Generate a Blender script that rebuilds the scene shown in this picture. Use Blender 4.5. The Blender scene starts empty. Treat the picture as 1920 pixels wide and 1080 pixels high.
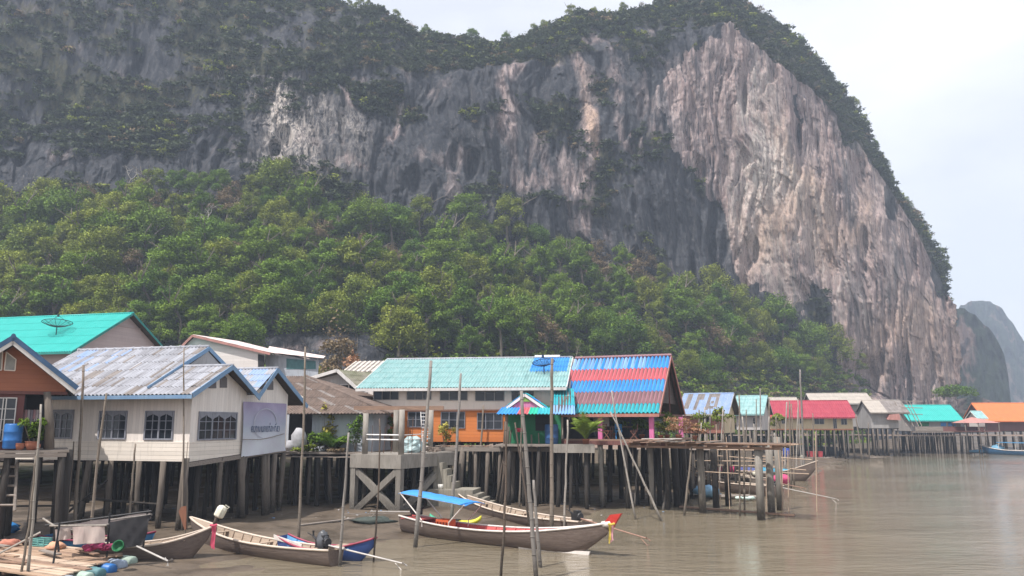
import bpy, math, random
import numpy as np
from mathutils import Vector, Matrix

R = math.radians
rng = random.Random(7)
nrg = np.random.default_rng(11)
SC = bpy.context.scene
COL = SC.collection

# ------------------------------------------------------------------ camera
CAM_H, FPX, PITCH = 6.3, 1478.0, R(9.8)
cam_data = bpy.data.cameras.new("camera")
cam_data.sensor_width = 36.0
cam_data.lens = 36.0 * FPX / 1920.0
cam_data.clip_start, cam_data.clip_end = 0.2, 5000.0
cam = bpy.data.objects.new("camera", cam_data)
cam.location = (0, 0, CAM_H)
cam.rotation_euler = (R(90) + PITCH, 0, 0)
COL.objects.link(cam)
SC.camera = cam

# ------------------------------------------------------------------ sky, sun, exposure
SUN_EL, SUN_AZ = R(61), R(-134)          # azimuth clockwise from +Y: the sun stands high, behind the viewer's left shoulder
sun_dir = Vector((math.sin(SUN_AZ) * math.cos(SUN_EL), math.cos(SUN_AZ) * math.cos(SUN_EL), math.sin(SUN_EL)))
world = bpy.data.worlds.new("World")
SC.world = world
world.use_nodes = True
wn, wl = world.node_tree.nodes, world.node_tree.links
wn.clear()
w_out = wn.new("ShaderNodeOutputWorld")
w_bg = wn.new("ShaderNodeBackground")
w_sky = wn.new("ShaderNodeTexSky")
w_sky.sky_type = 'NISHITA'
w_sky.sun_disc = False
w_sky.sun_elevation = SUN_EL
w_sky.sun_rotation = SUN_AZ
w_sky.air_density, w_sky.dust_density, w_sky.ozone_density = 1.0, 4.0, 1.0
w_tc = wn.new("ShaderNodeTexCoord")
w_map = wn.new("ShaderNodeMapping")
w_map.inputs["Scale"].default_value = (1.6, 1.6, 4.0)
w_noise = wn.new("ShaderNodeTexNoise")
w_noise.inputs["Scale"].default_value = 1.7
w_noise.inputs["Detail"].default_value = 6.0
w_ramp = wn.new("ShaderNodeMapRange")
w_ramp.inputs["From Min"].default_value, w_ramp.inputs["From Max"].default_value = 0.38, 0.62
w_ramp.inputs["To Min"].default_value, w_ramp.inputs["To Max"].default_value = 0.72, 0.97
w_mix = wn.new("ShaderNodeMix")
w_mix.data_type = 'RGBA'
w_mix.inputs["B"].default_value = (7.9, 8.1, 8.7, 1.0)    # thin bright cloud veil
wl.new(w_tc.outputs["Generated"], w_map.inputs["Vector"])
wl.new(w_map.outputs["Vector"], w_noise.inputs["Vector"])
wl.new(w_noise.outputs["Fac"], w_ramp.inputs["Value"])
wl.new(w_ramp.outputs["Result"], w_mix.inputs["Factor"])
wl.new(w_sky.outputs["Color"], w_mix.inputs["A"])
wl.new(w_mix.outputs["Result"], w_bg.inputs["Color"])
w_bg.inputs["Strength"].default_value = 0.10
wl.new(w_bg.outputs["Background"], w_out.inputs["Surface"])

sun_data = bpy.data.lights.new("sun", 'SUN')
sun_data.energy = 4.6
sun_data.angle = R(0.8)
sun_data.color = (1.0, 0.945, 0.90)
sun = bpy.data.objects.new("sun", sun_data)
sun.rotation_euler = (-sun_dir).to_track_quat('-Z', 'Y').to_euler()
COL.objects.link(sun)

SC.view_settings.view_transform = 'Standard'
SC.view_settings.look = 'None'
SC.view_settings.gamma = 1.0
SC.view_settings.exposure = 0.52
SC.render.engine = 'CYCLES'
SC.cycles.use_denoising = True
SC.cycles.max_bounces = 6
SC.cycles.diffuse_bounces = 3
SC.cycles.glossy_bounces = 2
SC.cycles.transparent_max_bounces = 8
SC.cycles.volume_bounces = 0
SC.cycles.caustics_reflective = False
SC.cycles.caustics_refractive = False

# ------------------------------------------------------------------ geometry of the view: a pixel of the photograph and a depth give a point of the place
CT, ST = math.cos(PITCH), math.sin(PITCH)
def ray(px, py):
    a, b = (px - 960.0) / FPX, (540.0 - py) / FPX
    return Vector((a, CT - b * ST, ST + b * CT))
def P(px, py, Y):
    d = ray(px, py)
    return Vector((d.x / d.y * Y, Y, CAM_H + d.z / d.y * Y))
def G(px, py, z=0.0):
    d = ray(px, py)
    t = (z - CAM_H) / d.z
    return Vector((d.x * t, d.y * t, z))
def pix(p):
    x, y, z = p[0], p[1], p[2] - CAM_H
    zc = y * CT + z * ST
    return 960 + FPX * x / zc, 540 - FPX * (z * CT - y * ST) / zc
class Frame:
    """A house's own axes: origin on the ground, x to the viewer's right along its front, y back, z up."""
    def __init__(s, o, rz):
        s.o, s.rz = Vector((o[0], o[1], 0)), rz
        s.x, s.y = Vector((math.cos(rz), math.sin(rz), 0)), Vector((-math.sin(rz), math.cos(rz), 0))
    def w(s, x, y, z=0.0):
        return s.o + s.x * x + s.y * y + Vector((0, 0, z))
    def _loc(s, p):
        q = p - s.o
        return Vector((q.dot(s.x), q.dot(s.y), q.z))
    def ony(s, px, py, y0=0.0):
        c, d = Vector((0, 0, CAM_H)), ray(px, py)
        return s._loc(c + d * ((y0 - (c - s.o).dot(s.y)) / d.dot(s.y)))
    def onx(s, px, py, x0=0.0):
        c, d = Vector((0, 0, CAM_H)), ray(px, py)
        return s._loc(c + d * ((x0 - (c - s.o).dot(s.x)) / d.dot(s.x)))
    def onz(s, px, py, z0):
        return s._loc(G(px, py, z0))

# ------------------------------------------------------------------ naming, parts
def props(o, label=None, cat=None, group=None, kind=None):
    if label: o["label"] = label
    if cat: o["category"] = cat
    if group: o["group"] = group
    if kind: o["kind"] = kind
    return o
def empty(name, loc=(0, 0, 0), rz=0.0, label=None, cat=None, group=None):
    o = bpy.data.objects.new(name, None)
    o.empty_display_size = 0.3
    o.location = loc
    o.rotation_euler = (0, 0, rz)
    COL.objects.link(o)
    return props(o, label, cat, group)
def copy_tree(root, loc, rz=0.0, scale=1.0, label=None, group=None):
    def cp(o, parent):
        c = o.copy()
        COL.objects.link(c)
        if parent is not None:
            c.parent = parent
        for ch in list(o.children):
            cp(ch, c)
        return c
    r = cp(root, None)
    r.location, r.rotation_euler, r.scale = loc, (0, 0, rz), (scale,) * 3
    if label: r["label"] = label
    if group: r["group"] = group
    return r

class MB:
    """Collects shapes and links them as one mesh object."""
    def __init__(s):
        s.v, s.f, s.m = [], [], []
    def add(s, verts, faces, mi=0):
        b = len(s.v)
        s.v += [tuple(p) for p in verts]
        for f in faces:
            s.f.append(tuple(i + b for i in f))
            s.m.append(mi)
        return s
    def box(s, c, size, mi=0, M=None, top=1.0):
        hx, hy, hz = size[0] / 2, size[1] / 2, size[2] / 2
        vs = [Vector((sx * hx * (top if sz > 0 else 1), sy * hy * (top if sz > 0 else 1), sz * hz)) for sz in (-1, 1) for sy in (-1, 1) for sx in (-1, 1)]
        if M is not None: vs = [M @ v for v in vs]
        c = Vector(c)
        return s.add([v + c for v in vs], [(0, 2, 3, 1), (4, 5, 7, 6), (0, 1, 5, 4), (2, 6, 7, 3), (0, 4, 6, 2), (1, 3, 7, 5)], mi)
    def span(s, a, b, mi=0):
        a, b = Vector(a), Vector(b)
        return s.box((a + b) / 2, (abs(b.x - a.x), abs(b.y - a.y), abs(b.z - a.z)), mi)
    def bar(s, p, q, w, h=None, mi=0, up=Vector((0, 0, 1))):
        p, q = Vector(p), Vector(q)
        h = h or w
        d = (q - p).normalized()
        if abs(d.dot(up)) > 0.98: up = Vector((0, 1, 0))
        a = d.cross(up).normalized()
        b = a.cross(d).normalized()
        vs = [e + a * (sx * w / 2) + b * (sy * h / 2) for e in (p, q) for sx, sy in ((-1, -1), (1, -1), (1, 1), (-1, 1))]
        return s.add(vs, [(0, 1, 2, 3), (7, 6, 5, 4), (0, 4, 5, 1), (1, 5, 6, 2), (2, 6, 7, 3), (3, 7, 4, 0)], mi)
    def tube(s, pts, radii, n=7, mi=0, caps=True):
        pts = [Vector(p) for p in pts]
        if not isinstance(radii, (list, tuple)): radii = [radii] * len(pts)
        vs, fs = [], []
        for i, p in enumerate(pts):
            d = (pts[min(i + 1, len(pts) - 1)] - pts[max(i - 1, 0)]).normalized()
            u = Vector((0, 0, 1)) if abs(d.z) < 0.9 else Vector((0, 1, 0))
            a = d.cross(u).normalized()
            b = a.cross(d)
            for k in range(n):
                t = 2 * math.pi * k / n
                vs.append(p + (a * math.cos(t) + b * math.sin(t)) * radii[i])
        for i in range(len(pts) - 1):
            for k in range(n):
                k2 = (k + 1) % n
                fs.append((i * n + k, i * n + k2, (i + 1) * n + k2, (i + 1) * n + k))
        if caps:
            fs.append(tuple(range(n))[::-1])
            fs.append(tuple((len(pts) - 1) * n + k for k in range(n)))
        return s.add(vs, fs, mi)
    def prism(s, poly, d, mi=0):
        """poly: points of a flat outline; d: the vector it is pushed along."""
        poly = [Vector(p) for p in poly]
        d = Vector(d)
        n = len(poly)
        fs = [tuple(range(n))[::-1], tuple(n + k for k in range(n))]
        fs += [(k, (k + 1) % n, n + (k + 1) % n, n + k) for k in range(n)]
        return s.add(poly + [p + d for p in poly], fs, mi)
    def lathe(s, prof, n=12, c=(0, 0, 0), mi=0, M=None):
        c = Vector(c)
        vs = []
        for r, z in prof:
            for k in range(n):
                t = 2 * math.pi * k / n
                v = Vector((r * math.cos(t), r * math.sin(t), z))
                vs.append(c + (M @ v if M is not None else v))
        fs = [(i * n + k, i * n + (k + 1) % n, (i + 1) * n + (k + 1) % n, (i + 1) * n + k) for i in range(len(prof) - 1) for k in range(n)]
        fs += [tuple(range(n))[::-1], tuple((len(prof) - 1) * n + k for k in range(n))]
        return s.add(vs, fs, mi)
    def blob(s, c, r, mi=0, seed=0, n=8, m=6, wob=0.18):
        g = random.Random(seed)
        c = Vector(c)
        vs = [c + Vector((0, 0, -r[2]))]
        for i in range(1, m):
            ph = math.pi * i / m - math.pi / 2
            for k in range(n):
                t = 2 * math.pi * k / n
                w = 1 + g.uniform(-wob, wob)
                vs.append(c + Vector((math.cos(ph) * math.cos(t) * r[0], math.cos(ph) * math.sin(t) * r[1], math.sin(ph) * r[2])) * w)
        vs.append(c + Vector((0, 0, r[2])))
        fs = [(0, 1 + (k + 1) % n, 1 + k) for k in range(n)]
        for i in range(m - 2):
            for k in range(n):
                a, b = 1 + i * n + k, 1 + i * n + (k + 1) % n
                fs.append((a, b, b + n, a + n))
        L = len(vs) - 1
        fs += [(L, 1 + (m - 2) * n + k, 1 + (m - 2) * n + (k + 1) % n) for k in range(n)]
        return s.add(vs, fs, mi)
    def build(s, name, mats, parent=None, smooth=False):
        me = bpy.data.meshes.new(name)
        me.from_pydata(s.v, [], s.f)
        mats = mats if isinstance(mats, (list, tuple)) else [mats]
        for m in mats: me.materials.append(m)
        if len(mats) > 1: me.polygons.foreach_set("material_index", s.m)
        if smooth: me.polygons.foreach_set("use_smooth", [True] * len(s.f))
        me.update()
        o = bpy.data.objects.new(name, me)
        COL.objects.link(o)
        if parent is not None: o.parent = parent
        return o
def np_mesh(name, verts, quads, mats, attrs=None, smooth=False, mi=None, normals=None):
    me = bpy.data.meshes.new(name)
    n, k = len(verts), len(quads)
    w = quads.shape[1]
    me.vertices.add(n)
    me.vertices.foreach_set("co", np.ascontiguousarray(verts, dtype=np.float32).ravel())
    me.loops.add(k * w)
    me.loops.foreach_set("vertex_index", np.ascontiguousarray(quads, dtype=np.int32).ravel())
    me.polygons.add(k)
    me.polygons.foreach_set("loop_start", np.arange(0, k * w, w, dtype=np.int32))
    for m in (mats if isinstance(mats, (list, tuple)) else [mats]): me.materials.append(m)
    if smooth: me.polygons.foreach_set("use_smooth", np.ones(k, dtype=bool))
    if mi is not None: me.polygons.foreach_set("material_index", np.ascontiguousarray(mi, dtype=np.int32))
    for nm, a in (attrs or {}).items():
        at = me.attributes.new(nm, 'FLOAT', 'POINT')
        at.data.foreach_set("value", np.ascontiguousarray(a, dtype=np.float32).ravel())
    if normals is not None:
        at = me.attributes.new("custom_normal", 'FLOAT_VECTOR', 'POINT')
        at.data.foreach_set("vector", np.ascontiguousarray(normals, dtype=np.float32).ravel())
    me.update(calc_edges=True)
    return me
def link(name, me, parent=None):
    o = bpy.data.objects.new(name, me)
    COL.objects.link(o)
    if parent is not None: o.parent = parent
    return o

# ------------------------------------------------------------------ lattice noise for shaping the land
def _hash(x, y, z, s):
    h = (x.astype(np.int64) * 374761393 + y.astype(np.int64) * 668265263 + z.astype(np.int64) * 1274126177 + s * 974634533) & 0xFFFFFFFF
    h = ((h ^ (h >> 13)) * 1274126177) & 0xFFFFFFFF
    h = ((h ^ (h >> 16)) * 2246822519) & 0xFFFFFFFF
    return ((h ^ (h >> 15)) & 0xFFFFFF) / float(0xFFFFFF)
def vnoise(x, y, z, s=0):
    x, y, z = np.broadcast_arrays(np.asarray(x, float), np.asarray(y, float), np.asarray(z, float))
    xi, yi, zi = np.floor(x), np.floor(y), np.floor(z)
    fx, fy, fz = x - xi, y - yi, z - zi
    fx, fy, fz = fx * fx * (3 - 2 * fx), fy * fy * (3 - 2 * fy), fz * fz * (3 - 2 * fz)
    out = 0
    for a in (0, 1):
        for b in (0, 1):
            for c in (0, 1):
                out = out + _hash(xi + a, yi + b, zi + c, s) * (fx if a else 1 - fx) * (fy if b else 1 - fy) * (fz if c else 1 - fz)
    return out * 2 - 1
def fbm(x, y, z, octaves=4, s=0, gain=0.5):
    out, a, k = 0, 1.0, 1.0
    for i in range(octaves):
        out = out + a * vnoise(x * k, y * k, z * k, s + i)
        a, k = a * gain, k * 2.03
    return out

# ------------------------------------------------------------------ materials
class NT:
    def __init__(s, name):
        s.mat = bpy.data.materials.new(name)
        s.mat.use_nodes = True
        s.t = s.mat.node_tree
        s.b = s.t.nodes["Principled BSDF"]
        s.out = s.t.nodes["Material Output"]
        s.b.inputs["Specular IOR Level"].default_value = 0.3
    def n(s, t, **kw):
        nd = s.t.nodes.new(t)
        for k, v in kw.items():
            if k in nd.inputs.keys(): nd.inputs[k].default_value = v
            else: setattr(nd, k, v)
        return nd
    def l(s, a, b): s.t.links.new(a, b)
    def coord(s, scale=(1, 1, 1), kind="Object"):
        tc, mp = s.n("ShaderNodeTexCoord"), s.n("ShaderNodeMapping")
        mp.inputs["Scale"].default_value = scale
        s.l(tc.outputs[kind], mp.inputs["Vector"])
        return mp.outputs["Vector"]
    def noise(s, vec, scale=1.0, detail=4.0, rough=0.55):
        nd = s.n("ShaderNodeTexNoise", Scale=scale, Detail=detail, Roughness=rough)
        s.l(vec, nd.inputs["Vector"])
        return nd.outputs["Fac"]
    def rng(s, v, a, b, c=0.0, d=1.0):
        nd = s.n("ShaderNodeMapRange")
        for k, x in zip(("From Min", "From Max", "To Min", "To Max"), (a, b, c, d)): nd.inputs[k].default_value = x
        s.l(v, nd.inputs["Value"])
        return nd.outputs["Result"]
    def mix(s, f, a, b, mode='MIX'):
        nd = s.n("ShaderNodeMix", data_type='RGBA', blend_type=mode)
        for x, k in ((f, "Factor"), (a, "A"), (b, "B")):
            if hasattr(x, "is_linked"): s.l(x, nd.inputs[k])
            elif isinstance(x, (int, float)): nd.inputs[k].default_value = x
            else: nd.inputs[k].default_value = (*x, 1.0)
        return nd.outputs["Result"]
    def math(s, op, a, b=None):
        nd = s.n("ShaderNodeMath", operation=op)
        for i, x in enumerate((a, b)):
            if x is None: continue
            if hasattr(x, "is_linked"): s.l(x, nd.inputs[i])
            else: nd.inputs[i].default_value = x
        return nd.outputs[0]
    def attr(s, name):
        nd = s.n("ShaderNodeAttribute", attribute_name=name)
        return nd.outputs["Fac"]
    def bump(s, h, strength=0.4, dist=0.05):
        nd = s.n("ShaderNodeBump", Strength=strength, Distance=dist)
        s.l(h, nd.inputs["Height"])
        s.l(nd.outputs["Normal"], s.b.inputs["Normal"])
    def color(s, c):
        if hasattr(c, "is_linked"): s.l(c, s.b.inputs["Base Color"])
        else: s.b.inputs["Base Color"].default_value = (*c, 1.0)
    def rough(s, r): s.b.inputs["Roughness"].default_value = r
def dk(c, k): return tuple(x * k for x in c)
def weathered(name, c, c2=None, rough=0.75, scale=1.5, stretch=(1, 1, 0.35), grime=0.45, bump=0.15):
    """Painted or bare surface with blotches and run-off streaks of its own."""
    t = NT(name)
    v = t.coord(stretch)
    a = t.rng(t.noise(v, scale, 6.0), 0.35, 0.68)
    b = t.rng(t.noise(t.coord((3.1, 3.1, 0.5)), scale * 2.3, 3.0), 0.5, 0.75, 0.0, grime)
    col = t.mix(a, c, c2 or dk(c, 0.78))
    col = t.mix(b, col, dk(c, 0.42))
    t.color(col)
    t.rough(rough)
    t.bump(t.noise(v, scale * 9, 3.0), bump, 0.03)
    return t.mat
def boards(name, c, c2=None, vertical=False, period=0.2, rough=0.7, grime=0.35, line=0.35, edge=0.07):
    """Siding: boards of the given width with a dark open joint, each board a little different."""
    t = NT(name)
    tc = t.n("ShaderNodeTexCoord")
    sp = t.n("ShaderNodeSeparateXYZ")
    t.l(tc.outputs["Object"], sp.inputs["Vector"])
    u = t.math('ADD', sp.outputs["X"], sp.outputs["Y"]) if vertical else sp.outputs["Z"]
    u = t.math('DIVIDE', u, period)
    fr = t.math('FRACT', u)
    idx = t.math('FLOOR', u)
    wn_ = t.n("ShaderNodeTexWhiteNoise", noise_dimensions='1D')
    t.l(idx, wn_.inputs["W"])
    v = t.coord((1, 1, 0.3) if vertical else (0.5, 0.5, 1.4))
    blot = t.rng(t.noise(v, 1.2, 6.0), 0.35, 0.7)
    col = t.mix(blot, c, c2 or dk(c, 0.82))
    col = t.mix(t.rng(wn_.outputs["Value"], 0, 1, 0, 0.45), col, dk(c, 0.72))
    col = t.mix(t.rng(t.noise(t.coord((2.6, 2.6, 0.4)), 1.7, 4.0), 0.55, 0.8, 0, grime), col, dk(c, 0.4))
    joint = t.rng(fr, 0.0, edge, line, 1.0)
    nd = t.n("ShaderNodeMix", data_type='RGBA', blend_type='MULTIPLY', Factor=1.0)
    t.l(col, nd.inputs["A"]); t.l(joint, nd.inputs["B"])
    t.color(nd.outputs["Result"])
    t.rough(rough)
    t.bump(t.math('ADD', joint, t.math('MULTIPLY', t.noise(v, 14, 3), 0.25)), 0.5, 0.03)
    return t.mat
def wood(name, c, c2=None, rough=0.85, axis='Z'):
    t = NT(name)
    sc = {'Z': (7, 7, 0.6), 'X': (0.6, 7, 7), 'Y': (7, 0.6, 7)}[axis]
    v = t.coord(sc)
    a = t.rng(t.noise(v, 1.6, 6.0, 0.65), 0.33, 0.7)
    oi = t.n("ShaderNodeObjectInfo")
    col = t.mix(a, c, c2 or dk(c, 0.5))
    col = t.mix(t.rng(oi.outputs["Random"], 0, 1, 0, 0.4), col, dk(c, 0.55))
    t.color(col)
    t.rough(rough)
    t.bump(t.noise(v, 3, 4), 0.4, 0.04)
    return t.mat
def pile(name, c, wet=0.9, wet_top=1.7):
    """A stake or stilt: pale and dry above, dark and barnacled below the high-tide mark (world height)."""
    t = NT(name)
    geo = t.n("ShaderNodeNewGeometry")
    sp = t.n("ShaderNodeSeparateXYZ")
    t.l(geo.outputs["Position"], sp.inputs["Vector"])
    v = t.coord((6, 6, 0.7))
    nz = t.noise(v, 1.5, 6.0, 0.65)
    a = t.rng(nz, 0.33, 0.7)
    oi = t.n("ShaderNodeObjectInfo")
    col = t.mix(a, c, dk(c, 0.5))
    col = t.mix(t.rng(oi.outputs["Random"], 0, 1, 0, 0.5), col, dk(c, 0.5))
    h = t.math('ADD', sp.outputs["Z"], t.math('MULTIPLY', nz, 1.2))
    w = t.rng(h, wet_top - 0.5, wet_top + 1.0, wet, 0.0)
    tide = t.mix(t.rng(t.noise(t.coord((1, 1, 1), ), 9, 3), 0.5, 0.7), (0.035, 0.030, 0.024), dk(c, 0.62))
    t.color(t.mix(w, col, tide))
    t.rough(0.9)
    t.bump(t.noise(v, 3, 4), 0.5, 0.05)
    return t.mat
def plain(name, c, rough=0.5, metal=0.0, var=0.15):
    t = NT(name)
    t.color(t.mix(t.rng(t.noise(t.coord(), 2.5, 4), 0.35, 0.7), c, dk(c, 1 - var * 2)))
    t.rough(rough)
    t.b.inputs["Metallic"].default_value = metal
    return t.mat
def leaf(name, c, c2, dry=(0.13, 0.09, 0.045), dry_amount=0.25):
    t = NT(name)
    oi = t.n("ShaderNodeObjectInfo")
    at = t.attr("tint")
    col = t.mix(t.rng(oi.outputs["Random"], 0, 1), c, c2)
    col = t.mix(t.rng(at, 0, 1, 0, 0.75), col, tuple(min(1, x * 1.7) for x in c2))
    v = t.coord()
    col = t.mix(t.rng(t.noise(v, 0.55, 3), 0.56, 0.72, 0, dry_amount), col, dry)
    t.color(col)
    t.rough(0.65)
    t.b.inputs["Specular IOR Level"].default_value = 0.15
    tr = t.n("ShaderNodeBsdfTranslucent")
    t.l(col, tr.inputs["Color"])
    ms = t.n("ShaderNodeMixShader")
    ms.inputs[0].default_value = 0.22
    t.l(t.b.outputs[0], ms.inputs[1]); t.l(tr.outputs[0], ms.inputs[2])
    t.l(ms.outputs[0], t.out.inputs["Surface"])
    return t.mat

# ================================================================== THE SETTING
# ------------------------------------------------------------------ limestone mountain
def NI(x, *pts):
    return np.interp(x, [p[0] for p in pts], [p[1] for p in pts])
XS = np.linspace(-170, 1796, 850)
y_talus = lambda x: NI(x, (-170, 430), (0, 420), (150, 392), (350, 365), (550, 385), (700, 418), (900, 448), (1100, 496), (1250, 524), (1350, 568), (1450, 618), (1520, 656), (1600, 700), (1640, 730), (1700, 762), (1830, 775))
y_edge = lambda x: NI(x, (-170, 240), (0, 230), (250, 215), (350, 205), (450, 150), (700, 120), (800, 150), (950, 130), (1100, 95), (1250, 85), (1330, 60), (1400, 45), (1480, 115), (1560, 168), (1640, 258), (1700, 352), (1750, 440), (1790, 535), (1830, 640))
y_sky = lambda x: NI(x, (-170, -150), (300, -70), (480, -15), (560, 5), (640, 18), (700, 26), (740, 50), (780, 76), (830, 76), (880, 82), (930, 92), (985, 84), (1040, 60), (1065, 40), (1110, 36), (1180, 34), (1260, 14), (1330, 2), (1400, 10), (1440, 26), (1480, 46), (1530, 86), (1560, 118), (1600, 162), (1640, 208), (1660, 243), (1690, 312), (1720, 382), (1760, 428), (1785, 472), (1802, 530), (1813, 572), (1817, 610), (1830, 640))
Y_foot = lambda x: NI(x, (-170, 192), (0, 200), (400, 212), (800, 225), (1200, 245), (1500, 270), (1700, 300), (1830, 326))
Y_toe = lambda x: NI(x, (-170, 100), (0, 104), (400, 110), (700, 117), (1000, 128), (1300, 165), (1500, 205), (1600, 240), (1700, 288), (1830, 322))
lean = lambda x: NI(x, (-170, 34), (400, 26), (1000, 22), (1250, 14), (1400, 7), (1830, 5))
back = lambda x: NI(x, (-170, 60), (400, 48), (700, 32), (1300, 30), (1500, 40), (1700, 30), (1830, 12))
def zpix(x, y, Y):
    b = (540.0 - y) / FPX
    return CAM_H + (ST + b * CT) / (CT - b * ST) * Y
def col_x(x, y, Y):
    b = (540.0 - y) / FPX
    return (x - 960.0) / FPX / (CT - b * ST) * Y
NARC = 46
xa = np.concatenate([XS, np.interp(np.linspace(0, 1, NARC), [0, 0.4, 1], [1797, 1815, 1830])])
foot_y, foot_z = Y_foot(xa), zpix(xa, y_talus(xa), Y_foot(xa))
foot_x = col_x(xa, y_talus(xa), foot_y)
base = np.stack([foot_x, foot_y], 1)
inw = np.stack([(xa - 960.0) / FPX, np.ones_like(xa)], 1)
inw /= np.linalg.norm(inw, axis=1)[:, None]
n0 = len(XS)
Rt = 6.5
t0 = base[n0 - 1] - base[n0 - 6]
t0 = t0 / np.linalg.norm(t0)
nn0 = np.array([-t0[1], t0[0]])
for k in range(NARC):
    a = (k + 1) / NARC * R(215)
    base[n0 + k] = base[n0 - 1] + t0 * Rt * math.sin(a) + nn0 * Rt * (1 - math.cos(a))
    inw[n0 + k] = nn0 * math.cos(a) - t0 * math.sin(a)
NT1, NF, ND, NB = 64, 340, 60, 6
NCOL = len(xa)
z_e = zpix(xa, y_edge(xa), foot_y + lean(xa))
z_s = zpix(xa, y_sky(xa), foot_y + lean(xa) + back(xa))
arcm = np.zeros(NCOL); arcm[n0:] = np.linspace(0, 1, NARC)
bk = back(xa) * (1 - 0.6 * arcm)
rows_off, rows_z, rows_t, rows_k = [], [], [], []
for j in range(NT1):
    s = j / NT1
    rows_off.append((Y_toe(xa) - foot_y) * (1 - s) * np.where(np.arange(NCOL) >= n0, 0.35, 1.0))
    rows_z.append(-1.5 + (foot_z + 1.5) * (s ** 1.12)); rows_k.append(0)
for j in range(NF):
    s = j / NF
    rows_off.append(lean(xa) * s); rows_z.append(foot_z + (z_e - foot_z) * s); rows_k.append(1)
for j in range(ND):
    s = j / (ND - 1)
    rows_off.append(lean(xa) + bk * s); rows_z.append(z_e + (z_s - z_e) * (1 - (1 - s) ** 1.5)); rows_k.append(2)
for j in range(NB):
    s = (j + 1) / NB
    rows_off.append(lean(xa) + bk + 70 * s * (1 - 0.9 * arcm)); rows_z.append(z_s - (6 * s + 45 * s * s)); rows_k.append(3)
OFF, ZZ, KK = np.array(rows_off), np.array(rows_z), np.array(rows_k)
OFF[:, n0:] = np.where(OFF[:, n0:] > 0, Rt * 0.9 * (1 - np.exp(-np.maximum(OFF[:, n0:], 0) / Rt)), OFF[:, n0:])
XX = base[None, :, 0] + inw[None, :, 0] * OFF
YY = base[None, :, 1] + inw[None, :, 1] * OFF
# arc length along the face, so that flutes keep one width
arc = np.concatenate([[0], np.cumsum(np.linalg.norm(np.diff(base, axis=0), axis=1))])[None, :] + 0 * ZZ
face = np.where(KK[:, None] == 1, 1.0, np.where(KK[:, None] == 2, 0.55, np.where(KK[:, None] == 0, 0.25, 0.3))) + 0 * ZZ
for _ in range(8):
    face[1:-1] = (face[:-2] + face[1:-1] + face[2:]) / 3
warp = 6 * fbm(arc / 30, 0 * ZZ, ZZ / 40, 3, 3)
d1 = fbm(arc / 38, OFF / 40, ZZ / 70, 3, 21) * 5.0
fl = fbm((arc + warp) / 7.0, OFF / 30, ZZ / 34, 4, 5)
d2 = (1 - np.abs(fl) * 2.0) * 2.0
d3 = fbm((arc + warp) / 2.6, OFF / 9, ZZ / 15, 4, 9, 0.6) * 1.2 + np.abs(fbm((arc + warp) / 1.6, OFF / 9, ZZ / 14, 2, 19)) * 0.9
ledge = np.maximum(0, fbm(arc / 22, OFF / 30, ZZ / 9.5, 3, 13)) * 1.2
holes = np.maximum(0, fbm(arc / 5.5, OFF / 9, ZZ / 19, 2, 33) - 0.46) * 9.0
mpx = 960 + FPX * XX / (YY * CT + (ZZ - CAM_H) * ST)
mpy = 540 - FPX * ((ZZ - CAM_H) * CT - YY * ST) / (YY * CT + (ZZ - CAM_H) * ST)
def ell(cx, cy, rx, ry, p=2.0):
    return np.exp(-(((mpx - cx) / rx) ** 2 + ((mpy - cy) / ry) ** 2) ** (p / 2))
cav = 7 * ell(517, 274, 9, 11, 4) + 6 * ell(546, 306, 9, 10, 4) + 4 * ell(1395, 185, 5, 34, 4) + 9 * ell(1622, 712, 24, 40, 4) + 5 * ell(1410, 470, 12, 28, 4) + 3 * ell(1345, 400, 14, 26, 4) + 3.5 * ell(1695, 690, 12, 30, 4) + 3 * ell(1748, 700, 8, 30, 4)
def cells(u, v, s):
    """A random value for each of the cells of a jittered lattice: flat-faced blocks with sharp joints."""
    ui, vi = np.floor(u), np.floor(v)
    best, val = np.full(u.shape, 9.0), np.zeros(u.shape)
    for a in (-1, 0, 1):
        for b in (-1, 0, 1):
            z0 = 0 * ui
            cu, cv = ui + a + _hash(ui + a, vi + b, z0, s), vi + b + _hash(ui + a, vi + b, z0, s + 1)
            d = (u - cu) ** 2 + (v - cv) ** 2
            m = d < best
            best, val = np.where(m, d, best), np.where(m, _hash(ui + a, vi + b, z0, s + 2), val)
    return val
wa, wz = arc + warp * 0.6, ZZ + 2.5 * fbm(arc / 6, OFF / 9, ZZ / 6, 2, 44)
blk = (cells(wa / 6.5, wz / 19.0, 101) - 0.5) * 2.6 + (cells(wa / 2.3, wz / 13.0, 111) - 0.5) * 1.5 + (cells(wa / 1.1, wz / 9.0, 121) - 0.5) * 0.75
disp = (d1 + d2 * 0.8 + d3 * 0.9 + ledge - holes + blk * 0.72) * face - cav
tipcut = np.where(mpx > 1740, np.clip((mpy - 655) / 90, 0, 1) * np.clip((mpx - 1740) / 50, 0, 1), 0)
disp = disp - tipcut * 5.0
lowrock = 3.0 * fbm(arc / 9, OFF / 9, ZZ / 9, 3, 51) * (KK[:, None] == 0)
XX = XX - inw[None, :, 0] * (disp + lowrock)
YY = YY - inw[None, :, 1] * (disp + lowrock)
ZZ = ZZ + np.where(KK[:, None] == 3, 0, 1) * fbm(arc / 3.1, OFF / 4, ZZ / 4, 3, 61) * 0.5 * face
mpx = 960 + FPX * XX / (YY * CT + (ZZ - CAM_H) * ST)
mpy = 540 - FPX * ((ZZ - CAM_H) * CT - YY * ST) / (YY * CT + (ZZ - CAM_H) * ST)
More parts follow.
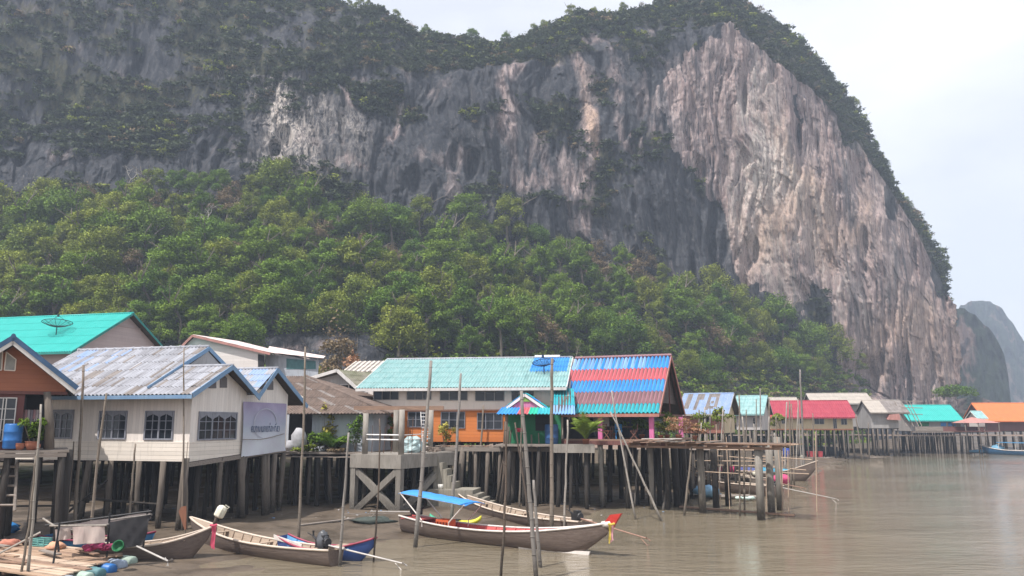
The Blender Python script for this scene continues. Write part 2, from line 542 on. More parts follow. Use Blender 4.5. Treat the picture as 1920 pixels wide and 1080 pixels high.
# where the rock is the pale pink kind, where it is streaked white, where soil holds plants
qx, qy = mpx + 62 * fbm(arc / 16, OFF / 20, ZZ / 30, 5, 71), mpy + 60 * fbm(arc / 14, OFF / 20, ZZ / 22, 3, 72)
POLY = [(1290, 70), (1400, 45), (1480, 110), (1560, 200), (1640, 310), (1700, 420), (1765, 520), (1830, 590), (1840, 790), (1560, 790), (1600, 660), (1530, 590), (1450, 545), (1415, 480), (1385, 420), (1340, 350), (1275, 320), (1235, 240), (1240, 130)]
def inpoly(x, y, poly):
    c = np.zeros(x.shape, bool)
    for (x1, y1), (x2, y2) in zip(poly, poly[1:] + poly[:1]):
        c ^= ((y1 > y) != (y2 > y)) & (x < (x2 - x1) * (y - y1) / (y2 - y1 + 1e-9) + x1)
    return c
inside = inpoly(qx, qy, POLY).astype(float)
def bl(cx, cy, rx, ry): return np.exp(-((qx - cx) / rx) ** 2 - ((qy - cy) / ry) ** 2)
patch = 0.85 * bl(960, 190, 26, 55) + 0.7 * bl(1000, 100, 45, 26) + 0.95 * bl(1095, 255, 34, 95) + 0.6 * bl(1060, 340, 34, 60) + 0.8 * bl(1060, 85, 16, 40) + 0.55 * bl(1150, 120, 40, 50) + 0.6 * bl(660, 185, 12, 50) + 0.6 * bl(735, 220, 14, 60) + 0.6 * bl(655, 300, 22, 22) + 0.55 * bl(1205, 240, 24, 80) + 0.5 * bl(560, 640, 70, 26) + 0.45 * bl(880, 300, 20, 40) + 0.5 * bl(990, 330, 24, 40) + 0.5 * bl(1330, 700, 60, 40) + 0.5 * bl(1480, 720, 70, 40)
pink = np.clip(inside * 0.95 + patch, 0, 1)
white = np.clip(0.95 * bl(520, 235, 50, 75) + 0.9 * bl(382, 105, 22, 45) + 0.6 * bl(1395, 210, 26, 120) + 0.5 * bl(600, 250, 60, 60) + 0.9 * bl(1425, 310, 40, 110) + 0.5 * bl(1500, 470, 30, 80) + 0.5 * bl(1580, 560, 24, 80) + 0.35 * bl(455, 150, 12, 16) + 0.35 * bl(1640, 260, 40, 80), 0, 1)
orange = np.clip(0.8 * bl(1450, 320, 44, 90) + 0.8 * bl(1100, 260, 26, 60) + 0.5 * bl(1480, 440, 60, 70) + 0.55 * bl(1700, 650, 110, 80) + 0.45 * bl(1560, 420, 60, 50), 0, 1)
vn = fbm(arc / 17, OFF / 20, ZZ / 15, 4, 81)
veg = np.where(KK[:, None] == 1, np.clip(vn * 1.6 - 0.12, 0, 1) * (1 - 0.93 * inside) * (1 - np.clip(white + patch, 0, 1) * 0.9), 0.95)
veg = np.where((KK[:, None] == 1) & (mpx < 460) & (mpy < 300), np.clip(0.55 + vn, 0, 1) * (1 - white), veg)
veg = np.where((KK[:, None] == 1) & (mpy > y_talus(mpx) - 60), np.maximum(veg, np.clip(0.25 + vn, 0, 1) * (1 - 0.9 * inside)), veg)
veg = np.where((KK[:, None] == 2) & (mpx < 1300), np.clip(0.85 + 0.9 * vn, 0.1, 0.95), veg)
veg = np.where((KK[:, None] == 0) & (mpx > 475) & (mpx < 725) & (mpy > 628) & (mpy < 700), 0.1, veg)
veg = np.where((KK[:, None] == 0) & (mpx > 1560), veg * np.clip((1650 - mpx) / 90, 0, 1), veg)

t = NT("limestone")
vs = t.coord((0.42, 0.42, 0.026))
vs2 = t.coord((1.5, 1.5, 0.05))
vs3 = t.coord((0.16, 0.16, 0.02))
st1, st2, st3 = t.noise(vs, 1.0, 7.0, 0.66), t.noise(vs2, 1.0, 5.0, 0.6), t.noise(vs3, 1.0, 4.0, 0.6)
blob_ = t.noise(t.coord((0.08, 0.08, 0.05)), 1.0, 6.0, 0.6)
fine = t.noise(t.coord((1, 1, 0.5)), 0.75, 9.0, 0.72)
crack = t.rng(t.math('ABSOLUTE', t.math('SUBTRACT', t.noise(t.coord((0.5, 0.5, 0.11)), 1.0, 5.0, 0.62), 0.5)), 0.0, 0.022, 1.0, 0.0)
grey = t.mix(t.rng(st1, 0.36, 0.68), (0.024, 0.027, 0.034), (0.066, 0.069, 0.077))
grey = t.mix(t.rng(fine, 0.47, 0.74, 0, 0.6), grey, (0.145, 0.138, 0.134))
grey = t.mix(t.rng(st2, 0.64, 0.72, 0, 0.55), grey, (0.30, 0.275, 0.25))
pk = t.mix(t.rng(blob_, 0.3, 0.7), (0.345, 0.235, 0.215), (0.375, 0.305, 0.290))
pk = t.mix(t.rng(st1, 0.36, 0.62), t.mix(0.35, pk, (0.17, 0.145, 0.135)), pk)
pk = t.mix(t.rng(fine, 0.46, 0.74, 0, 0.75), pk, (0.52, 0.435, 0.41))
pk = t.mix(t.rng(st3, 0.50, 0.66, 0, 0.72), pk, (0.150, 0.145, 0.150))
pk = t.mix(t.rng(t.noise(t.coord((0.75, 0.75, 0.022)), 1.0, 5.0, 0.6), 0.53, 0.64, 0, 0.85), pk, (0.085, 0.085, 0.095))
pk = t.mix(t.rng(st2, 0.57, 0.68, 0, 0.8), pk, (0.07, 0.068, 0.075))
pk = t.mix(t.rng(st2, 0.30, 0.40, 0.55, 0), pk, (0.66, 0.58, 0.52))
pk = t.mix(t.math('MULTIPLY', t.attr("orange"), t.rng(fine, 0.3, 0.62, 0.2, 0.9)), pk, (0.56, 0.38, 0.25))
pf = t.math('ADD', t.attr("pink"), t.rng(blob_, 0.3, 0.7, -0.45, 0.25))
pf = t.math('ADD', pf, t.rng(st3, 0.3, 0.7, 0.28, -0.28))
col = t.mix(t.rng(pf, 0.12, 0.78), grey, pk)
col = t.mix(t.math('MULTIPLY', t.attr("white"), t.rng(fine, 0.42, 0.60, 0, 0.75)), col, (0.60, 0.53, 0.48))
wf = t.math('MULTIPLY', t.attr("white"), t.rng(st2, 0.46, 0.58))
col = t.mix(wf, col, (0.58, 0.52, 0.46))
col = t.mix(t.math('MULTIPLY', crack, 0.6), col, (0.03, 0.028, 0.03))
soilf = t.rng(t.math('ADD', t.attr("soil"), t.rng(fine, 0.3, 0.7, -0.5, 0.45)), 0.45, 0.9, 0, 0.95)
col = t.mix(soilf, col, t.mix(t.rng(fine, 0.42, 0.62), (0.022, 0.030, 0.016), (0.085, 0.078, 0.045)))
t.color(col)
t.rough(0.92)
t.b.inputs["Specular IOR Level"].default_value = 0.1
t.bump(t.math('ADD', fine, t.math('MULTIPLY', st2, 0.8)), 0.7, 1.6)
M_ROCK = t.mat
nr = OFF.shape[0]
idx = np.arange(nr * NCOL).reshape(nr, NCOL)
quads = np.stack([idx[:-1, :-1], idx[:-1, 1:], idx[1:, 1:], idx[1:, :-1]], -1).reshape(-1, 4)
V3 = np.stack([XX, YY, ZZ], -1)
me = np_mesh("mountain", V3.reshape(-1, 3), quads, M_ROCK, {"pink": pink, "white": white, "orange": orange, "soil": veg}, smooth=False)
props(link("mountain", me), "sheer limestone mountain with a pink cliff face on its right end", "mountain", kind="structure")

# ------------------------------------------------------------------ far karst hills across the bay
def far_hill(name, pts, Y, depth, mat, seed, label):
    xs = np.linspace(pts[0][0], pts[-1][0], 120)
    ys = np.interp(xs, [p[0] for p in pts], [p[1] for p in pts])
    top = zpix(xs, ys, Y)
    cx = col_x(xs, ys, Y)
    rows = []
    for j in range(44):
        s = j / 31.0
        if s <= 1: off, z = -depth * (1 - s) ** 1.6, top * (s ** 0.9)
        else: off, z = depth * (s - 1) * 2.5, top * (1 - (s - 1) ** 2 * 1.2)
        n_ = fbm(xs / 9 + 0 * s, s * 9 + 0 * xs, xs * 0, 4, seed) * depth * 0.10
        rows.append(np.stack([cx * (Y + off + n_) / Y, Y + off + n_, z - 1.0], 1))
    V = np.array(rows)
    ii = np.arange(V.shape[0] * V.shape[1]).reshape(V.shape[:2])
    q = np.stack([ii[:-1, :-1], ii[:-1, 1:], ii[1:, 1:], ii[1:, :-1]], -1).reshape(-1, 4)
    props(link(name, np_mesh(name, V.reshape(-1, 3), q, mat, smooth=True)), label, "hill", kind="structure")
t = NT("hill_forest")
n1 = t.noise(t.coord((0.03, 0.03, 0.012)), 1.0, 6.0, 0.6)
n2 = t.noise(t.coord((0.16, 0.16, 0.16)), 1.0, 6.0, 0.7)
col = t.mix(t.rng(n2, 0.3, 0.7), (0.014, 0.024, 0.016), (0.036, 0.048, 0.03))
col = t.mix(t.rng(n1, 0.54, 0.62), col, (0.16, 0.11, 0.095))
t.color(col); t.rough(0.95); t.b.inputs["Specular IOR Level"].default_value = 0.05
t.bump(n2, 1.0, 6.0)
M_HILL = t.mat
far_hill("hill", [(1700, 640), (1760, 585), (1800, 572), (1830, 590), (1862, 622), (1882, 660), (1890, 700), (1894, 760), (1896, 796)], 560, 60, M_HILL, 3, "steep wooded karst hill just behind the tip of the pink cliff")
far_hill("hill", [(1740, 700), (1800, 572), (1828, 561), (1856, 562), (1878, 578), (1900, 606), (1920, 640), (1950, 700), (1975, 796)], 980, 110, M_HILL, 9, "farthest blue hill fading into the haze at the right edge")
for k in range(1):
    far_hill("hill", [(1500, 780), (1650, 742), (1760, 752), (1830, 738), (1870, 752), (1905, 768), (1960, 774), (2100, 796)], 420, 30, M_HILL, 23, "low dark wooded spur at the water behind the turquoise and orange roofs")

# ------------------------------------------------------------------ mud and water
def ground_z(x, y):
    """Mud at low tide: it rises from the channel towards the houses and on to the foot of the mountain."""
    edge = np.interp(x, [-400, -30, -18, -8, 0, 8, 20, 60, 100, 400], [22, 25, 31, 37, 47, 60, 78, 140, 200, 330])
    s = (y - edge) / 16.0
    z = 0.42 * np.tanh(s) - 0.02
    far = np.clip((y - edge - 40) / 50.0, 0, 1) * 2.2
    return z + far + 0.05 * fbm(x / 1.7, y / 1.7, 0 * x, 4, 91) + 0.16 * fbm(x / 8.0, y / 8.0, 0 * x, 3, 92)
gx = np.concatenate([np.linspace(-880, -62, 60), np.linspace(-60, 60, 300), np.linspace(62, 880, 60)])
gy = np.concatenate([np.linspace(-50, 19, 12), np.linspace(20, 75, 190), np.linspace(76, 200, 120), np.linspace(204, 880, 60)])
GX, GY = np.meshgrid(gx, gy)
GZ = ground_z(GX, GY)
GZ = np.where(np.abs(GX) > 500, -0.6, GZ)
ii = np.arange(GX.size).reshape(GX.shape)
q = np.stack([ii[:-1, :-1], ii[:-1, 1:], ii[1:, 1:], ii[1:, :-1]], -1).reshape(-1, 4)
t = NT("wet_mud")
n1 = t.noise(t.coord((0.35, 0.35, 1)), 1.0, 6.0, 0.6)
n2 = t.noise(t.coord((2.4, 2.4, 1)), 1.0, 8.0, 0.7)
col = t.mix(t.rng(n1, 0.35, 0.65), (0.072, 0.056, 0.041), (0.135, 0.104, 0.075))
col = t.mix(t.rng(n2, 0.5, 0.75, 0, 0.6), col, (0.045, 0.036, 0.028))
t.color(col)
t.l(t.rng(n1, 0.4, 0.6, 0.3, 0.7), t.b.inputs["Roughness"])
t.bump(n2, 0.6, 0.12)
props(link("mud_ground", np_mesh("mud_ground", np.stack([GX, GY, GZ], -1).reshape(-1, 3), q, t.mat, smooth=True)), "brown tidal mud bared under the stilt houses at low water", "ground", kind="structure")
def gz(x, y): return max(0.0, float(ground_z(np.array([x]), np.array([y]))[0]))
def gz_raw(x, y): return float(ground_z(np.array([x]), np.array([y]))[0])

wx = np.concatenate([np.linspace(-880, -45, 20), np.linspace(-44, 80, 60), np.linspace(90, 880, 20)])
wy = np.concatenate([np.linspace(-50, 20, 8), np.linspace(21, 120, 60), np.linspace(130, 880, 30)])
WX, WY = np.meshgrid(wx, wy)
ii = np.arange(WX.size).reshape(WX.shape)
q = np.stack([ii[:-1, :-1], ii[:-1, 1:], ii[1:, 1:], ii[1:, :-1]], -1).reshape(-1, 4)
t = NT("muddy_water")
big = t.noise(t.coord((0.035, 0.05, 1)), 1.0, 4.0)
col = t.mix(t.rng(big, 0.35, 0.65), (0.158, 0.130, 0.088), (0.19, 0.160, 0.114))
t.color(col)
t.b.inputs["IOR"].default_value = 1.33
t.b.inputs["Specular IOR Level"].default_value = 0.5
t.rough(0.03)
r1 = t.noise(t.coord((0.9, 2.4, 1)), 1.0, 6.0, 0.62)
r2 = t.noise(t.coord((0.22, 0.55, 1)), 1.0, 3.0)
calm = t.rng(t.noise(t.coord((0.02, 0.045, 1)), 1.0, 3.0), 0.38, 0.60, 0.30, 1.0)
t.bump(t.math('MULTIPLY', t.math('ADD', r1, t.math('MULTIPLY', r2, 1.5)), calm), 0.65, 0.24)
props(link("water", np_mesh("water", np.stack([WX, WY, 0 * WX], -1).reshape(-1, 3), q, t.mat, smooth=True)), "muddy brown tidal water with small ripples", "water", kind="structure")

# ------------------------------------------------------------------ foliage
def leaf_cloud(lobes, per, size, g, flat=0.35, fill=0.55):
    """Leaf-sized quads spread through the outer part of several lobes: (verts, quads, tint)."""
    C, T, O = [], [], []
    for (c, r) in lobes:
        d = g.normal(size=(per, 3)); d /= np.linalg.norm(d, axis=1)[:, None]
        d[:, 2] = np.where(d[:, 2] < -0.55, -d[:, 2], d[:, 2])
        rad = (fill + (1 - fill) * g.random(per) ** 0.5) * (1 + 0.16 * g.normal(size=per))
        O.append(d)
        C.append(np.array(c) + d * rad[:, None] * np.array(r)); T.append(np.clip(g.random() * 0.55 + 0.25 * d[:, 2] * 0 + g.random(per) * 0.5, 0, 1))
    C, T, O = np.concatenate(C), np.concatenate(T), np.concatenate(O)
    n = len(C)
    nm = g.normal(size=(n, 3)); nm[:, 2] = np.abs(nm[:, 2]) + flat
    nm /= np.linalg.norm(nm, axis=1)[:, None]
    a = np.cross(nm, g.normal(size=(n, 3))); a /= np.linalg.norm(a, axis=1)[:, None]
    b = np.cross(nm, a)
    s = size * (0.55 + 0.9 * g.random(n))[:, None]
    V = np.stack([C - a * s, C - b * s * 0.55 + nm * s * 0.12, C + a * s, C + b * s * 0.55 + nm * s * 0.12], 1).reshape(-1, 3)
    Q = np.arange(4 * n).reshape(n, 4)
    N = O * 0.9 + nm * 0.4 + np.array([0, 0, 0.1])
    N /= np.linalg.norm(N, axis=1)[:, None]
    return V, Q, np.repeat(T, 4), np.repeat(N, 4, axis=0)
def tree_lobes(g, n, R_, H_, sag=0.0):
    """A domed crown: lobes over a half-ellipsoid that reaches low down its sides."""
    out = [((0, 0, H_ * 0.70), (R_ * 0.55, R_ * 0.55, H_ * 0.27))]
    for k in range(n):
        a = 2.4 * k + g.random() * 0.9
        ph = math.asin(min(1, 0.05 + 0.9 * (k + 0.5) / n))
        rr, z = R_ * 0.78 * math.cos(ph) * (0.75 + 0.4 * g.random()), H_ * (0.24 + 0.60 * math.sin(ph) + 0.07 * g.normal())
        s = R_ * (0.27 + 0.17 * g.random())
        out.append(((rr * math.cos(a), rr * math.sin(a), z - sag * rr), (s, s, s * (0.85 + sag * 2))))
    return out
LEAF_G = leaf("leaf_green", (0.030, 0.100, 0.014), (0.120, 0.180, 0.018), dry_amount=0.15)
LEAF_O = leaf("leaf_olive", (0.072, 0.125, 0.018), (0.175, 0.200, 0.028), dry_amount=0.2)
LEAF_B = leaf("leaf_bright", (0.105, 0.185, 0.022), (0.150, 0.210, 0.030), dry_amount=0.05)
LEAF_D = leaf("leaf_dry", (0.120, 0.088, 0.050), (0.165, 0.125, 0.072), dry=(0.2, 0.13, 0.08), dry_amount=0.6)
LEAF_Y = leaf("leaf_yellow", (0.18, 0.17, 0.03), (0.30, 0.27, 0.06), dry_amount=0.15)
LEAF_P = leaf("leaf_pinkish", (0.22, 0.10, 0.07), (0.30, 0.17, 0.10), dry=(0.14, 0.13, 0.05), dry_amount=0.5)
LEAF_R = leaf("leaf_ridge", (0.024, 0.048, 0.024), (0.050, 0.064, 0.030), dry=(0.09, 0.07, 0.05), dry_amount=0.4)
BARK = wood("bark", (0.20, 0.17, 0.135), (0.11, 0.09, 0.07))
BARK_W = wood("pale_bark", (0.42, 0.39, 0.35), (0.28, 0.25, 0.22))
def trunk_mb(g, H_, r0, forks, spread):
    mb = MB()
    def tip(p, d, L, r, depth):
        q = [p + d * L * s + Vector((g.normal() * 0.05 * L, g.normal() * 0.05 * L, 0)) * s for s in (0, 0.5, 1.0)]
        mb.tube(q, [r, r * 0.8, r * 0.6], 6)
        if depth > 0:
            for k in range(forks):
                a = g.random() * 6.28
                dd = (d + Vector((math.cos(a), math.sin(a), 0.25 * g.random())) * spread).normalized()
                tip(q[2], dd, L * (0.55 + 0.25 * g.random()), r * 0.55, depth - 1)
    tip(Vector((0, 0, -0.6)), Vector((g.normal() * 0.06, g.normal() * 0.06, 1)).normalized(), H_ * 0.5, r0, 2)
    return mb
def make_tree(name, seed, R_, H_, nl, per, size, mat, sag=0.0, fill=0.5):
    g = np.random.default_rng(seed)
    root = empty(name)
    tr = trunk_mb(g, H_, 0.18 + H_ * 0.012, 2, 0.75).build("trunk", BARK, root)
    V, Q, T, N = leaf_cloud(tree_lobes(g, nl, R_, H_, sag), per, size, g, fill=fill)
    link("crown", np_mesh("crown", V, Q, mat, {"tint": T}, True, None, N), root)
    return root
PROTO = [
    make_tree("forest_tree", 1, 3.9, 9.2, 13, 480, 0.17, LEAF_G),
    make_tree("forest_tree", 2, 3.2, 10.4, 12, 480, 0.17, LEAF_G),
    make_tree("forest_tree", 3, 4.5, 8.4, 15, 480, 0.175, LEAF_G, 0.22),
    make_tree("forest_tree", 4, 3.6, 10.6, 12, 480, 0.17, LEAF_O),
    make_tree("forest_tree", 5, 4.3, 8.6, 14, 470, 0.17, LEAF_O, 0.18),
    make_tree("forest_tree", 6, 3.5, 8.0, 11, 200, 0.16, LEAF_D, fill=0.3),
]
FOREST = "trees of the forest on the slope"
P_LABEL = ["dark green round-crowned tree in the forest under the cliff", "deep green tall narrow tree in the forest under the cliff", "dark green broad drooping tree in the forest under the cliff",
           "olive green tall tree in the forest under the cliff", "olive green broad tree in the forest under the cliff", "dry brown half-bare tree in the forest under the cliff"]
used = [False] * len(PROTO)
def place_tree(k, loc, sc, label=None, group=FOREST):
    rz = rng.uniform(0, 6.28)
    if not used[k]:
        used[k] = True
        r = PROTO[k]
        r.location, r.rotation_euler, r.scale = loc, (0, 0, rz), (sc,) * 3
        props(r, label or P_LABEL[k], "tree", group)
    else:
        r = copy_tree(PROTO[k], loc, rz, sc, label or P_LABEL[k], group)
        if group is None and "group" in r: del r["group"]
    return r
# talus trees: evenly over the slope as seen, nearest first
tj, ti = np.nonzero((KK[:, None] == 0) & (mpx > -40) & (mpx < 1640) & (np.arange(nr)[:, None] > 3) & (mpy < np.where(mpx < 1290, 676, 712)) & ~((mpx > 470) & (mpx < 720) & (mpy > 640)) & (veg >= 0.3))
order = nrg.permutation(len(tj))
for gap in np.arange(23, 40, 0.75):
    cand, grid = [], {}
    for o_ in order:
        j, i = tj[o_], ti[o_]
        x, y = mpx[j, i], mpy[j, i]
        key = (int(x // 30), int(y // 30))
        if any((x - a) ** 2 / 1.5 + (y - b) ** 2 < gap ** 2 for dx in (-1, 0, 1, -2, 2) for dy in (-1, 0, 1, -2, 2) for (a, b) in grid.get((key[0] + dx, key[1] + dy), [])): continue
        grid.setdefault(key, []).append((x, y))
        cand.append((YY[j, i], j, i, x, y))
        if len(cand) > 296: break
    if len(cand) <= 296: break
cand.sort()
rest_ij = []
for n_, (d, j, i, x, y) in enumerate(cand):
    if n_ < 292:
        dryp = 0.07 if y < 640 else 0.12
        r_ = rng.random()
        k = 5 if r_ < dryp else (rng.choice([3, 4]) if (r_ < 0.36 or (x < 300 and r_ < 0.65) or (x > 1200 and r_ < 0.5)) else rng.choice([0, 1, 2]))
        sc = (0.72 + 0.80 * rng.random() ** 1.5) * (0.92 + 0.22 * (d - 110) / 130.0)
        place_tree(k, (XX[j, i], YY[j, i], ZZ[j, i] - 0.3), sc)
    else:
        rest_ij.append((j, i))
print("talus tree candidates", len(cand))

def merged_bushes(name, ij, mats, label, cat, sizes, per=60, leafs=0.3, seed=5, protos=7, squash=0.8, mat_pick=None, lift=0.2):
    g = np.random.default_rng(seed)
    clouds = [leaf_cloud([((g.normal() * 0.45, g.normal() * 0.45, 0.45 + 0.35 * g.random()), (0.55, 0.55, 0.5)) for _ in range(4)] + [((0, 0, 0.55), (0.8, 0.8, 0.6))], per // 5, leafs, g, fill=0.35) for _ in range(protos)]
    VV, QQ, TT, MM, NN = [], [], [], [], []
    b = 0
    for (j, i) in ij:
        V, Q, T, N = clouds[g.integers(protos)]
        s = sizes[0] + (sizes[1] - sizes[0]) * g.random() ** 2
        a = g.random() * 6.28
        ca, sa = math.cos(a) * s, math.sin(a) * s
        W = np.stack([V[:, 0] * ca - V[:, 1] * sa + XX[j, i], V[:, 0] * sa + V[:, 1] * ca + YY[j, i] - 0.3, V[:, 2] * s * squash + ZZ[j, i] - lift * s], 1)
        VV.append(W); NN.append(np.stack([(N[:, 0] * ca - N[:, 1] * sa) / s, (N[:, 0] * sa + N[:, 1] * ca) / s, N[:, 2]], 1)); QQ.append(Q + b); b += len(W)
        TT.append(np.clip(T * 0.6 + 0.4 * g.random(), 0, 1))
        MM.append(np.full(len(Q), mat_pick(g, mpx[j, i], mpy[j, i]) if mat_pick else 0))
    me = np_mesh(name, np.concatenate(VV), np.concatenate(QQ), mats, {"tint": np.concatenate(TT)}, mi=np.concatenate(MM), smooth=True, normals=np.concatenate(NN))
    return props(link(name, me), label, cat, kind="stuff")
# undergrowth filling the slope between the trees
g_ = np.random.default_rng(31)
sel = np.nonzero((KK[:, None] == 0) & (mpx > -120) & (mpx < 1660) & (veg > 0.25) & (g_.random(mpx.shape) < np.where(mpy > 640, 0.12, 0.10)) & ~((mpx > 480) & (mpx < 720) & (mpy > 625) & (mpy < 690)))
ij = list(zip(*sel)) + rest_ij
merged_bushes("undergrowth", ij, [LEAF_G, LEAF_O, LEAF_D], "dense shrubs filling the slope between the forest trees", "undergrowth", (1.2, 2.4), 80, 0.2, 41,
              mat_pick=lambda g, x, y: int(g.choice([0, 0, 1, 2], p=[0.45, 0.2, 0.25, 0.10])))
print("undergrowth", len(ij))
# shrubs and creepers hanging on the cliff and covering the summit
den = np.where(KK[:, None] == 2, 0.12, np.where(KK[:, None] == 1, 0.03, 0.0)) * np.clip(veg * 1.5 - 0.25, 0, 1)
den = np.where((KK[:, None] == 3) & (np.arange(nr)[:, None] < NT1 + NF + ND + 1), 0.25, den)
sel = np.nonzero((g_.random(mpx.shape) < den) & (mpx > -120) & (mpx < 1840) & (mpy > -60))
ij = list(zip(*sel))
print("cliff shrubs", len(ij))
merged_bushes("cliff_shrubs", ij, [LEAF_R, LEAF_O, LEAF_D], "dark shrubs and creepers clinging to the cliff and covering the summit", "shrubs", (0.9, 2.9), 80, 0.22, 43,
              mat_pick=lambda g, x, y: int(g.choice([0, 1, 2], p=[0.90, 0.05, 0.05])))
# single trees along the skyline
ridge = []
for k, x in enumerate([486, 508, 548, 575, 612, 655, 672, 690, 716, 742, 768, 800, 820, 842, 866, 884, 905, 921, 950, 980, 1002, 1024, 1048, 1072, 1092, 1112, 1140, 1170, 1205, 1235, 1262, 1288, 1316, 1345, 1372, 1400, 1424, 1448, 1476, 1502, 1528, 1552, 1574, 1598, 1620, 1640, 1652, 1668, 1682, 1696, 1712, 1730, 1748, 1764, 1778, 1790]):
    i = int(np.argmin(np.abs(mpx[NT1 + NF + ND - 1] - x)))
    j = NT1 + NF + ND - 1 - rng.randint(0, 6)
    kk = rng.choice([1, 3, 3, 0, 4]) if rng.random() > 0.15 else 5
    r = place_tree(kk, (XX[j, i], YY[j, i], ZZ[j, i] - 1.2), rng.uniform(0.42, 0.8), "small tree standing on the mountain's skyline", "trees along the skyline")
# trees that stand out
def on_slope(x, y):
    m = (KK[:, None] <= 1) * 1e9
    q_ = np.argmin((mpx - x) ** 2 + (mpy - y) ** 2 + np.where(KK[:, None] <= 1, 0, 1e9))
    j, i = np.unravel_index(q_, mpx.shape)
    return Vector((XX[j, i], YY[j, i], ZZ[j, i]))
g = np.random.default_rng(77)
root = empty("broadleaf_tree", on_slope(85, 598) + Vector((0, -3, 0)), 0, "bright yellow-green airy tree rising behind the turquoise roof", "tree")
trunk_mb(g, 12, 0.28, 2, 0.6).build("trunk", BARK, root)
lob = []
for k in range(22):
    a, z = g.random() * 6.28, 3.0 + 8.0 * g.random()
    rr = (1.0 + 3.6 * g.random()) * (1.25 - 0.055 * z)
    lob.append(((rr * math.cos(a), rr * math.sin(a), z), (1.5, 1.5, 0.55)))
V, Q, T, N = leaf_cloud(lob, 120, 0.26, g, flat=1.2, fill=0.2)
link("crown", np_mesh("crown", V, Q, LEAF_B, {"tint": T}, True, None, N), root)
def bare_tree(x, y, h, seed, label, mat=None):
    g = np.random.default_rng(seed)
    p = on_slope(x, y)
    root = empty("bare_tree", p + Vector((0, -2.5, 0)), 0, label, "tree", "bare trees on the slope")
    mb = MB()
    def br(p, d, L, r, n):
        q = [p, p + d * L * 0.5 + Vector(g.normal(size=3)) * 0.06 * L, p + d * L]
        mb.tube(q, [r, r * 0.8, r * 0.55], 5)
        if n:
            for k in range(3 if n > 1 else 4):
                dd = (d * 0.8 + Vector(g.normal(size=3)) * 0.62 + Vector((0, 0, 0.12))).normalized()
                br(q[2] if k else q[1], dd, L * (0.55 + 0.2 * g.random()), r * 0.55, n - 1)
    br(Vector((0, 0, -0.5)), Vector((g.normal() * 0.1, 0, 1)).normalized(), h * 0.42, h * 0.022, 4)
    mb.build("branches", mat or BARK_W, root)
bare_tree(246, 362, 9, 3, "leafless white tree above the forest at the foot of the grey cliff")
bare_tree(400, 432, 8, 8, "leafless pale tree spreading low in the upper forest")
bare_tree(1500, 648, 8, 12, "leafless pale tree near the lower end of the forest by the pink cliff")
bare_tree(735, 640, 10, 15, "leafless brown tree low in the forest above the long teal roof", BARK)
bare_tree(190, 455, 9, 19, "leafless brown tree in the forest above the turquoise roof", BARK)
bare_tree(1080, 700, 8, 23, "leafless brown tree just above the striped roof", BARK)
def single_tree(name, x, y, Y, R_, H_, mat, label, seed, nl=12, per=150, size=0.25, cat="tree"):
    g = np.random.default_rng(seed)
    p = P(x, y, Y)
    root = empty(name, (p.x, p.y, gz(p.x, p.y) - 0.2 if cat == "tree" else p.z), 0, label, cat)
    trunk_mb(g, H_ * 0.8, 0.16, 2, 0.7).build("trunk", BARK, root)
    V, Q, T, N = leaf_cloud(tree_lobes(g, nl, R_, H_), per, size, g, fill=0.4)
    link("crown", np_mesh("crown", V, Q, mat, {"tint": T}, True, None, N), root)
single_tree("dry_tree", 632, 640, 118, 4.6, 21, LEAF_D, "large brown-leaved tree at the forest edge above the mossy gable", 101, 18)
single_tree("garden_tree", 583, 690, 96, 2.6, 13.6, LEAF_Y, "yellow-green tree behind the blue-walled lean-to of the pale house", 102, size=0.2)
single_tree("garden_tree", 660, 690, 100, 2.7, 14.6, LEAF_P, "rusty pinkish tree behind the white and grey striped roof", 103, size=0.2)
single_tree("garden_tree", 612, 700, 92, 2.0, 11.5, LEAF_G, "small green tree between the pale house and the mossy gable", 104, size=0.2)
single_tree("garden_tree", 772, 680, 99, 2.4, 14.4, LEAF_B, "light green tree peeping over the left end of the long teal roof", 105, size=0.2)
single_tree("garden_tree", 815, 680, 99, 2.6, 14.6, LEAF_O, "olive tree peeping over the long teal roof", 106, size=0.2)
single_tree("garden_tree", 905, 680, 102, 3.2, 15.0, LEAF_G, "green tree peeping over the middle of the long teal roof", 107, size=0.2)
single_tree("garden_tree", 60, 600, 108, 3.4, 19, LEAF_B, "small bright green tree directly behind the turquoise roof", 108, size=0.2)
single_tree("garden_tree", 4, 600, 106, 2.4, 18, LEAF_B, "bright green tree at the left edge over the turquoise roof", 109, size=0.2)

# ================================================================== BUILDINGS
DARK = plain("shaded_interior", (0.030, 0.030, 0.034), 0.9)  # near-black colour stands in for the shade inside doorways and porches
t = NT("window_glass"); t.color((0.018, 0.022, 0.030)); t.rough(0.12); t.b.inputs["Specular IOR Level"].default_value = 0.5; GLASS = t.mat
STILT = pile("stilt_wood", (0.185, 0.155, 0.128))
STILT_D = pile("dark_shaded_stilt_wood", (0.058, 0.050, 0.044))  # shade under the floors is put into this darker wood colour
CONC = pile("concrete_pile", (0.30, 0.275, 0.24), 0.85, 1.3)
CONCRETE = weathered("concrete", (0.31, 0.285, 0.25), (0.21, 0.19, 0.165), 0.85, 1.2, (1, 1, 0.6), 0.6)
PLANK = wood("grey_plank", (0.30, 0.26, 0.225), (0.16, 0.135, 0.115), axis='X')
PLANK_B = wood("brown_plank", (0.34, 0.22, 0.155), (0.17, 0.11, 0.08), axis='X')
PLANK_P = wood("pale_plank", (0.56, 0.43, 0.32), (0.38, 0.28, 0.21), axis='X')
UNDER = plain("roof_underside", (0.10, 0.085, 0.075), 0.9)
BLUE_TRIM = weathered("blue_trim", (0.155, 0.265, 0.415), (0.20, 0.31, 0.44), 0.6, 1.5, (1, 1, 1), 0.3)
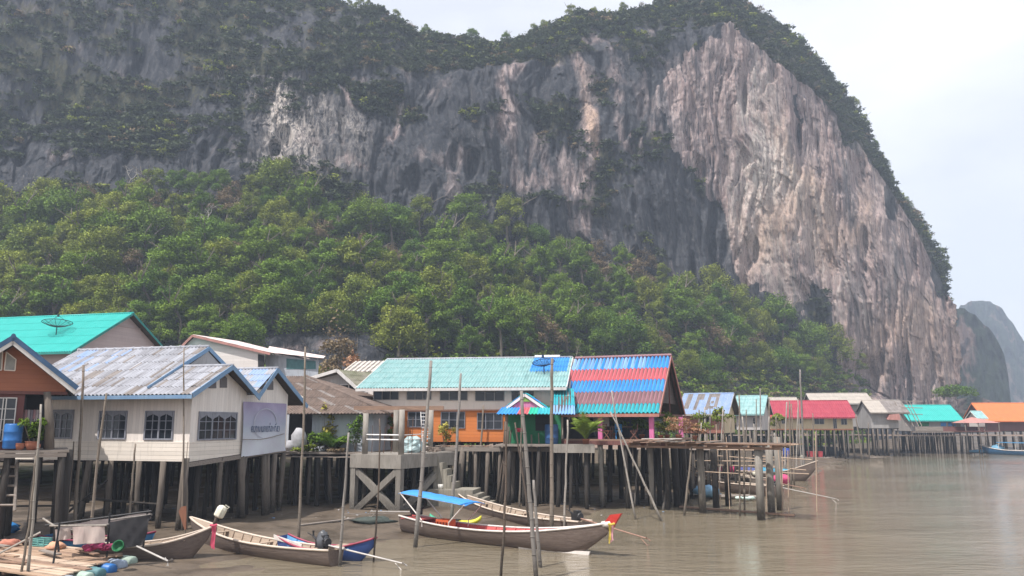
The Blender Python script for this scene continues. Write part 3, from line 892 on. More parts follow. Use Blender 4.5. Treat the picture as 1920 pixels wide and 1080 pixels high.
WHITE_TRIM = weathered("white_trim", (0.66, 0.63, 0.60), None, 0.6, 1.0, (1, 1, 0.5), 0.35)
GREY_TRIM = weathered("grey_trim", (0.40, 0.385, 0.37), None, 0.7)
BROWN_TRIM = wood("maroon_trim", (0.20, 0.085, 0.075), (0.12, 0.06, 0.055))
FRAME_G = weathered("grey_blue_frame", (0.265, 0.275, 0.315), None, 0.65)
METAL = plain("dull_metal", (0.35, 0.34, 0.33), 0.45, 0.6)
BLACK = plain("black_paint", (0.028, 0.028, 0.030), 0.55)
PINK = weathered("pink_paint", (0.62, 0.17, 0.36), (0.52, 0.14, 0.30), 0.6)
def sheet(name, c, c2=None, grime=0.3, rough=0.6, scale=0.8):
    """Roof sheets: blotches of fading, and dark run-off streaks down the slope."""
    t = NT(name)
    a = t.rng(t.noise(t.coord((1.6, 0.7, 0.7)), scale, 6.0), 0.35, 0.68)
    col = t.mix(a, c, c2 or dk(c, 0.78))
    st = t.noise(t.coord((5.5, 0.28, 0.28)), 1.0, 5.0, 0.65)
    col = t.mix(t.rng(st, 0.52, 0.72, 0, grime), col, dk(c, 0.38))
    col = t.mix(t.rng(st, 0.28, 0.42, grime * 0.6, 0), col, tuple(min(1, x * 1.25 + 0.05) for x in c))
    col = t.mix(t.rng(t.noise(t.coord((0.8, 0.8, 0.8)), 2.2, 7.0, 0.7), 0.60, 0.74, 0, grime), col, (0.13, 0.085, 0.06))
    t.color(col)
    t.rough(rough)
    return t.mat
R_TURQ = sheet("turquoise_sheet", (0.022, 0.345, 0.305), (0.03, 0.38, 0.34), 0.10, 0.45)
R_TEAL = sheet("faded_teal_sheet", (0.185, 0.345, 0.345), (0.27, 0.42, 0.415), 0.5, 0.65, 1.6)
R_TEAL2 = sheet("pale_teal_sheet", (0.275, 0.425, 0.42), (0.19, 0.35, 0.35), 0.5, 0.65, 1.6)
R_GREY = sheet("grey_cement_sheet", (0.30, 0.305, 0.335), (0.215, 0.215, 0.23), 0.6, 0.85, 1.4)
R_GREY2 = sheet("stained_cement_sheet", (0.24, 0.215, 0.20), (0.16, 0.14, 0.13), 0.6, 0.85, 1.4)
R_GREYL = sheet("pale_cement_sheet", (0.365, 0.375, 0.41), (0.275, 0.28, 0.305), 0.55, 0.85, 1.4)
R_BLUEF = sheet("faded_blue_sheet", (0.22, 0.31, 0.50), (0.29, 0.36, 0.49), 0.4, 0.75, 1.4)
R_BLUE = sheet("blue_sheet", (0.025, 0.20, 0.54), (0.045, 0.26, 0.58), 0.2, 0.5)
R_LBLUE = sheet("light_blue_sheet", (0.22, 0.38, 0.62), (0.12, 0.28, 0.58), 0.25, 0.5)
R_RED = sheet("rose_red_sheet", (0.46, 0.105, 0.125), (0.40, 0.09, 0.105), 0.25, 0.5)
R_CRIM = sheet("crimson_sheet", (0.285, 0.032, 0.055), (0.34, 0.05, 0.07), 0.25, 0.55)
R_MAUVE = sheet("mauve_sheet", (0.24, 0.125, 0.145), (0.20, 0.10, 0.115), 0.3, 0.55)
R_AQUA = sheet("aqua_sheet", (0.018, 0.29, 0.355), (0.03, 0.345, 0.38), 0.2, 0.5)
R_GREENB = sheet("green_sheet", (0.02, 0.42, 0.28), None, 0.2, 0.5)
R_ORANGE = sheet("orange_sheet", (0.60, 0.165, 0.05), (0.54, 0.145, 0.045), 0.12, 0.5)
R_BROWN = sheet("brown_cement_sheet", (0.165, 0.122, 0.10), (0.105, 0.08, 0.068), 0.55, 0.9, 1.4)
R_MOSS = sheet("mossy_sheet", (0.25, 0.235, 0.19), (0.14, 0.15, 0.085), 0.5, 0.9, 1.0)
R_CREAM = sheet("cream_sheet", (0.62, 0.57, 0.49), None, 0.2, 0.6)
R_PINKW = sheet("pinkish_white_sheet", (0.66, 0.55, 0.52), (0.58, 0.47, 0.44), 0.2, 0.6)
R_SALMON = sheet("salmon_sheet", (0.45, 0.22, 0.19), None, 0.35, 0.7)
R_BEIGE = sheet("beige_cement_sheet", (0.40, 0.36, 0.315), (0.33, 0.30, 0.265), 0.4, 0.85)
W_CREAMV = boards("cream_vertical_boards", (0.80, 0.74, 0.68), (0.74, 0.675, 0.615), True, 0.24, grime=0.38, line=0.62)
W_CREAMH = boards("cream_level_boards", (0.79, 0.725, 0.64), (0.73, 0.66, 0.575), False, 0.235, grime=0.42, line=0.42)
W_ORANGE = boards("orange_boards", (0.60, 0.20, 0.055), (0.54, 0.17, 0.05), False, 0.26, grime=0.12, line=0.55)
W_BROWN = boards("red_brown_boards", (0.37, 0.140, 0.075), (0.31, 0.115, 0.065), False, 0.24, grime=0.15, line=0.62)
W_MAROON = boards("dark_red_boards", (0.15, 0.055, 0.05), None, True, 0.22, line=0.7)
W_PINKG = boards("pink_grey_boards", (0.46, 0.385, 0.37), (0.42, 0.35, 0.335), False, 0.30, grime=0.15, line=0.72)
W_WHITE = boards("white_boards", (0.70, 0.655, 0.62), (0.64, 0.59, 0.555), False, 0.30, grime=0.15, line=0.72)
W_CREAM = weathered("cream_plaster", (0.80, 0.70, 0.62), (0.76, 0.66, 0.57), 0.85, 0.7, (1, 1, 0.6), 0.2)
W_CREAMY = weathered("cream_yellow_wall", (0.60, 0.49, 0.32), None, 0.85, 0.7, (1, 1, 0.6), 0.2)
W_BLUEG = weathered("blue_grey_plaster", (0.42, 0.45, 0.485), (0.30, 0.33, 0.37), 0.9, 0.8, (1, 1, 0.5), 0.55)
W_GREY = weathered("grey_wall", (0.36, 0.345, 0.335), (0.27, 0.26, 0.25), 0.9, 0.7, (1, 1, 0.5), 0.4)
W_GREEN = weathered("green_wall", (0.02, 0.16, 0.075), (0.03, 0.20, 0.09), 0.8, 0.7)
W_BRICK = boards("brick_red_wall", (0.30, 0.13, 0.095), (0.25, 0.11, 0.085), False, 0.14, line=0.6, edge=0.15)
W_LGREY = weathered("pale_grey_wall", (0.48, 0.45, 0.43), None, 0.9, 0.7, (1, 1, 0.5), 0.35)

def roof_sheet(name, parent, A, B, C, D, mats, pick=None, period=0.25, amp=0.035, rows=6, spp=5, thick=True):
    """Corrugated sheets from the eave A-B up to the ridge D-C, laid in overlapping rows."""
    A, B, C, D = map(Vector, (A, B, C, D))
    n = (B - A).cross(D - A).normalized()
    if n.z < 0: n = -n
    nper = max(2, round((B - A).length / period))
    nu = nper * spp
    mb = MB()
    cuts = rows if isinstance(rows, list) else [r / rows for r in range(rows + 1)]
    rows = len(cuts) - 1
    for r in range(rows):
        v0, v1 = cuts[r], min(1, cuts[r + 1] + 0.06 / rows)
        vs = []
        for v, lift in ((v0, 0.028), (v1, 0.0)):
            E, F = A.lerp(D, v), B.lerp(C, v)
            for k in range(nu + 1):
                vs.append(E.lerp(F, k / nu) + n * (amp * math.sin(2 * math.pi * k / spp) + lift + 0.05))
        b = len(mb.v)
        mb.v += [tuple(p) for p in vs]
        for k in range(nu):
            mb.f.append((b + k, b + k + 1, b + nu + 1 + k + 1, b + nu + 1 + k))
            mb.m.append(pick((k + 0.5) / nu, (cuts[r] + cuts[r + 1]) / 2) if pick else 0)
    if thick:
        mb.add([A, B, C, D], [(0, 3, 2, 1)], len(mats) if isinstance(mats, list) else 1)
    o = mb.build(name, (mats if isinstance(mats, list) else [mats]) + ([UNDER] if thick else []), parent)
    o.data.polygons.foreach_set("use_smooth", [len(p.vertices) == 4 and p.material_index < (len(mats) if isinstance(mats, list) else 1) for p in o.data.polygons])
    return o
def stilt(parent, x, y, z1, F, r=0.13, mat=None, seed=0, gz0=None, tilt=0.25, name="stilt"):
    g = random.Random(int(x * 131 + y * 977 + seed))
    w = F.w(x, y)
    z0 = (gz_raw(w.x, w.y) if gz0 is None else gz0) - 0.5
    dx, dy = g.uniform(-tilt, tilt), g.uniform(-tilt, tilt)
    mb = MB()
    pts = [(x + dx * (1 - s) + g.uniform(-.03, .03), y + dy * (1 - s) + g.uniform(-.03, .03), z0 + (z1 - z0) * s) for s in (0, 0.3, 0.6, 1)]
    mb.tube(pts, [r * g.uniform(0.85, 1.2) for _ in pts], 7)
    return mb.build(name, mat or STILT, parent, True)
def window(parent, F, face, rect, fmat, panes=2, bars=1, at=0.0, fw=0.07, lobes=False, name="window"):
    """A framed window set on a wall plane; rect = (left, top, right, bottom) in the photograph."""
    if face == 'y':
        a, b = F.ony(rect[0], rect[1], at), F.ony(rect[2], rect[3], at)
        u0, u1, z1, z0 = a.x, b.x, (a.z + F.ony(rect[2], rect[1], at).z) / 2, (b.z + F.ony(rect[0], rect[3], at).z) / 2
        pt = lambda u, d, z: (u, at - d, z)
    else:
        a, b = F.onx(rect[0], rect[1], at), F.onx(rect[2], rect[3], at)
        u0, u1, z1, z0 = a.y, b.y, (a.z + F.onx(rect[2], rect[1], at).z) / 2, (b.z + F.onx(rect[0], rect[3], at).z) / 2
        pt = lambda u, d, z: (at + d, u, z)
    if u0 > u1: u0, u1 = u1, u0
    return window_at(parent, pt, u0, u1, z0, z1, fmat, panes, bars, fw, lobes, name)
def window_at(parent, pt, u0, u1, z0, z1, fmat, panes=2, bars=1, fw=0.07, lobes=False, name="window"):
    mb = MB()
    def sp(ua, ub, za, zb, d0, d1): mb.span(pt(ua, d0, za), pt(ub, d1, zb))
    sp(u0 - fw, u1 + fw, z0 - fw, z0, 0.004, 0.085); sp(u0 - fw, u1 + fw, z1, z1 + fw, 0.004, 0.085)
    sp(u0 - fw, u0, z0, z1, 0.004, 0.08); sp(u1, u1 + fw, z0, z1, 0.004, 0.08)
    w = (u1 - u0) / panes
    for k in range(panes):
        if k: sp(u0 + k * w - fw * 0.6, u0 + k * w + fw * 0.6, z0, z1, 0.004, 0.07)
        if lobes:
            a0, a1 = u0 + k * w + fw * 0.6, u0 + (k + 1) * w - fw * 0.6
            sp((a0 + a1) / 2 - 0.02, (a0 + a1) / 2 + 0.02, z0, z1, 0.02, 0.055)
            poly = [(a0, z1), (a1, z1), (a1, z1 - 0.32 * (a1 - a0))]
            for s in range(9):
                q = 1 - s / 8
                poly.append((a0 + (a1 - a0) * q, z1 - (a1 - a0) * (0.10 + 0.20 * abs(math.cos(q * math.pi * 1.0)) ** 1.5 + 0.04 * math.cos(q * 6 * math.pi))))
            poly.append((a0, z1 - 0.32 * (a1 - a0)))
            a_ = [pt(u, 0.02, z) for u, z in poly]
            mb.prism(a_, Vector(pt(0, 0.062, 0)) - Vector(pt(0, 0.02, 0)))
        for bz in range(bars):
            zz = z0 + (z1 - z0) * (bz + 1) / (bars + 1)
            sp(u0 + k * w, u0 + (k + 1) * w, zz - 0.018, zz + 0.018, 0.02, 0.05)
    o = mb.build(name, fmat, parent)
    gb = MB()
    gb.span(pt(u0, 0.006, z0), pt(u1, 0.016, z1))
    gb.build("pane", GLASS, o)
    return o
def slab(parent, name, a, b, mat):
    mb = MB(); mb.span(a, b)
    return mb.build(name, mat, parent)
def rake(mb, p, q, w=0.05, h=0.26, mi=0):
    mb.bar(p, q, w, h, mi)

# ------------------------------------------------------------------ the cream house on stilts (near left)
o = P(352, 868, 47.2)
F = Fw = Frame((o.x, o.y), R(-15))
H = empty("stilt_house", F.o, F.rz, "cream boarded stilt house with faded blue bargeboards and a weathered grey corrugated roof", "house")
zb, zs = F.ony(250, 864).z, F.ony(270, 828).z
ze = F.ony(250, 742, -0.9).z
yr, xr = 5.3, F.ony(391, 657, 5.3).x
zr = F.ony(250, 656, 5.3).z
xl = -13.6
y1, y2 = 5.65, 10.7
zr1, xr1 = F.ony(433, 687, 2.8).z, F.ony(436, 687, 2.8).x
zr2, xr2 = F.ony(518, 692, 8.2).z, F.ony(520, 692, 8.2).x
mb = MB(); mb.span((xl + 0.5, 0, zs), (-0.13, 0.13, ze + 0.35)); mb.build("wall", W_CREAMV, H)
mb = MB(); mb.span((xl + 0.5, -0.04, zb), (-0.10, 0.11, zs)); mb.build("wall", W_CREAMH, H)["label"] = "level-boarded lower wall"
zb2 = F.onx(450, 852).z
zs2 = zs
def gpoly(ya, yb, yc, z0, ze_, zt): return [(0, ya, z0), (0, yb, z0), (0, yb, ze_), (0, yc, zt), (0, ya, ze_)]
sl = (zr1 - ze) / (2.8 + 0.9)
mb = MB()
mb.prism(gpoly(0, y1, 2.8, zs2, ze + 0.9 * sl - 0.12, zr1 - 0.16), (-0.12, 0, 0))
mb.build("gable_wall", W_CREAMV, H)
mb = MB()
mb.prism(gpoly(y1 + 0.002, y2, 8.2, zs2, ze + 0.9 * sl - 0.05, zr2 - 0.16), (-0.12, 0, 0))
mb.build("gable_wall", W_CREAMV, H)
mb = MB(); mb.prism([(0.03, 0, zb2 - 0.25), (0.03, y2, zb2 + 0.30), (0.03, y2, zs2), (0.03, 0, zs2)], (-0.10, 0, 0)); mb.build("wall", W_CREAMH, H)["label"] = "level-boarded lower wall of the gable end"
mb = MB(); mb.span((xl, 0.5, zb + 0.02), (-0.2, y2, zb + 0.14)); mb.build("floor", STILT_D, H)
g_roof = random.Random(5)
pat = {}
def pick_grey(u, v):
    c = int(u * 48)
    k = (c, int(v * 6) if (c * 7) % 3 else 0)
    if k not in pat:
        x = g_roof.random()
        pat[k] = 3 if ((0.08 < u < 0.26 or 0.33 < u < 0.42) and x < 0.62 and (v > 0.45 or u < 0.2)) else (1 if x < 0.20 else (2 if x < 0.62 else 0))
    return pat[k]
GM = [R_GREY, R_GREY2, R_GREYL, R_BLUEF]
roof_sheet("roof", H, (xl, -0.9, ze), (xr, -0.9, ze), (xr, yr, zr), (xl, yr, zr), GM, pick_grey, 0.28, 0.055, 6)
roof_sheet("roof", H, (xl, 2 * yr + 0.9, ze), (xr, 2 * yr + 0.9, ze), (xr, yr, zr), (xl, yr, zr), GM, pick_grey, 0.28, 0.055, 6)
pat2 = lambda u, v: pick_grey(0.55 + u * 0.45, v)
roof_sheet("roof", H, (xr + 0.01, -0.9, ze), (xr1, -0.9, ze), (xr1, 2.8, zr1), (xr + 0.01, 2.8, zr1), GM, pat2, 0.27, 0.04, 4)["label"] = "lower roof over the first front gable"
roof_sheet("roof", H, (xr - 1.4, y1 + 0.1, ze + 0.25), (xr1, y1 + 0.1, ze + 0.25), (xr1, 2.8, zr1), (xr - 1.4, 2.8, zr1), GM, pat2, 0.27, 0.04, 4)
blu = lambda u, v: 3 if (int(u * 7) + int(v * 4)) % 3 else 2
roof_sheet("roof", H, (xr - 1.0, y1 - 0.1, ze + 0.25), (xr2, y1 - 0.1, ze + 0.25), (xr2, 8.2, zr2), (xr - 1.0, 8.2, zr2), GM, blu, 0.27, 0.04, 4)["label"] = "bluish roof over the second gable"
roof_sheet("roof", H, (xr - 1.0, 12.3, ze - 0.3), (xr2, 12.3, ze - 0.3), (xr2, 8.2, zr2), (xr - 1.0, 8.2, zr2), GM, blu, 0.27, 0.04, 4)
mb = MB()
for a, b, z in ((xl, xr, zr), ):
    mb.tube([(a, yr, z + 0.07), (b, yr, z + 0.07)], 0.12, 8)
mb.tube([(xr - 1.4, 2.8, zr1 + 0.06), (xr1 + 0.05, 2.8, zr1 + 0.06)], 0.11, 8)
mb.tube([(xr - 1.0, 8.2, zr2 + 0.06), (xr2 + 0.05, 8.2, zr2 + 0.06)], 0.11, 8)
for k in range(14): mb.tube([(xl + (xr - xl) * k / 14, yr, zr + 0.07), (xl + (xr - xl) * k / 14 + 0.12, yr, zr + 0.075)], 0.15, 8)
mb.build("ridge_cap", R_GREYL, H, True)
mb = MB()
rake(mb, (xr + 0.04, -0.3, ze + 0.45), (xr + 0.04, yr, zr - 0.06)); rake(mb, (xr + 0.04, yr, zr - 0.06), (xr + 0.04, 2 * yr + 0.3, ze + 0.45))
rake(mb, (xr1 + 0.04, -0.95, ze - 0.02), (xr1 + 0.04, 2.8, zr1 - 0.05), h=0.3); rake(mb, (xr1 + 0.045, 2.8, zr1 - 0.05), (xr1 + 0.045, y1 + 0.35, ze + 0.02), h=0.3)
rake(mb, (xr2 + 0.04, y1 + 0.5, ze + 0.2), (xr2 + 0.04, 8.2, zr2 - 0.05), h=0.3); rake(mb, (xr2 + 0.045, 8.2, zr2 - 0.05), (xr2 + 0.045, 12.5, ze - 0.4), h=0.3)
mb.span((xl, -0.97, ze - 0.20), (xr1, -0.91, ze + 0.02))
mb.build("bargeboard", BLUE_TRIM, H)
mb = MB(); mb.prism([(xr - 0.02, 2.9, zr1 - 0.1), (xr - 0.02, 2 * yr - 2.9, zr1 - 0.1), (xr - 0.02, yr, zr - 0.25)], (-0.05, 0, 0)); mb.build("gable_panel", W_GREY, H)
for r_ in ((96, 771, 133, 820), (190, 773, 234, 821), (276, 773, 322, 822)):
    window(H, F, 'y', r_, FRAME_G, 2, 2, 0.0, 0.09, True)
window(H, F, 'x', (374, 775, 440, 822), FRAME_G, 3, 2, 0.0, 0.09, True)
t = NT("vent_louvre"); t.color((0.15, 0.14, 0.14)); t.rough(0.8); VENT = t.mat
def vent(pl, rect, top, mat=None, frm=None):
    """A wedge-topped louvre let into a gable: rect in the photograph, top = pixel height of its lower upper corner, on the side given."""
    (x0, y0, x1, y1_), side = rect, top[1]
    q = [pl(x0, y1_), pl(x1, y1_), pl(x1, y0 if side == 'l' else top[0]), pl((x0 + x1) / 2, y0), pl(x0, top[0] if side == 'l' else y0)]
    return q
for (x0, y0, x1, yb_, yt, s) in ((391, 715, 405, 728, 724, 'l'), (412, 702, 425, 727, 709, 'r'), (487, 716, 497, 730, 725, 'l'), (501, 711, 512, 731, 715, 'r')):
    pl = lambda x, y: F.onx(x, y, 0.004)
    q = [pl(x0, yb_), pl(x1, yb_), pl(x1, y0 if s == 'l' else yt), pl((x0 + x1) / 2, y0 - 1), pl(x0, yt if s == 'l' else y0)]
    mb = MB(); mb.prism(q, (0.03, 0, 0)); mb.build("vent", VENT, H)
mb = MB(); mb.bar((0.05, -0.1, zb2 - 0.42), (0.05, y2 + 0.2, zb2 + 0.14), 0.12, 0.26); mb.build("beam", PLANK, H)
mb = MB()
for k in range(11):
    mb.bar((-6.0, 0.5 + k, zb - 0.08), (0.0, 0.5 + k, zb - 0.08 + 0.03 * k * 0), 0.1, 0.16)
mb.build("joist", STILT_D, H)
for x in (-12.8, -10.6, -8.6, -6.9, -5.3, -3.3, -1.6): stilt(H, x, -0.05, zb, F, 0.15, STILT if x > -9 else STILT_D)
stilt(H, -0.05, -0.12, zb + 0.2, F, 0.24, STILT, tilt=0.1)
for k, y in enumerate((3.2, 5.3, 5.75, 7.9, 8.4, 9.3, 10.5)): stilt(H, 0.0, y, zb + 0.1, F, 0.2 if k % 2 else 0.16, STILT)
mb = MB()
for (a_, b_) in (((-12.8, -0.2, 1.3), (-7.0, -0.2, 1.5)), ((-6.9, -0.22, 1.9), (-1.6, -0.22, 1.7)), ((-8.6, -0.25, 0.6), (-5.3, -0.25, 3.0))): mb.tube([a_, b_], 0.07, 6)
mb.build("brace", STILT_D, H)
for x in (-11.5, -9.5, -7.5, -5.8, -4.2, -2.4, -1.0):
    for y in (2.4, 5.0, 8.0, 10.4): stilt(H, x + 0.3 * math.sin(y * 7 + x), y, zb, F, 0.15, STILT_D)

# banner tied over the second gable wall
cn = [F.onx(456, 753, 0.10), F.onx(536, 757, 0.10), F.onx(535, 845, 0.16), F.onx(453, 857, 0.20)]
B = empty("banner", F.o, F.rz, "lavender and pale blue cloth banner with dark lettering on the cream house", "banner")
nx_, nz_ = 18, 22
V, Q, Tn = [], [], []
for j in range(nz_ + 1):
    for i in range(nx_ + 1):
        u, v = i / nx_, j / nz_
        p = cn[0].lerp(cn[1], u).lerp(cn[3].lerp(cn[2], u), v)
        w_ = 0.05 * math.sin(u * 8 + v * 4) * (0.3 + v) + 0.04 * math.sin((u - v) * 15) * max(0, 0.5 - v) +  (0.10 * max(0, math.sin((u + 0.9 * v) * 7.0)) * max(0, v - 0.62) * 2)
        V.append((p.x + w_ + 0.02, p.y, p.z)); Tn.append(v)
ii = np.arange(len(V)).reshape(nz_ + 1, nx_ + 1)
Q = np.stack([ii[:-1, :-1], ii[:-1, 1:], ii[1:, 1:], ii[1:, :-1]], -1).reshape(-1, 4)
t = NT("banner_print")
a = t.attr("down")
col = t.mix(t.rng(a, 0.02, 0.5), (0.30, 0.25, 0.385), (0.36, 0.41, 0.50))
col = t.mix(t.rng(a, 0.42, 0.72), col, (0.56, 0.59, 0.63))
t.color(t.mix(t.rng(t.noise(t.coord((1, 1, 1)), 1.4, 4), 0.4, 0.7, 0, 0.3), col, (0.46, 0.40, 0.52)))
t.rough(0.55)
link("cloth", np_mesh("cloth", np.array(V), Q, t.mat, {"down": np.array(Tn)}, True), B)
RING = plain("banner_ring", (0.52, 0.54, 0.62), 0.6)
LETTER = plain("banner_letter", (0.10, 0.13, 0.22), 0.6)
cc = F.onx(498, 794, 0.20)
rad = abs(F.onx(519, 794, 0.2).y - F.onx(477, 794, 0.2).y) / 2
mb = MB()
for k in range(30):
    a0, a1 = R(-70 + k * 11), R(-70 + (k + 1) * 11)
    q = [(cc.x, cc.y + math.cos(a) * r_ * rad, cc.z + math.sin(a) * r_ * rad * 0.72) for a, r_ in ((a0, 0.98), (a1, 0.98), (a1, 1.03), (a0, 1.03))]
    mb.prism(q, (0.003, 0, 0))
mb.build("ring_print", RING, B)
def text(name, parent, s, p, size, rot, mat, align='CENTER'):
    cu = bpy.data.curves.new(name, 'FONT')
    cu.body, cu.size, cu.align_x, cu.extrude = s, size, align, 0.006
    cu.materials.append(mat)
    o = bpy.data.objects.new(name, cu)
    COL.objects.link(o)
    o.parent = parent
    o.location, o.rotation_euler = p, rot
    bpy.context.view_layer.update()
    me = bpy.data.meshes.new_from_object(o.evaluated_get(bpy.context.evaluated_depsgraph_get()))
    m = link(name, me, parent)
    if size < 0:
        xs = [v.co.x for v in me.vertices]; k = -size / (max(xs) - min(xs)); m.scale = (k, k * 1.9, 1)
    m.location, m.rotation_euler = p, rot
    bpy.data.objects.remove(o)
    return m
p1, p2 = F.onx(471, 812, 0.20), F.onx(524, 808, 0.20)
text("lettering", B, "คนทำงานการท่องเที่ยว", ((p1 + p2) / 2), -abs(p2.y - p1.y), (R(90), 0, R(90)), LETTER)
mb = MB(); mb.tube([F.onx(455, 824, 0.30), F.onx(488, 824, 0.34), F.onx(508, 820, 0.34), F.onx(533, 813, 0.28)], 0.025, 5); mb.build("rope", PLANK, B)

# ------------------------------------------------------------------ red-brown house at the left edge
o = P(45, 848, 41.5)
F = Fb = Frame((o.x, o.y), R(30))
H = empty("stilt_house", F.o, F.rz, "red-brown boarded stilt house with a blue and white edged gable at the left edge", "house")
pk_, er = F.ony(25, 634, -1.0), F.ony(144, 729, -1.0)
hs = er.x - pk_.x
zd = F.ony(45, 845, -1.2).z
zw = F.ony(30, 733, 0).z
mb = MB()
gx0, gx1, zg = pk_.x - hs * 0.80, pk_.x + hs * 0.84, zw
slp = (pk_.z - er.z) / hs
mb.prism([(gx0, 0, zg), (gx1, 0, zg), (gx1, 0, pk_.z - 0.35 - slp * hs * 0.84), (pk_.x, 0, pk_.z - 0.35), (gx0, 0, pk_.z - 0.35 - slp * hs * 0.80)], (0, 0.12, 0))
mb.build("wall", W_BROWN, H)
xw = F.ony(45, 760, 0.1).x
mb = MB(); mb.span((gx0, 0.1, zd), (xw, 0.22, zg - 0.002)); mb.build("wall", W_MAROON, H)["label"] = "dark red lower wall"
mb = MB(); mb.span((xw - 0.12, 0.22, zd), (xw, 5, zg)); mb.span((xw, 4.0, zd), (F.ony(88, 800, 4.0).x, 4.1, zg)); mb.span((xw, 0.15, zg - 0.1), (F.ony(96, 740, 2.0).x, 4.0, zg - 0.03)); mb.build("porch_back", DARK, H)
mb = MB(); mb.span((gx0, -0.06, zg - 0.16), (gx1 + 0.1, 0.16, zg)); mb.build("beam", BROWN_TRIM, H)
for s in (-1, 1):
    ex = pk_.x + s * hs
    q = [(ex, -1.0, er.z), (ex, 9.0, er.z), (pk_.x, 9.0, pk_.z), (pk_.x, -1.0, pk_.z)]
    roof_sheet("roof", H, *(q if s > 0 else q), [R_SALMON, R_GREY2], lambda u, v: 0 if (int(u * 11) * 3 + int(v * 5)) % 4 else 1, 0.27, 0.04, 4)
mb = MB()
for s in (-1, 1): rake(mb, (pk_.x, -1.06, pk_.z + 0.03), (pk_.x + s * hs * 1.01, -1.06, er.z + 0.03), 0.05, 0.24)
mb.tube([(pk_.x, -1.1, pk_.z + 0.12), (pk_.x, 9, pk_.z + 0.12)], 0.11, 8)
mb.build("bargeboard", plain("navy_trim", (0.06, 0.12, 0.22), 0.6), H)
mb = MB()
for s in (-1, 1): rake(mb, (pk_.x, -1.03, pk_.z - 0.20), (pk_.x + s * hs * 0.99, -1.03, er.z - 0.20), 0.05, 0.24)
mb.build("bargeboard", WHITE_TRIM, H)["label"] = "white lower edge board"
PALEV = plain("pale_vent", (0.36, 0.36, 0.34), 0.7)
for (a, b, c, d_) in (((-6, 662), (5, 658), (3, 694), (-6, 694)), ((12, 660), (30, 674), (28, 695), (8, 694))):
    mb = MB(); mb.prism([F.ony(x, y, -0.003) for x, y in (a, b, c, d_)], (0, -0.04, 0))
    v_ = mb.build("vent", PALEV, H)
    mb = MB(); pts = [F.ony(x, y, -0.06) for x, y in (a, b, c, d_)]
    for k in range(4): mb.bar(pts[k], pts[(k + 1) % 4], 0.05, 0.06, up=Vector((0, 1, 0)))
    mb.build("frame", W_CREAM, v_)
window(H, F, 'y', (8, 747, 22, 826), WHITE_TRIM, 1, 3, 0.1, 0.05)
window(H, F, 'y', (-14, 747, 3, 826), WHITE_TRIM, 1, 3, 0.1, 0.05)
mb = MB(); mb.span((gx0, -1.3, zd - 0.12), (gx1 + 0.4, 4.2, zd)); mb.build("deck", PLANK, H)
mb = MB(); mb.bar((gx0, -1.25, zd - 0.24), (gx1 + 0.3, -1.25, zd - 0.24), 0.12, 0.2); mb.build("beam", PLANK, H)
mb = MB()
pA, pB = F.ony(92, 842, -0.6), F.ony(88, 742, -0.6)
mb.tube([pA, (pA + pB) / 2 + Vector((0.08, 0, 0)), pB + Vector((0, 0, 0.2))], [0.26, 0.22, 0.17], 9); mb.build("post", STILT, H, True)
for x in (gx0 + 0.5, xw - 0.4, xw + 0.9, gx1 + 0.1):
    for y in (-1.1, 1.4, 3.8): stilt(H, x, y, zd - 0.1, F, 0.17, STILT_D)
stilt(H, gx1 + 0.35, -0.3, zd, F, 0.3, STILT_D, tilt=0.05)

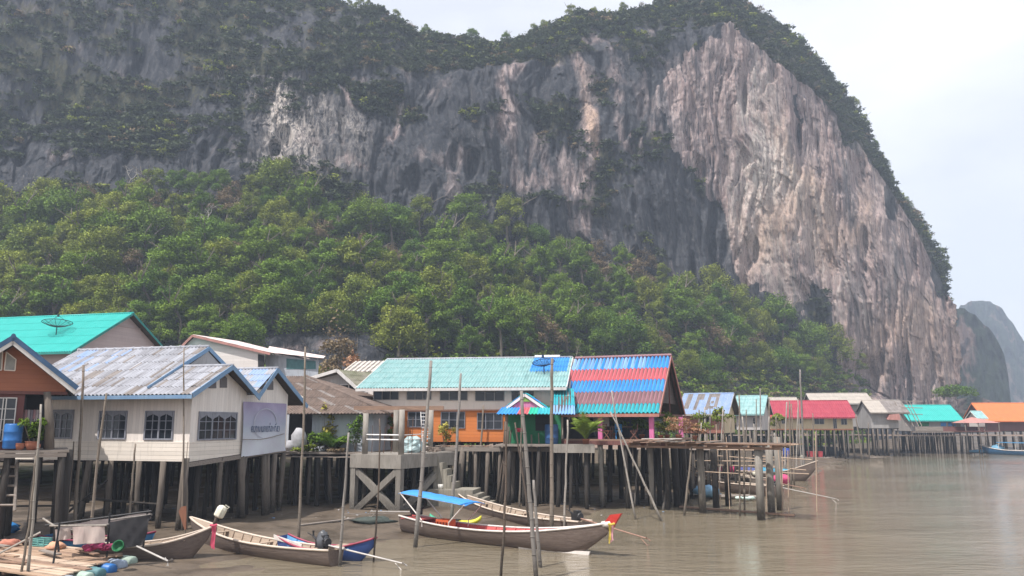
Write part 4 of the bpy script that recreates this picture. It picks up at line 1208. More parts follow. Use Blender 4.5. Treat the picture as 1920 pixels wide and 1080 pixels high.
# ------------------------------------------------------------------ a gable house from its own measures
def gable_house(name, label, F, eave, ridge_y, zr, floor_z, depth, roof, wall, pick=None, period=0.25, rows=6, trim=None, trim_h=0.16, wall_in=(0.5, 0.5), gable=None, stilts=None, smat=None, rows_back=True, ov=0.9, ridge_mat=None, base=None, amp=0.035, cat="house"):
    """eave = (x0, x1, z) of the front eave at y = -ov; the ridge lies over y = ridge_y."""
    x0, x1, ze = eave
    H = empty(name, F.o, F.rz, label, cat)
    sl = (zr - ze) / (ridge_y + ov)
    roof_sheet("roof", H, (x0, -ov, ze), (x1, -ov, ze), (x1, ridge_y, zr), (x0, ridge_y, zr), roof, pick, period, amp, rows)
    roof_sheet("roof", H, (x0, 2 * ridge_y + ov, ze), (x1, 2 * ridge_y + ov, ze), (x1, ridge_y, zr), (x0, ridge_y, zr), roof, pick, period, amp, 3)
    mb = MB(); mb.tube([(x0, ridge_y, zr + 0.06), (x1, ridge_y, zr + 0.06)], 0.12, 7); mb.build("ridge_cap", ridge_mat or (roof[0] if isinstance(roof, list) else roof), H, True)
    mb = MB()
    mb.span((x0, -ov - 0.06, ze - trim_h), (x1, -ov - 0.005, ze + 0.03))
    for x in (x0 - 0.03, x1 + 0.03):
        rake(mb, (x, -ov, ze - 0.02), (x, ridge_y, zr - 0.02), 0.05, 0.22); rake(mb, (x, ridge_y, zr - 0.02), (x, 2 * ridge_y + ov, ze - 0.02), 0.05, 0.22)
    mb.build("bargeboard", trim or WHITE_TRIM, H)
    a, b = x0 + wall_in[0], x1 - wall_in[1]
    zt = ze + ov * sl - 0.1
    slab(H, "wall", (a + 0.12, 0, floor_z), (b - 0.12, 0.12, zt), wall)
    slab(H, "wall", (a + 0.12, 2 * ridge_y - 0.12, floor_z), (b - 0.12, 2 * ridge_y, zt), wall)
    for x in (a, b - 0.12):
        mb = MB(); mb.prism([(x, 0, floor_z), (x, 2 * ridge_y, floor_z), (x, 2 * ridge_y, zt), (x, ridge_y, zr - 0.14), (x, 0, zt)], (0.12, 0, 0))
        mb.build("gable_wall", gable or wall, H)
    slab(H, "floor", (a, 0.12, floor_z - 0.15), (b, 2 * ridge_y, floor_z - 0.002), STILT_D)
    if base: slab(H, "base_board", (a, -0.05, floor_z - 0.12), (b, 0.1, floor_z + 0.1), base)
    if stilts:
        nx, ny = stilts
        for i in range(nx):
            for j in range(ny):
                stilt(H, a + 0.2 + (b - a - 0.4) * i / (nx - 1), 0.15 + 2 * ridge_y * 0.8 * j / max(1, ny - 1), floor_z - 0.1, F, 0.14, smat or (STILT if j == 0 else STILT_D))
    return H

# ------------------------------------------------------------------ turquoise-roofed house behind
o = P(250, 700, 78)
F = Frame((o.x, o.y), R(-14.5))
rd = F.ony(250, 588, 0.0)
ry = 6.4
pA = F.onx(151, 650, rd.x)
sl = (rd.z - pA.z) / (0 - pA.y)
F2 = Frame(F.w(0, -ry), F.rz)
H = gable_house("house", "house with a bright turquoise roof and pinkish grey gable behind the cream stilt house", F2, (rd.x - 21, rd.x, rd.z - sl * (ry + 0.9)), ry, rd.z, 3.0, 12, R_TURQ, W_PINKG, None, 0.28, 5, plain("teal_trim", (0.03, 0.25, 0.22), 0.5), wall_in=(0.6, 0.7), amp=0.05)
mb = MB(); mb.span((rd.x - 0.68, ry - 1.9, rd.z - 1.35), (rd.x - 0.6, ry + 1.9, rd.z - 1.28)); mb.build("gable_rail", W_PINKG, H)

def dish(label, p, r, az, tilt, mast, mat):
    """Mesh satellite dish: ribs, rim and a see-through bowl of wires on a short mast."""
    D = empty("satellite_dish", p, 0, label, "satellite dish", "satellite dishes")
    M = Matrix.Rotation(az, 4, 'Z') @ Matrix.Rotation(tilt, 4, 'X')
    c = Vector((0, 0, mast))
    f = lambda rr, a: c + (M @ Vector((rr * math.cos(a), rr * math.sin(a), 0.32 * r * (rr / r) ** 2))).to_3d()
    mb = MB()
    N_ = 28
    for rr, w in ((1.0, 0.035), (0.8, 0.012), (0.6, 0.012), (0.4, 0.012), (0.9, 0.012), (0.7, 0.012), (0.5, 0.012), (0.25, 0.02)):
        mb.tube([f(rr * r, 2 * math.pi * k / N_) for k in range(N_ + 1)], w, 4)
    for k in range(16):
        a = 2 * math.pi * k / 16
        mb.tube([f(0.02, a), f(r * 0.5, a), f(r, a)], 0.02 if k % 2 == 0 else 0.012, 4)
    mb.build("bowl", mat, D)
    mb = MB()
    h = M @ Vector((0, 0, 0.85 * r))
    for a in (0.5, 2.6, 4.7): mb.tube([f(r * 0.95, a), c + h], 0.018, 4)
    mb.lathe([(0.09, -0.12), (0.11, 0.0), (0.09, 0.14)], 8, c + h); mb.build("feed_horn", mat, D)
    mb = MB(); mb.tube([(0, 0, -0.3), (0, 0, mast)], 0.05, 6); mb.build("mast", mat, D)
    return D
MESHM = plain("dark_mesh_metal", (0.025, 0.07, 0.07), 0.6)
q = F2.w(*F2.onx(105, 628, F2._loc(P(105, 628, 76)).x).to_tuple()[:2])
# the dish stands on the turquoise slope
d_ = ray(105, 629); best = None
for s in np.linspace(60, 90, 400):
    w = P(105, 629, s); l = F2._loc(w)
    zroof = rd.z - sl * abs(l.y - ry)
    if best is None or abs(zroof - w.z) < best[0]: best = (abs(zroof - w.z), w)
dish("dark mesh satellite dish standing on the bright turquoise roof", best[1], 1.32, R(20), R(-8), 0.85, MESHM)

# ------------------------------------------------------------------ pale house with a low pinkish roof and lean-to
o = P(430, 700, 88)
F = Frame((o.x, o.y), R(-10))
H = empty("house", F.o, F.rz, "pale boarded house with a low pinkish white roof and a blue-grey lean-to", "house")
pk_, l_, r_ = F.ony(361, 628), F.ony(337, 652), F.ony(507, 662)
mb = MB(); mb.prism([(l_.x + 0.5, 0.4, 3), (r_.x - 0.9, 0.4, 3), (r_.x - 0.9, 0.4, r_.z + 0.12), (pk_.x, 0.4, pk_.z - 0.22), (l_.x + 0.5, 0.4, l_.z + 0.35)], (0, 0.12, 0)); mb.build("wall", W_WHITE, H)
up = 9.0
roof_sheet("roof", H, (r_.x, 0, r_.z), (r_.x + 0.6, up, r_.z), (pk_.x + 0.6, up, pk_.z + 0.15), (pk_.x, 0, pk_.z), R_PINKW, None, 0.3, 0.03, 5)
roof_sheet("roof", H, (l_.x, 0, l_.z), (l_.x, up, l_.z), (pk_.x + 0.6, up, pk_.z), (pk_.x, 0, pk_.z), R_PINKW, None, 0.3, 0.03, 2)
mb = MB(); rake(mb, (pk_.x, -0.04, pk_.z - 0.1), (r_.x, -0.04, r_.z - 0.1), 0.05, 0.26); rake(mb, (pk_.x, -0.04, pk_.z - 0.1), (l_.x, -0.04, l_.z - 0.1), 0.05, 0.26); mb.build("bargeboard", R_SALMON, H)
s0, s1 = F.ony(500, 661, 1.5), F.ony(606, 673, 1.5)
b0, b1 = F.ony(470, 642, 9), F.ony(600, 667, 9)
roof_sheet("roof", H, s1, F.ony(610, 669, 7.5), F.ony(505, 650, 9), s0, R_PINKW, None, 0.3, 0.03, 3)["label"] = "lean-to roof"
w0, w1 = F.ony(497, 700, 2.2), F.ony(596, 700, 2.2)
mb = MB(); mb.prism([(w0.x, 2.2, 4), (w1.x, 2.2, 4), (w1.x, 2.2, s1.z - 0.05), (w0.x, 2.2, s0.z - 0.1)], (0, 0.12, 0)); mb.build("wall", W_BLUEG, H)["label"] = "blue-grey lean-to wall"
mb = MB(); mb.prism([F.ony(x, y, 2.17) for x, y in ((537, 672), (592, 677), (592, 692), (537, 692))], (0, 0.02, 0)); mb.build("shade_cloth", plain("teal_cloth", (0.09, 0.20, 0.21), 0.8), H)
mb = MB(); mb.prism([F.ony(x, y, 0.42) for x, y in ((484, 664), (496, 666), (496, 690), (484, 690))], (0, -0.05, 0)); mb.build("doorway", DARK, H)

# ------------------------------------------------------------------ lean-to with a brown cement roof beside the banner
o = P(560, 782, 63)
F = Frame((o.x, o.y), R(-8))
H = empty("shed", F.o, F.rz, "low shed with a brown corrugated roof and blotchy blue-grey walls beside the banner", "shed")
e0, e1 = F.ony(520, 778, -0.8), F.ony(728, 778, -0.8)
t0_, t1_ = F.ony(520, 703, 5.5), F.ony(572, 706, 5.5)
ez = F.ony(620, 777, -0.8).z
skl = lambda u, v: 1 if (0.42 < u < 0.5 and 0.4 < v < 0.75) else (2 if (int(u * 19) * 5 + int(v * 6) * 3) % 7 == 0 else 0)
roof_sheet("roof", H, (e0.x, -0.8, ez), (e1.x, -0.8, ez), (t1_.x, 5.5, t1_.z), (t0_.x - 4.2, 5.5, t1_.z), [R_BROWN, R_BEIGE, R_GREY2], skl, 0.27, 0.045, 5)
roof_sheet("roof", H, (e1.x, -0.8, ez), (e1.x - 0.5, 9.5, ez + 0.6), (t1_.x + 0.1, 6.5, t1_.z - 0.05), (t1_.x, 5.5, t1_.z), [R_BROWN, R_BEIGE, R_GREY2], None, 0.27, 0.045, 3)
mb = MB(); mb.tube([(e1.x, -0.8, ez + 0.08), (t1_.x, 5.5, t1_.z + 0.08)], 0.13, 7); mb.build("ridge_cap", R_BROWN, H, True)
zf = F.ony(600, 846, 0.0).z
xw0, xw1 = F.ony(541, 800).x, F.ony(700, 800).x
slab(H, "wall", (F.ony(585, 800).x, 0.0, zf), (xw1, 0.12, ez + 0.25), W_BLUEG)
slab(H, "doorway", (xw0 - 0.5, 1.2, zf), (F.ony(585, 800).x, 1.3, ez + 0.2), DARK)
slab(H, "wall", (xw1 - 0.12, 0.12, zf), (xw1, 6, ez + 0.2), W_BLUEG)
slab(H, "floor", (xw0 - 0.6, -1.9, zf - 0.15), (xw1 + 0.4, 6, zf), PLANK)
for x in np.linspace(xw0 - 0.3, xw1, 6):
    for y in (-1.6, 1.8, 5): stilt(H, float(x), y, zf - 0.12, F, 0.15, STILT if y < 0 else STILT_D)
Fshed, zshed = F, zf

# ------------------------------------------------------------------ small gable house with a mossy roof, and the striped roof behind it
o = P(635, 770, 74)
F = Frame((o.x, o.y), R(-12))
H = empty("house", F.o, F.rz, "small grey-walled house with a mossy grey gable roof left of the long teal roof", "house")
pk_, l_, r_ = F.ony(632, 694), F.ony(572, 712), F.ony(674, 732)
mb = MB(); mb.prism([(l_.x + 0.5, 0.7, 4.0), (r_.x + 0.6, 0.7, 4.0), (r_.x + 0.6, 0.7, r_.z - 0.2), (r_.x - 0.2, 0.7, r_.z + 0.1), (pk_.x, 0.7, pk_.z - 0.3), (l_.x + 0.5, 0.7, l_.z - 0.05)], (0, 0.12, 0)); mb.build("wall", W_LGREY, H)
roof_sheet("roof", H, (r_.x, 0, r_.z), (r_.x + 3, 9, r_.z + 0.2), (pk_.x + 3, 9, pk_.z), (pk_.x, 0, pk_.z), R_MOSS, None, 0.3, 0.035, 4)
roof_sheet("roof", H, (l_.x, 0, l_.z), (l_.x + 3, 9, l_.z), (pk_.x + 3, 9, pk_.z), (pk_.x, 0, pk_.z), R_MOSS, None, 0.3, 0.035, 4)
mb = MB(); rake(mb, (pk_.x, -0.03, pk_.z - 0.02), (r_.x, -0.03, r_.z - 0.02), 0.05, 0.3); rake(mb, (pk_.x, -0.03, pk_.z - 0.02), (l_.x, -0.03, l_.z - 0.02), 0.05, 0.3); mb.build("bargeboard", WHITE_TRIM, H)
window(H, F, 'y', (640, 722, 668, 748), WHITE_TRIM, 2, 0, 0.7, 0.08)
window(H, F, 'y', (674, 736, 690, 760), WHITE_TRIM, 2, 0, 0.7, 0.06)
o = P(680, 720, 88)
F = Frame((o.x, o.y), R(-8))
H = empty("house", F.o, F.rz, "house with a cream and grey striped roof behind the mossy gable", "house")
a, b, c, d_ = F.ony(640, 694, -0.8), F.ony(712, 702, -0.8), F.ony(735, 677, 4.5), F.ony(661, 677, 4.5)
zz = (a.z + b.z) / 2
roof_sheet("roof", H, (a.x, -0.8, zz), (b.x, -0.8, zz), (c.x, 4.5, c.z), (a.x + (c.x - b.x), 4.5, c.z), [R_CREAM, R_GREY2], lambda u, v: int(u * 15 + 0.5) % 2, 0.27, 0.03, 3)
roof_sheet("roof", H, (a.x, 9.8, zz), (b.x, 9.8, zz), (c.x, 4.5, c.z), (a.x + (c.x - b.x), 4.5, c.z), [R_CREAM, R_GREY2], lambda u, v: int(u * 15 + 0.5) % 2, 0.27, 0.03, 3)
slab(H, "wall", (a.x + 0.6, 0, 3), (b.x, 0.12, zz + 0.3), W_WHITE)

# ------------------------------------------------------------------ long teal-roofed house
o = P(690, 828, 67)
F = Ft = Frame((o.x, o.y), R(-8))
zf = F.ony(800, 828).z
ze = F.ony(860, 728, -0.95).z
xa_, xb_ = F.ony(667, 732, -0.95).x, F.ony(1062, 731, -0.95).x
ry = 7.6
zr = F.ony(900, 673, ry).z
BLUEP = lambda u, v: 2 if (u > 0.80 and u < 0.985 and v > 0.5) else (1 if (int(u * 31) * 7 + int(v * 6) * 5) % 3 == 0 else 0)
H = gable_house("stilt_house", "long two-storey stilt house with a faded teal roof and orange boarded lower wall", F, (xa_, xb_, ze), ry, zr, zf, 15, [R_TEAL, R_TEAL2, R_BLUE], W_CREAM, BLUEP, 0.25, 6, WHITE_TRIM, 0.2, (1.2, 0.6), amp=0.055, ov=0.95, ridge_mat=R_GREYL)
zm = F.ony(850, 770).z
x0_, x1_ = xa_ + 1.2, xb_ - 0.6
slab(H, "wall", (x0_ - 0.05, -0.07, zf), (x1_, 0.0 - 0.004, zm), W_ORANGE)["label"] = "orange boarded lower wall"
slab(H, "ledge", (x0_ - 0.05, -0.22, zm), (x1_, -0.004, zm + 0.1), weathered("pink_ledge", (0.55, 0.33, 0.24)))
for r_ in ((702, 734, 747, 749), (764, 734, 808, 749), (826, 734, 876, 750), (892, 734, 945, 751), (960, 734, 1000, 751)): window(H, F, 'y', r_, GREY_TRIM, 3, 0, 0.0, 0.04)
for r_ in ((766, 773, 808, 800), (828, 773, 871, 802), (896, 775, 941, 804)): window(H, F, 'y', r_, FRAME_G, 3, 1, -0.07, 0.05)
mb = MB(); mb.tube([(F.ony(1003, 668, ry).x, ry, zr + 0.1), (F.ony(1050, 668, ry).x, ry, zr + 0.1)], 0.2, 7); mb.build("ridge_cap", WHITE_TRIM, H)["label"] = "white patch on the ridge"
p_ = [F.ony(1062, 735, 0.5), F.ony(1108, 672, ry), F.ony(1108, 700, ry), F.ony(1080, 752, 0.5)]
mb = MB(); mb.prism([(xb_ + 0.06, -0.9, ze - 0.6), (xb_ + 0.06, ry, zr - 0.1), (xb_ + 0.06, ry, zf), (xb_ + 0.06, -0.9, zf + 2.0)], (0.12, 0, 0)); mb.build("end_wall", W_LGREY, H)
mb = MB()
for k in range(6): mb.tube([(x0_ + 0.4 + k * 2.8, 0.1, 1.2 + 0.35 * (k % 3)), (x0_ + 3.4 + k * 2.8, 0.1, 1.5 + 0.3 * ((k + 1) % 3))], 0.08, 6)
mb.build("brace", STILT_D, H)
for x in np.linspace(x0_ + 0.2, x1_ - 0.2, 12):
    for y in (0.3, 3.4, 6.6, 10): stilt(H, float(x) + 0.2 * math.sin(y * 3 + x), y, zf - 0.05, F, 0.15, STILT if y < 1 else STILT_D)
best = None
for s in np.linspace(62, 76, 300):
    w = P(1020, 702, s); l = F._loc(w)
    zq = zr - (zr - ze) / (ry + 0.95) * abs(l.y - ry)
    if best is None or abs(zq - w.z) < best[0]: best = (abs(zq - w.z), w)
dish("dark mesh satellite dish standing on the blue patch of the long teal roof", best[1], 0.95, R(25), R(-14), 0.75, plain("navy_mesh_metal", (0.02, 0.05, 0.13), 0.6))

# ------------------------------------------------------------------ open pavilion with the striped roof
o = P(1236, 776, 61)
F = Fp = Frame((o.x, o.y), R(-22))
ze = F.ony(1236, 775).z
Lp = -F.ony(1041, 776).x
hp = 5.6
zr = F.ony(1190, 670, hp).z
zd = F.ony(1170, 824, 0.0).z
H = empty("pavilion", F.o, F.rz, "open pavilion on pink posts under a roof striped blue, red, mauve and aqua", "pavilion")
def bands(u, v):
    if v < 0.15: return 4
    if v < 0.36: return 3
    if v < 0.56: return 0
    if v < 0.77: return 2
    k = int(u * 29)
    return 1 if ((k * k * 7 + k * 3) % 5 in (0, 1, 2) and u < 0.80) else 0
PM = [R_BLUE, R_LBLUE, R_RED, R_MAUVE, R_AQUA]
roof_sheet("roof", H, (-Lp, 0, ze), (0, 0, ze), (0, hp, zr), (-Lp, hp, zr), PM, bands, 0.32, 0.085, [0, 0.15, 0.36, 0.565, 0.775, 1])
roof_sheet("roof", H, (-Lp, 2 * hp, ze), (0, 2 * hp, ze), (0, hp, zr), (-Lp, hp, zr), PM, bands, 0.30, 0.05, 6)
mb = MB(); mb.tube([(-Lp, hp, zr + 0.08), (0.05, hp, zr + 0.08)], 0.15, 7)
for k in range(30): mb.lathe([(0.19, -0.05), (0.19, 0.05)], 7, (-Lp + Lp * k / 30 + 0.1, hp, zr + 0.06), M=Matrix.Rotation(R(90), 4, 'Y').to_3x3())
mb.build("ridge_cap", R_MAUVE, H)
mb = MB()
rake(mb, (0.04, -0.05, ze - 0.05), (0.04, hp, zr - 0.05), 0.05, 0.28); rake(mb, (0.04, hp, zr - 0.05), (0.04, 2 * hp + 0.1, ze - 0.1), 0.06, 0.3)
mb.span((-Lp, -0.05, ze - 0.26), (0, 0.02, ze - 0.02)); mb.build("bargeboard", weathered("terracotta_trim", (0.42, 0.19, 0.15), None, 0.7), H)
mb = MB(); mb.prism([(-0.5, 0.9, ze + 0.9), (-0.5, 2 * hp - 0.9, ze + 0.9), (-0.5, hp, zr - 0.25)], (-0.06, 0, 0)); mb.build("gable_panel", boards("dark_brown_boards", (0.085, 0.062, 0.055), None, False, 0.4), H)
mb = MB()
for x in (-0.25, -2.6, -5.2, -Lp + 0.3):
    mb.bar((x, 0.1, ze - 0.1), (x, 2 * hp - 0.1, ze - 0.1), 0.12, 0.2); mb.bar((x, 0.2, ze + 0.05), (x, hp, zr - 0.15), 0.08, 0.14); mb.bar((x, 2 * hp - 0.2, ze + 0.05), (x, hp, zr - 0.15), 0.08, 0.14); mb.bar((x, hp, ze), (x, hp, zr - 0.2), 0.1)
mb.build("rafter", BROWN_TRIM, H)
def post(px, y0, zt, w=0.34):
    q = F.ony(px, 800, y0)
    slab(H, "post", (q.x - w / 2, y0 - w / 2, zd), (q.x + w / 2, y0 + w / 2, zt), PINK)
post(1126, 0.6, ze + 0.2); post(1222, 0.6, ze + 0.2)
q = F.onx(1277, 790, -0.7); slab(H, "post", (-0.9, q.y - 0.17, zd), (-0.55, q.y + 0.17, ze + 1.4), PINK)
q2 = F.ony(1262, 790, hp + 2.0)
slab(H, "back_wall", (-Lp + 0.3, hp + 1.6, zd), (-2.2, hp + 1.72, ze + 1.2), boards("dark_blue_grey_boards", (0.075, 0.085, 0.105), None, True, 0.5))
slab(H, "side_wall", (-Lp + 0.2, 0.9, zd), (-Lp + 0.32, hp + 1.6, ze + 0.6), W_CREAM)
a = F.ony(1104, 786, 3.0)
slab(H, "partition", (-Lp + 0.32, 3.0, zd + 1.0), (F.ony(1142, 790, 3.0).x, 3.1, ze + 0.3), W_WHITE)
window(H, F, 'y', (1100, 781, 1113, 793), WHITE_TRIM, 1, 0, 3.0, 0.06)
slab(H, "deck", (-Lp, -0.5, zd - 0.14), (0.6, 2 * hp, zd), PLANK_B)
slab(H, "beam", (-Lp, -0.62, zd - 0.42), (0.6, -0.46, zd - 0.1), BROWN_TRIM)
for k, px in enumerate((1125, 1172, 1218, 1246)):
    for y in (-0.3, 2.8, 6.0, 9.5):
        q = F.ony(px, 830, -0.3)
        stilt(H, q.x - 0.1 * y * 0, y, zd - 0.1, F, 0.22 if k % 2 == 0 else 0.17, CONC if (y < 0 and k % 2 == 0) else STILT_D)
Hpav, zpav, epav = H, zd, ze

# ------------------------------------------------------------------ porch with its own little gable
o = P(985, 830, 63)
F = Fq = Frame((o.x, o.y), R(-8))
H = empty("porch", F.o, F.rz, "small porch with a pink gable, patchwork roof edge and dark green wall", "porch")
zq = F.ony(985, 832, 0.0).z
pk_, l_, r_ = F.ony(984, 738, -0.9), F.ony(942, 769, -0.9), F.ony(1032, 771, -0.9)
PATCH = [R_BLUE, R_RED, R_AQUA, R_GREENB, R_LBLUE]
for (e, s) in ((l_, -1), (r_, 1)):
    roof_sheet("roof", H, (e.x, -0.9, e.z), (e.x, 3.2, e.z), (pk_.x, 3.2, pk_.z), (pk_.x, -0.9, pk_.z), PATCH, lambda u, v: (int(v * 4) * 2 + int(u * 2)) % 4, 0.27, 0.04, 4)
mb = MB(); rake(mb, (pk_.x, -0.98, pk_.z - 0.1), (l_.x, -0.98, l_.z - 0.1), 0.06, 0.2); rake(mb, (pk_.x, -0.98, pk_.z - 0.1), (r_.x, -0.98, r_.z - 0.1), 0.06, 0.2); mb.build("bargeboard", weathered("bright_white_trim", (0.78, 0.74, 0.74), None, 0.5, grime=0.15), H)
GREENL = weathered("lime_paint", (0.22, 0.42, 0.10), None, 0.7)
zl = (l_.z + r_.z) / 2
mb = MB(); mb.prism([(l_.x + 0.5, -0.86, zl + 0.12), (r_.x - 0.5, -0.86, zl + 0.12), (pk_.x, -0.86, pk_.z - 0.25)], (0, 0.06, 0)); mb.build("gable_panel", weathered("pink_panel", (0.62, 0.22, 0.40), None, 0.7), H)
slab(H, "gable_rail", (l_.x + 0.3, -0.92, zl - 0.12), (r_.x - 0.3, -0.87, zl + 0.16), GREENL)
mb = MB(); mb.prism([(pk_.x - 0.5, -0.93, pk_.z - 0.62), (pk_.x + 0.5, -0.93, pk_.z - 0.62), (pk_.x, -0.93, pk_.z - 0.28)], (0, 0.04, 0)); mb.build("gable_rail", GREENL, H)
s0, s1 = F.ony(930, 778, -2.0), F.ony(1037, 778, -2.0)
zt = F.ony(985, 765, -1.0).z
roof_sheet("eave_roof", H, (s0.x, -2.0, s0.z), (s1.x, -2.0, s0.z), (s1.x - 0.1, -0.95, zt), (s0.x + 0.3, -0.95, zt), PATCH, lambda u, v: 0 if u < 0.36 else (1 if u < 0.56 else (3 if u < 0.72 else 2)), 0.28, 0.05, 1)
roof_sheet("eave_roof", H, (s1.x, -2.0, s0.z), (s1.x + 1.6, -1.0, s0.z), (F.ony(1075, 745, 2).x, 2.5, zt + 1.6), (s1.x - 0.3, 2.5, zt + 1.6), PATCH, lambda u, v: 2 if v > 0.4 else 4, 0.28, 0.05, 3)
slab(H, "wall", (F.ony(948, 800, 0.4).x, 0.4, zq), (F.ony(1052, 800, 0.4).x, 0.5, zt + 0.2), W_GREEN)
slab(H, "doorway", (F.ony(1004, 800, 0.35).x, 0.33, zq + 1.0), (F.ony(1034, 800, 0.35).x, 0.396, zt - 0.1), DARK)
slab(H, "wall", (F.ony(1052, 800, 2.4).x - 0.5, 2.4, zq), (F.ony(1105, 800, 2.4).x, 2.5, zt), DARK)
q = F.ony(950, 800, -1.6)
slab(H, "post", (q.x - 0.1, -1.7, zq), (q.x + 0.1, -1.5, s0.z), STILT)
slab(H, "deck", (F.ony(930, 832, -2).x, -2.2, zq - 0.15), (F.ony(1110, 832, -2).x, 3, zq), PLANK)
zc0, zc1 = F.ony(1075, 833, -2.3).z, F.ony(1075, 849, -2.3).z
slab(H, "edge_beam", (F.ony(1038, 840, -2.3).x, -2.5, zc1), (F.ony(1115, 840, -2.3).x, -2.2, zc0), CONCRETE)
for px in (955, 985, 1010, 1050, 1072, 1098):
    for y in (-1.9, 1.0, 4.0): stilt(H, F.ony(px, 840, -2).x, y, zq - 0.1, F, 0.15, STILT_D)

# ------------------------------------------------------------------ far row of houses
def far_house(name, label, Y, rz, px0, px1, y_r, y_e, y_f, ry, roof, wall, pick=None, **kw):
    o = P((px0 + px1) / 2, y_f, Y)
    F = Frame((o.x, o.y), rz)
    ov = kw.get("ov", 0.9)
    cx = (px0 + px1) / 2
    ze, zr, zf = F.ony(cx, y_e, -ov).z, F.ony(cx, y_r, ry).z, F.ony(cx, y_f, 0).z
    xa, xb = F.ony(px0, y_e, -ov).x, F.ony(px1, y_e, -ov).x
    return F, gable_house(name, label, F, (xa, xb, ze), ry, zr, zf, 2 * ry, roof, wall, pick, **kw)
# blue roof with grey patches
def patch(u, v):
    c = [(0.10, 0.20, 0.25, 1.0), (0.30, 0.36, 0.2, 1.0), (0.36, 0.44, 0.66, 0.85), (0.30, 0.44, 0.85, 1.0), (0.52, 0.58, 0.2, 1.0), (0.58, 0.74, 0.82, 1.0), (0.68, 0.74, 0.3, 0.82), (0.58, 0.68, 0.28, 0.40), (0.60, 0.66, 0.52, 0.60)]
    return 1 if any(a <= u <= b and d <= v <= e for a, b, d, e in c) else 0
F, H = far_house("stilt_house", "stilt house with a pale blue roof patched in grey, just right of the striped pavilion", 106, R(-24), 1268, 1366, 739, 777, 812, 4.6, [R_BLUEF, R_GREY2], W_BRICK, patch, gable=W_CREAMY, trim=GREY_TRIM, stilts=(6, 3), rows=16, period=0.22, wall_in=(0.5, 0.8))
window(H, F, 'y', (1318, 782, 1330, 796), GREY_TRIM, 2, 0, 0.0, 0.05)
F, H = far_house("house", "small house with two pale turquoise roofs behind the patched blue roof", 126, R(-26), 1372, 1432, 743, 777, 806, 4.0, [R_TEAL2, R_TEAL], W_LGREY, lambda u, v: 1 if u < 0.35 else 0, trim=R_TEAL, stilts=(5, 2), rows=5)
window(H, F, 'y', (1412, 784, 1416, 796), WHITE_TRIM, 1, 1, 0.0, 0.05)
F, H = far_house("house", "house with a dull beige roof peeping out left of the red roof", 160, R(-14), 1405, 1500, 746, 765, 800, 5.0, R_BEIGE, W_GREY, trim=GREY_TRIM, stilts=(4, 2))
F, H = far_house("stilt_house", "stilt house with a crimson roof and cream wall on the far waterfront", 148, R(-10), 1440, 1606, 752, 783, 805, 5.2, R_CRIM, W_CREAMY, period=0.4, trim=R_CRIM, stilts=(10, 3), base=weathered("terracotta_band", (0.50, 0.22, 0.13)), rows=4)
for r_ in ((1466, 786, 1473, 794), (1496, 785, 1503, 794), (1527, 784, 1545, 795), (1562, 784, 1569, 803), (1577, 785, 1588, 796)): window(H, F, 'y', r_, GREY_TRIM, 2, 0, 0.0, 0.05)
F, H = far_house("house", "house with a large plain beige roof behind the crimson roof", 170, R(-12), 1522, 1640, 738, 757, 800, 6.0, R_BEIGE, W_GREY, trim=GREY_TRIM, stilts=(4, 2), rows=3)
F, H = far_house("stilt_house", "grey unfinished shack with a half dark, half pale roof between the beige and turquoise roofs", 160, R(-8), 1632, 1706, 751, 774, 803, 4.5, [R_BEIGE, R_GREY2], W_GREY, lambda u, v: 1 if u > 0.45 else 0, trim=PLANK, stilts=(6, 3), rows=4, wall_in=(0.3, 2.0))
mb = MB()
a = F.ony(1706, 752, 4.5)
for px in (1700, 1712, 1722, 1728):
    b = F.ony(px, 790, -0.5); mb.tube([(b.x, -0.5, b.z - 1), (b.x - 1.0, 2.5, F.ony(px, 752, 2).z)], 0.08, 5)
for y in (752, 764, 776):
    mb.tube([F.ony(1690, y, 0.5), F.ony(1730, y + 1, 0.5)], 0.08, 5)
mb.build("scaffold_pole", PLANK, H)
mb = MB(); mb.prism([F.ony(x, y, -1.0) for x, y in ((1664, 787), (1690, 788), (1686, 776), (1668, 778))], (0, 1.5, 0.5)); mb.build("awning", R_SALMON, H)
F, H = far_house("stilt_house", "stilt house with a bright turquoise roof on the far waterfront", 176, R(-8), 1704, 1808, 760, 789, 808, 6.0, R_TURQ, W_GREY, trim=plain("teal_edge", (0.04, 0.33, 0.30), 0.5), stilts=(9, 3), rows=3, period=0.4)
for (x0, x1, m) in ((1722, 1742, W_GREEN), (1764, 1774, R_BLUE), (1778, 1792, R_BLUE)):
    mb = MB(); mb.prism([F.ony(x, y, -0.06) for x, y in ((x0, 792), (x1, 792), (x1, 799), (x0, 799))], (0, 0.04, 0)); mb.build("shutter", m, H)
a, b = F.ony(1716, 801, -1.3), F.ony(1768, 801, -1.3)
mb = MB(); mb.span((a.x, -1.3, F.ony(1740, 808, -1.3).z), (b.x, -1.2, F.ony(1740, 800, -1.3).z)); mb.build("railing", PLANK, H)
a, b = F.ony(1768, 801, -1.3), F.ony(1830, 801, -1.3)
mb = MB(); mb.span((a.x, -1.32, F.ony(1740, 809, -1.3).z), (b.x, -1.2, F.ony(1740, 800, -1.3).z)); mb.build("railing", BROWN_TRIM, H)["label"] = "dark brown railing"
slab(H, "deck", (F.ony(1712, 808, -1.4).x, -1.5, F.ony(1740, 811, -1.4).z), (F.ony(1845, 808, -1.4).x, 0, F.ony(1740, 809, -1.4).z), PLANK)
F, H = far_house("stilt_house", "stilt house with a bright orange roof at the right edge", 204, R(-8), 1848, 1990, 756, 790, 808, 6.5, R_ORANGE, W_MAROON, trim=R_ORANGE, stilts=(9, 3), rows=3, period=0.4)
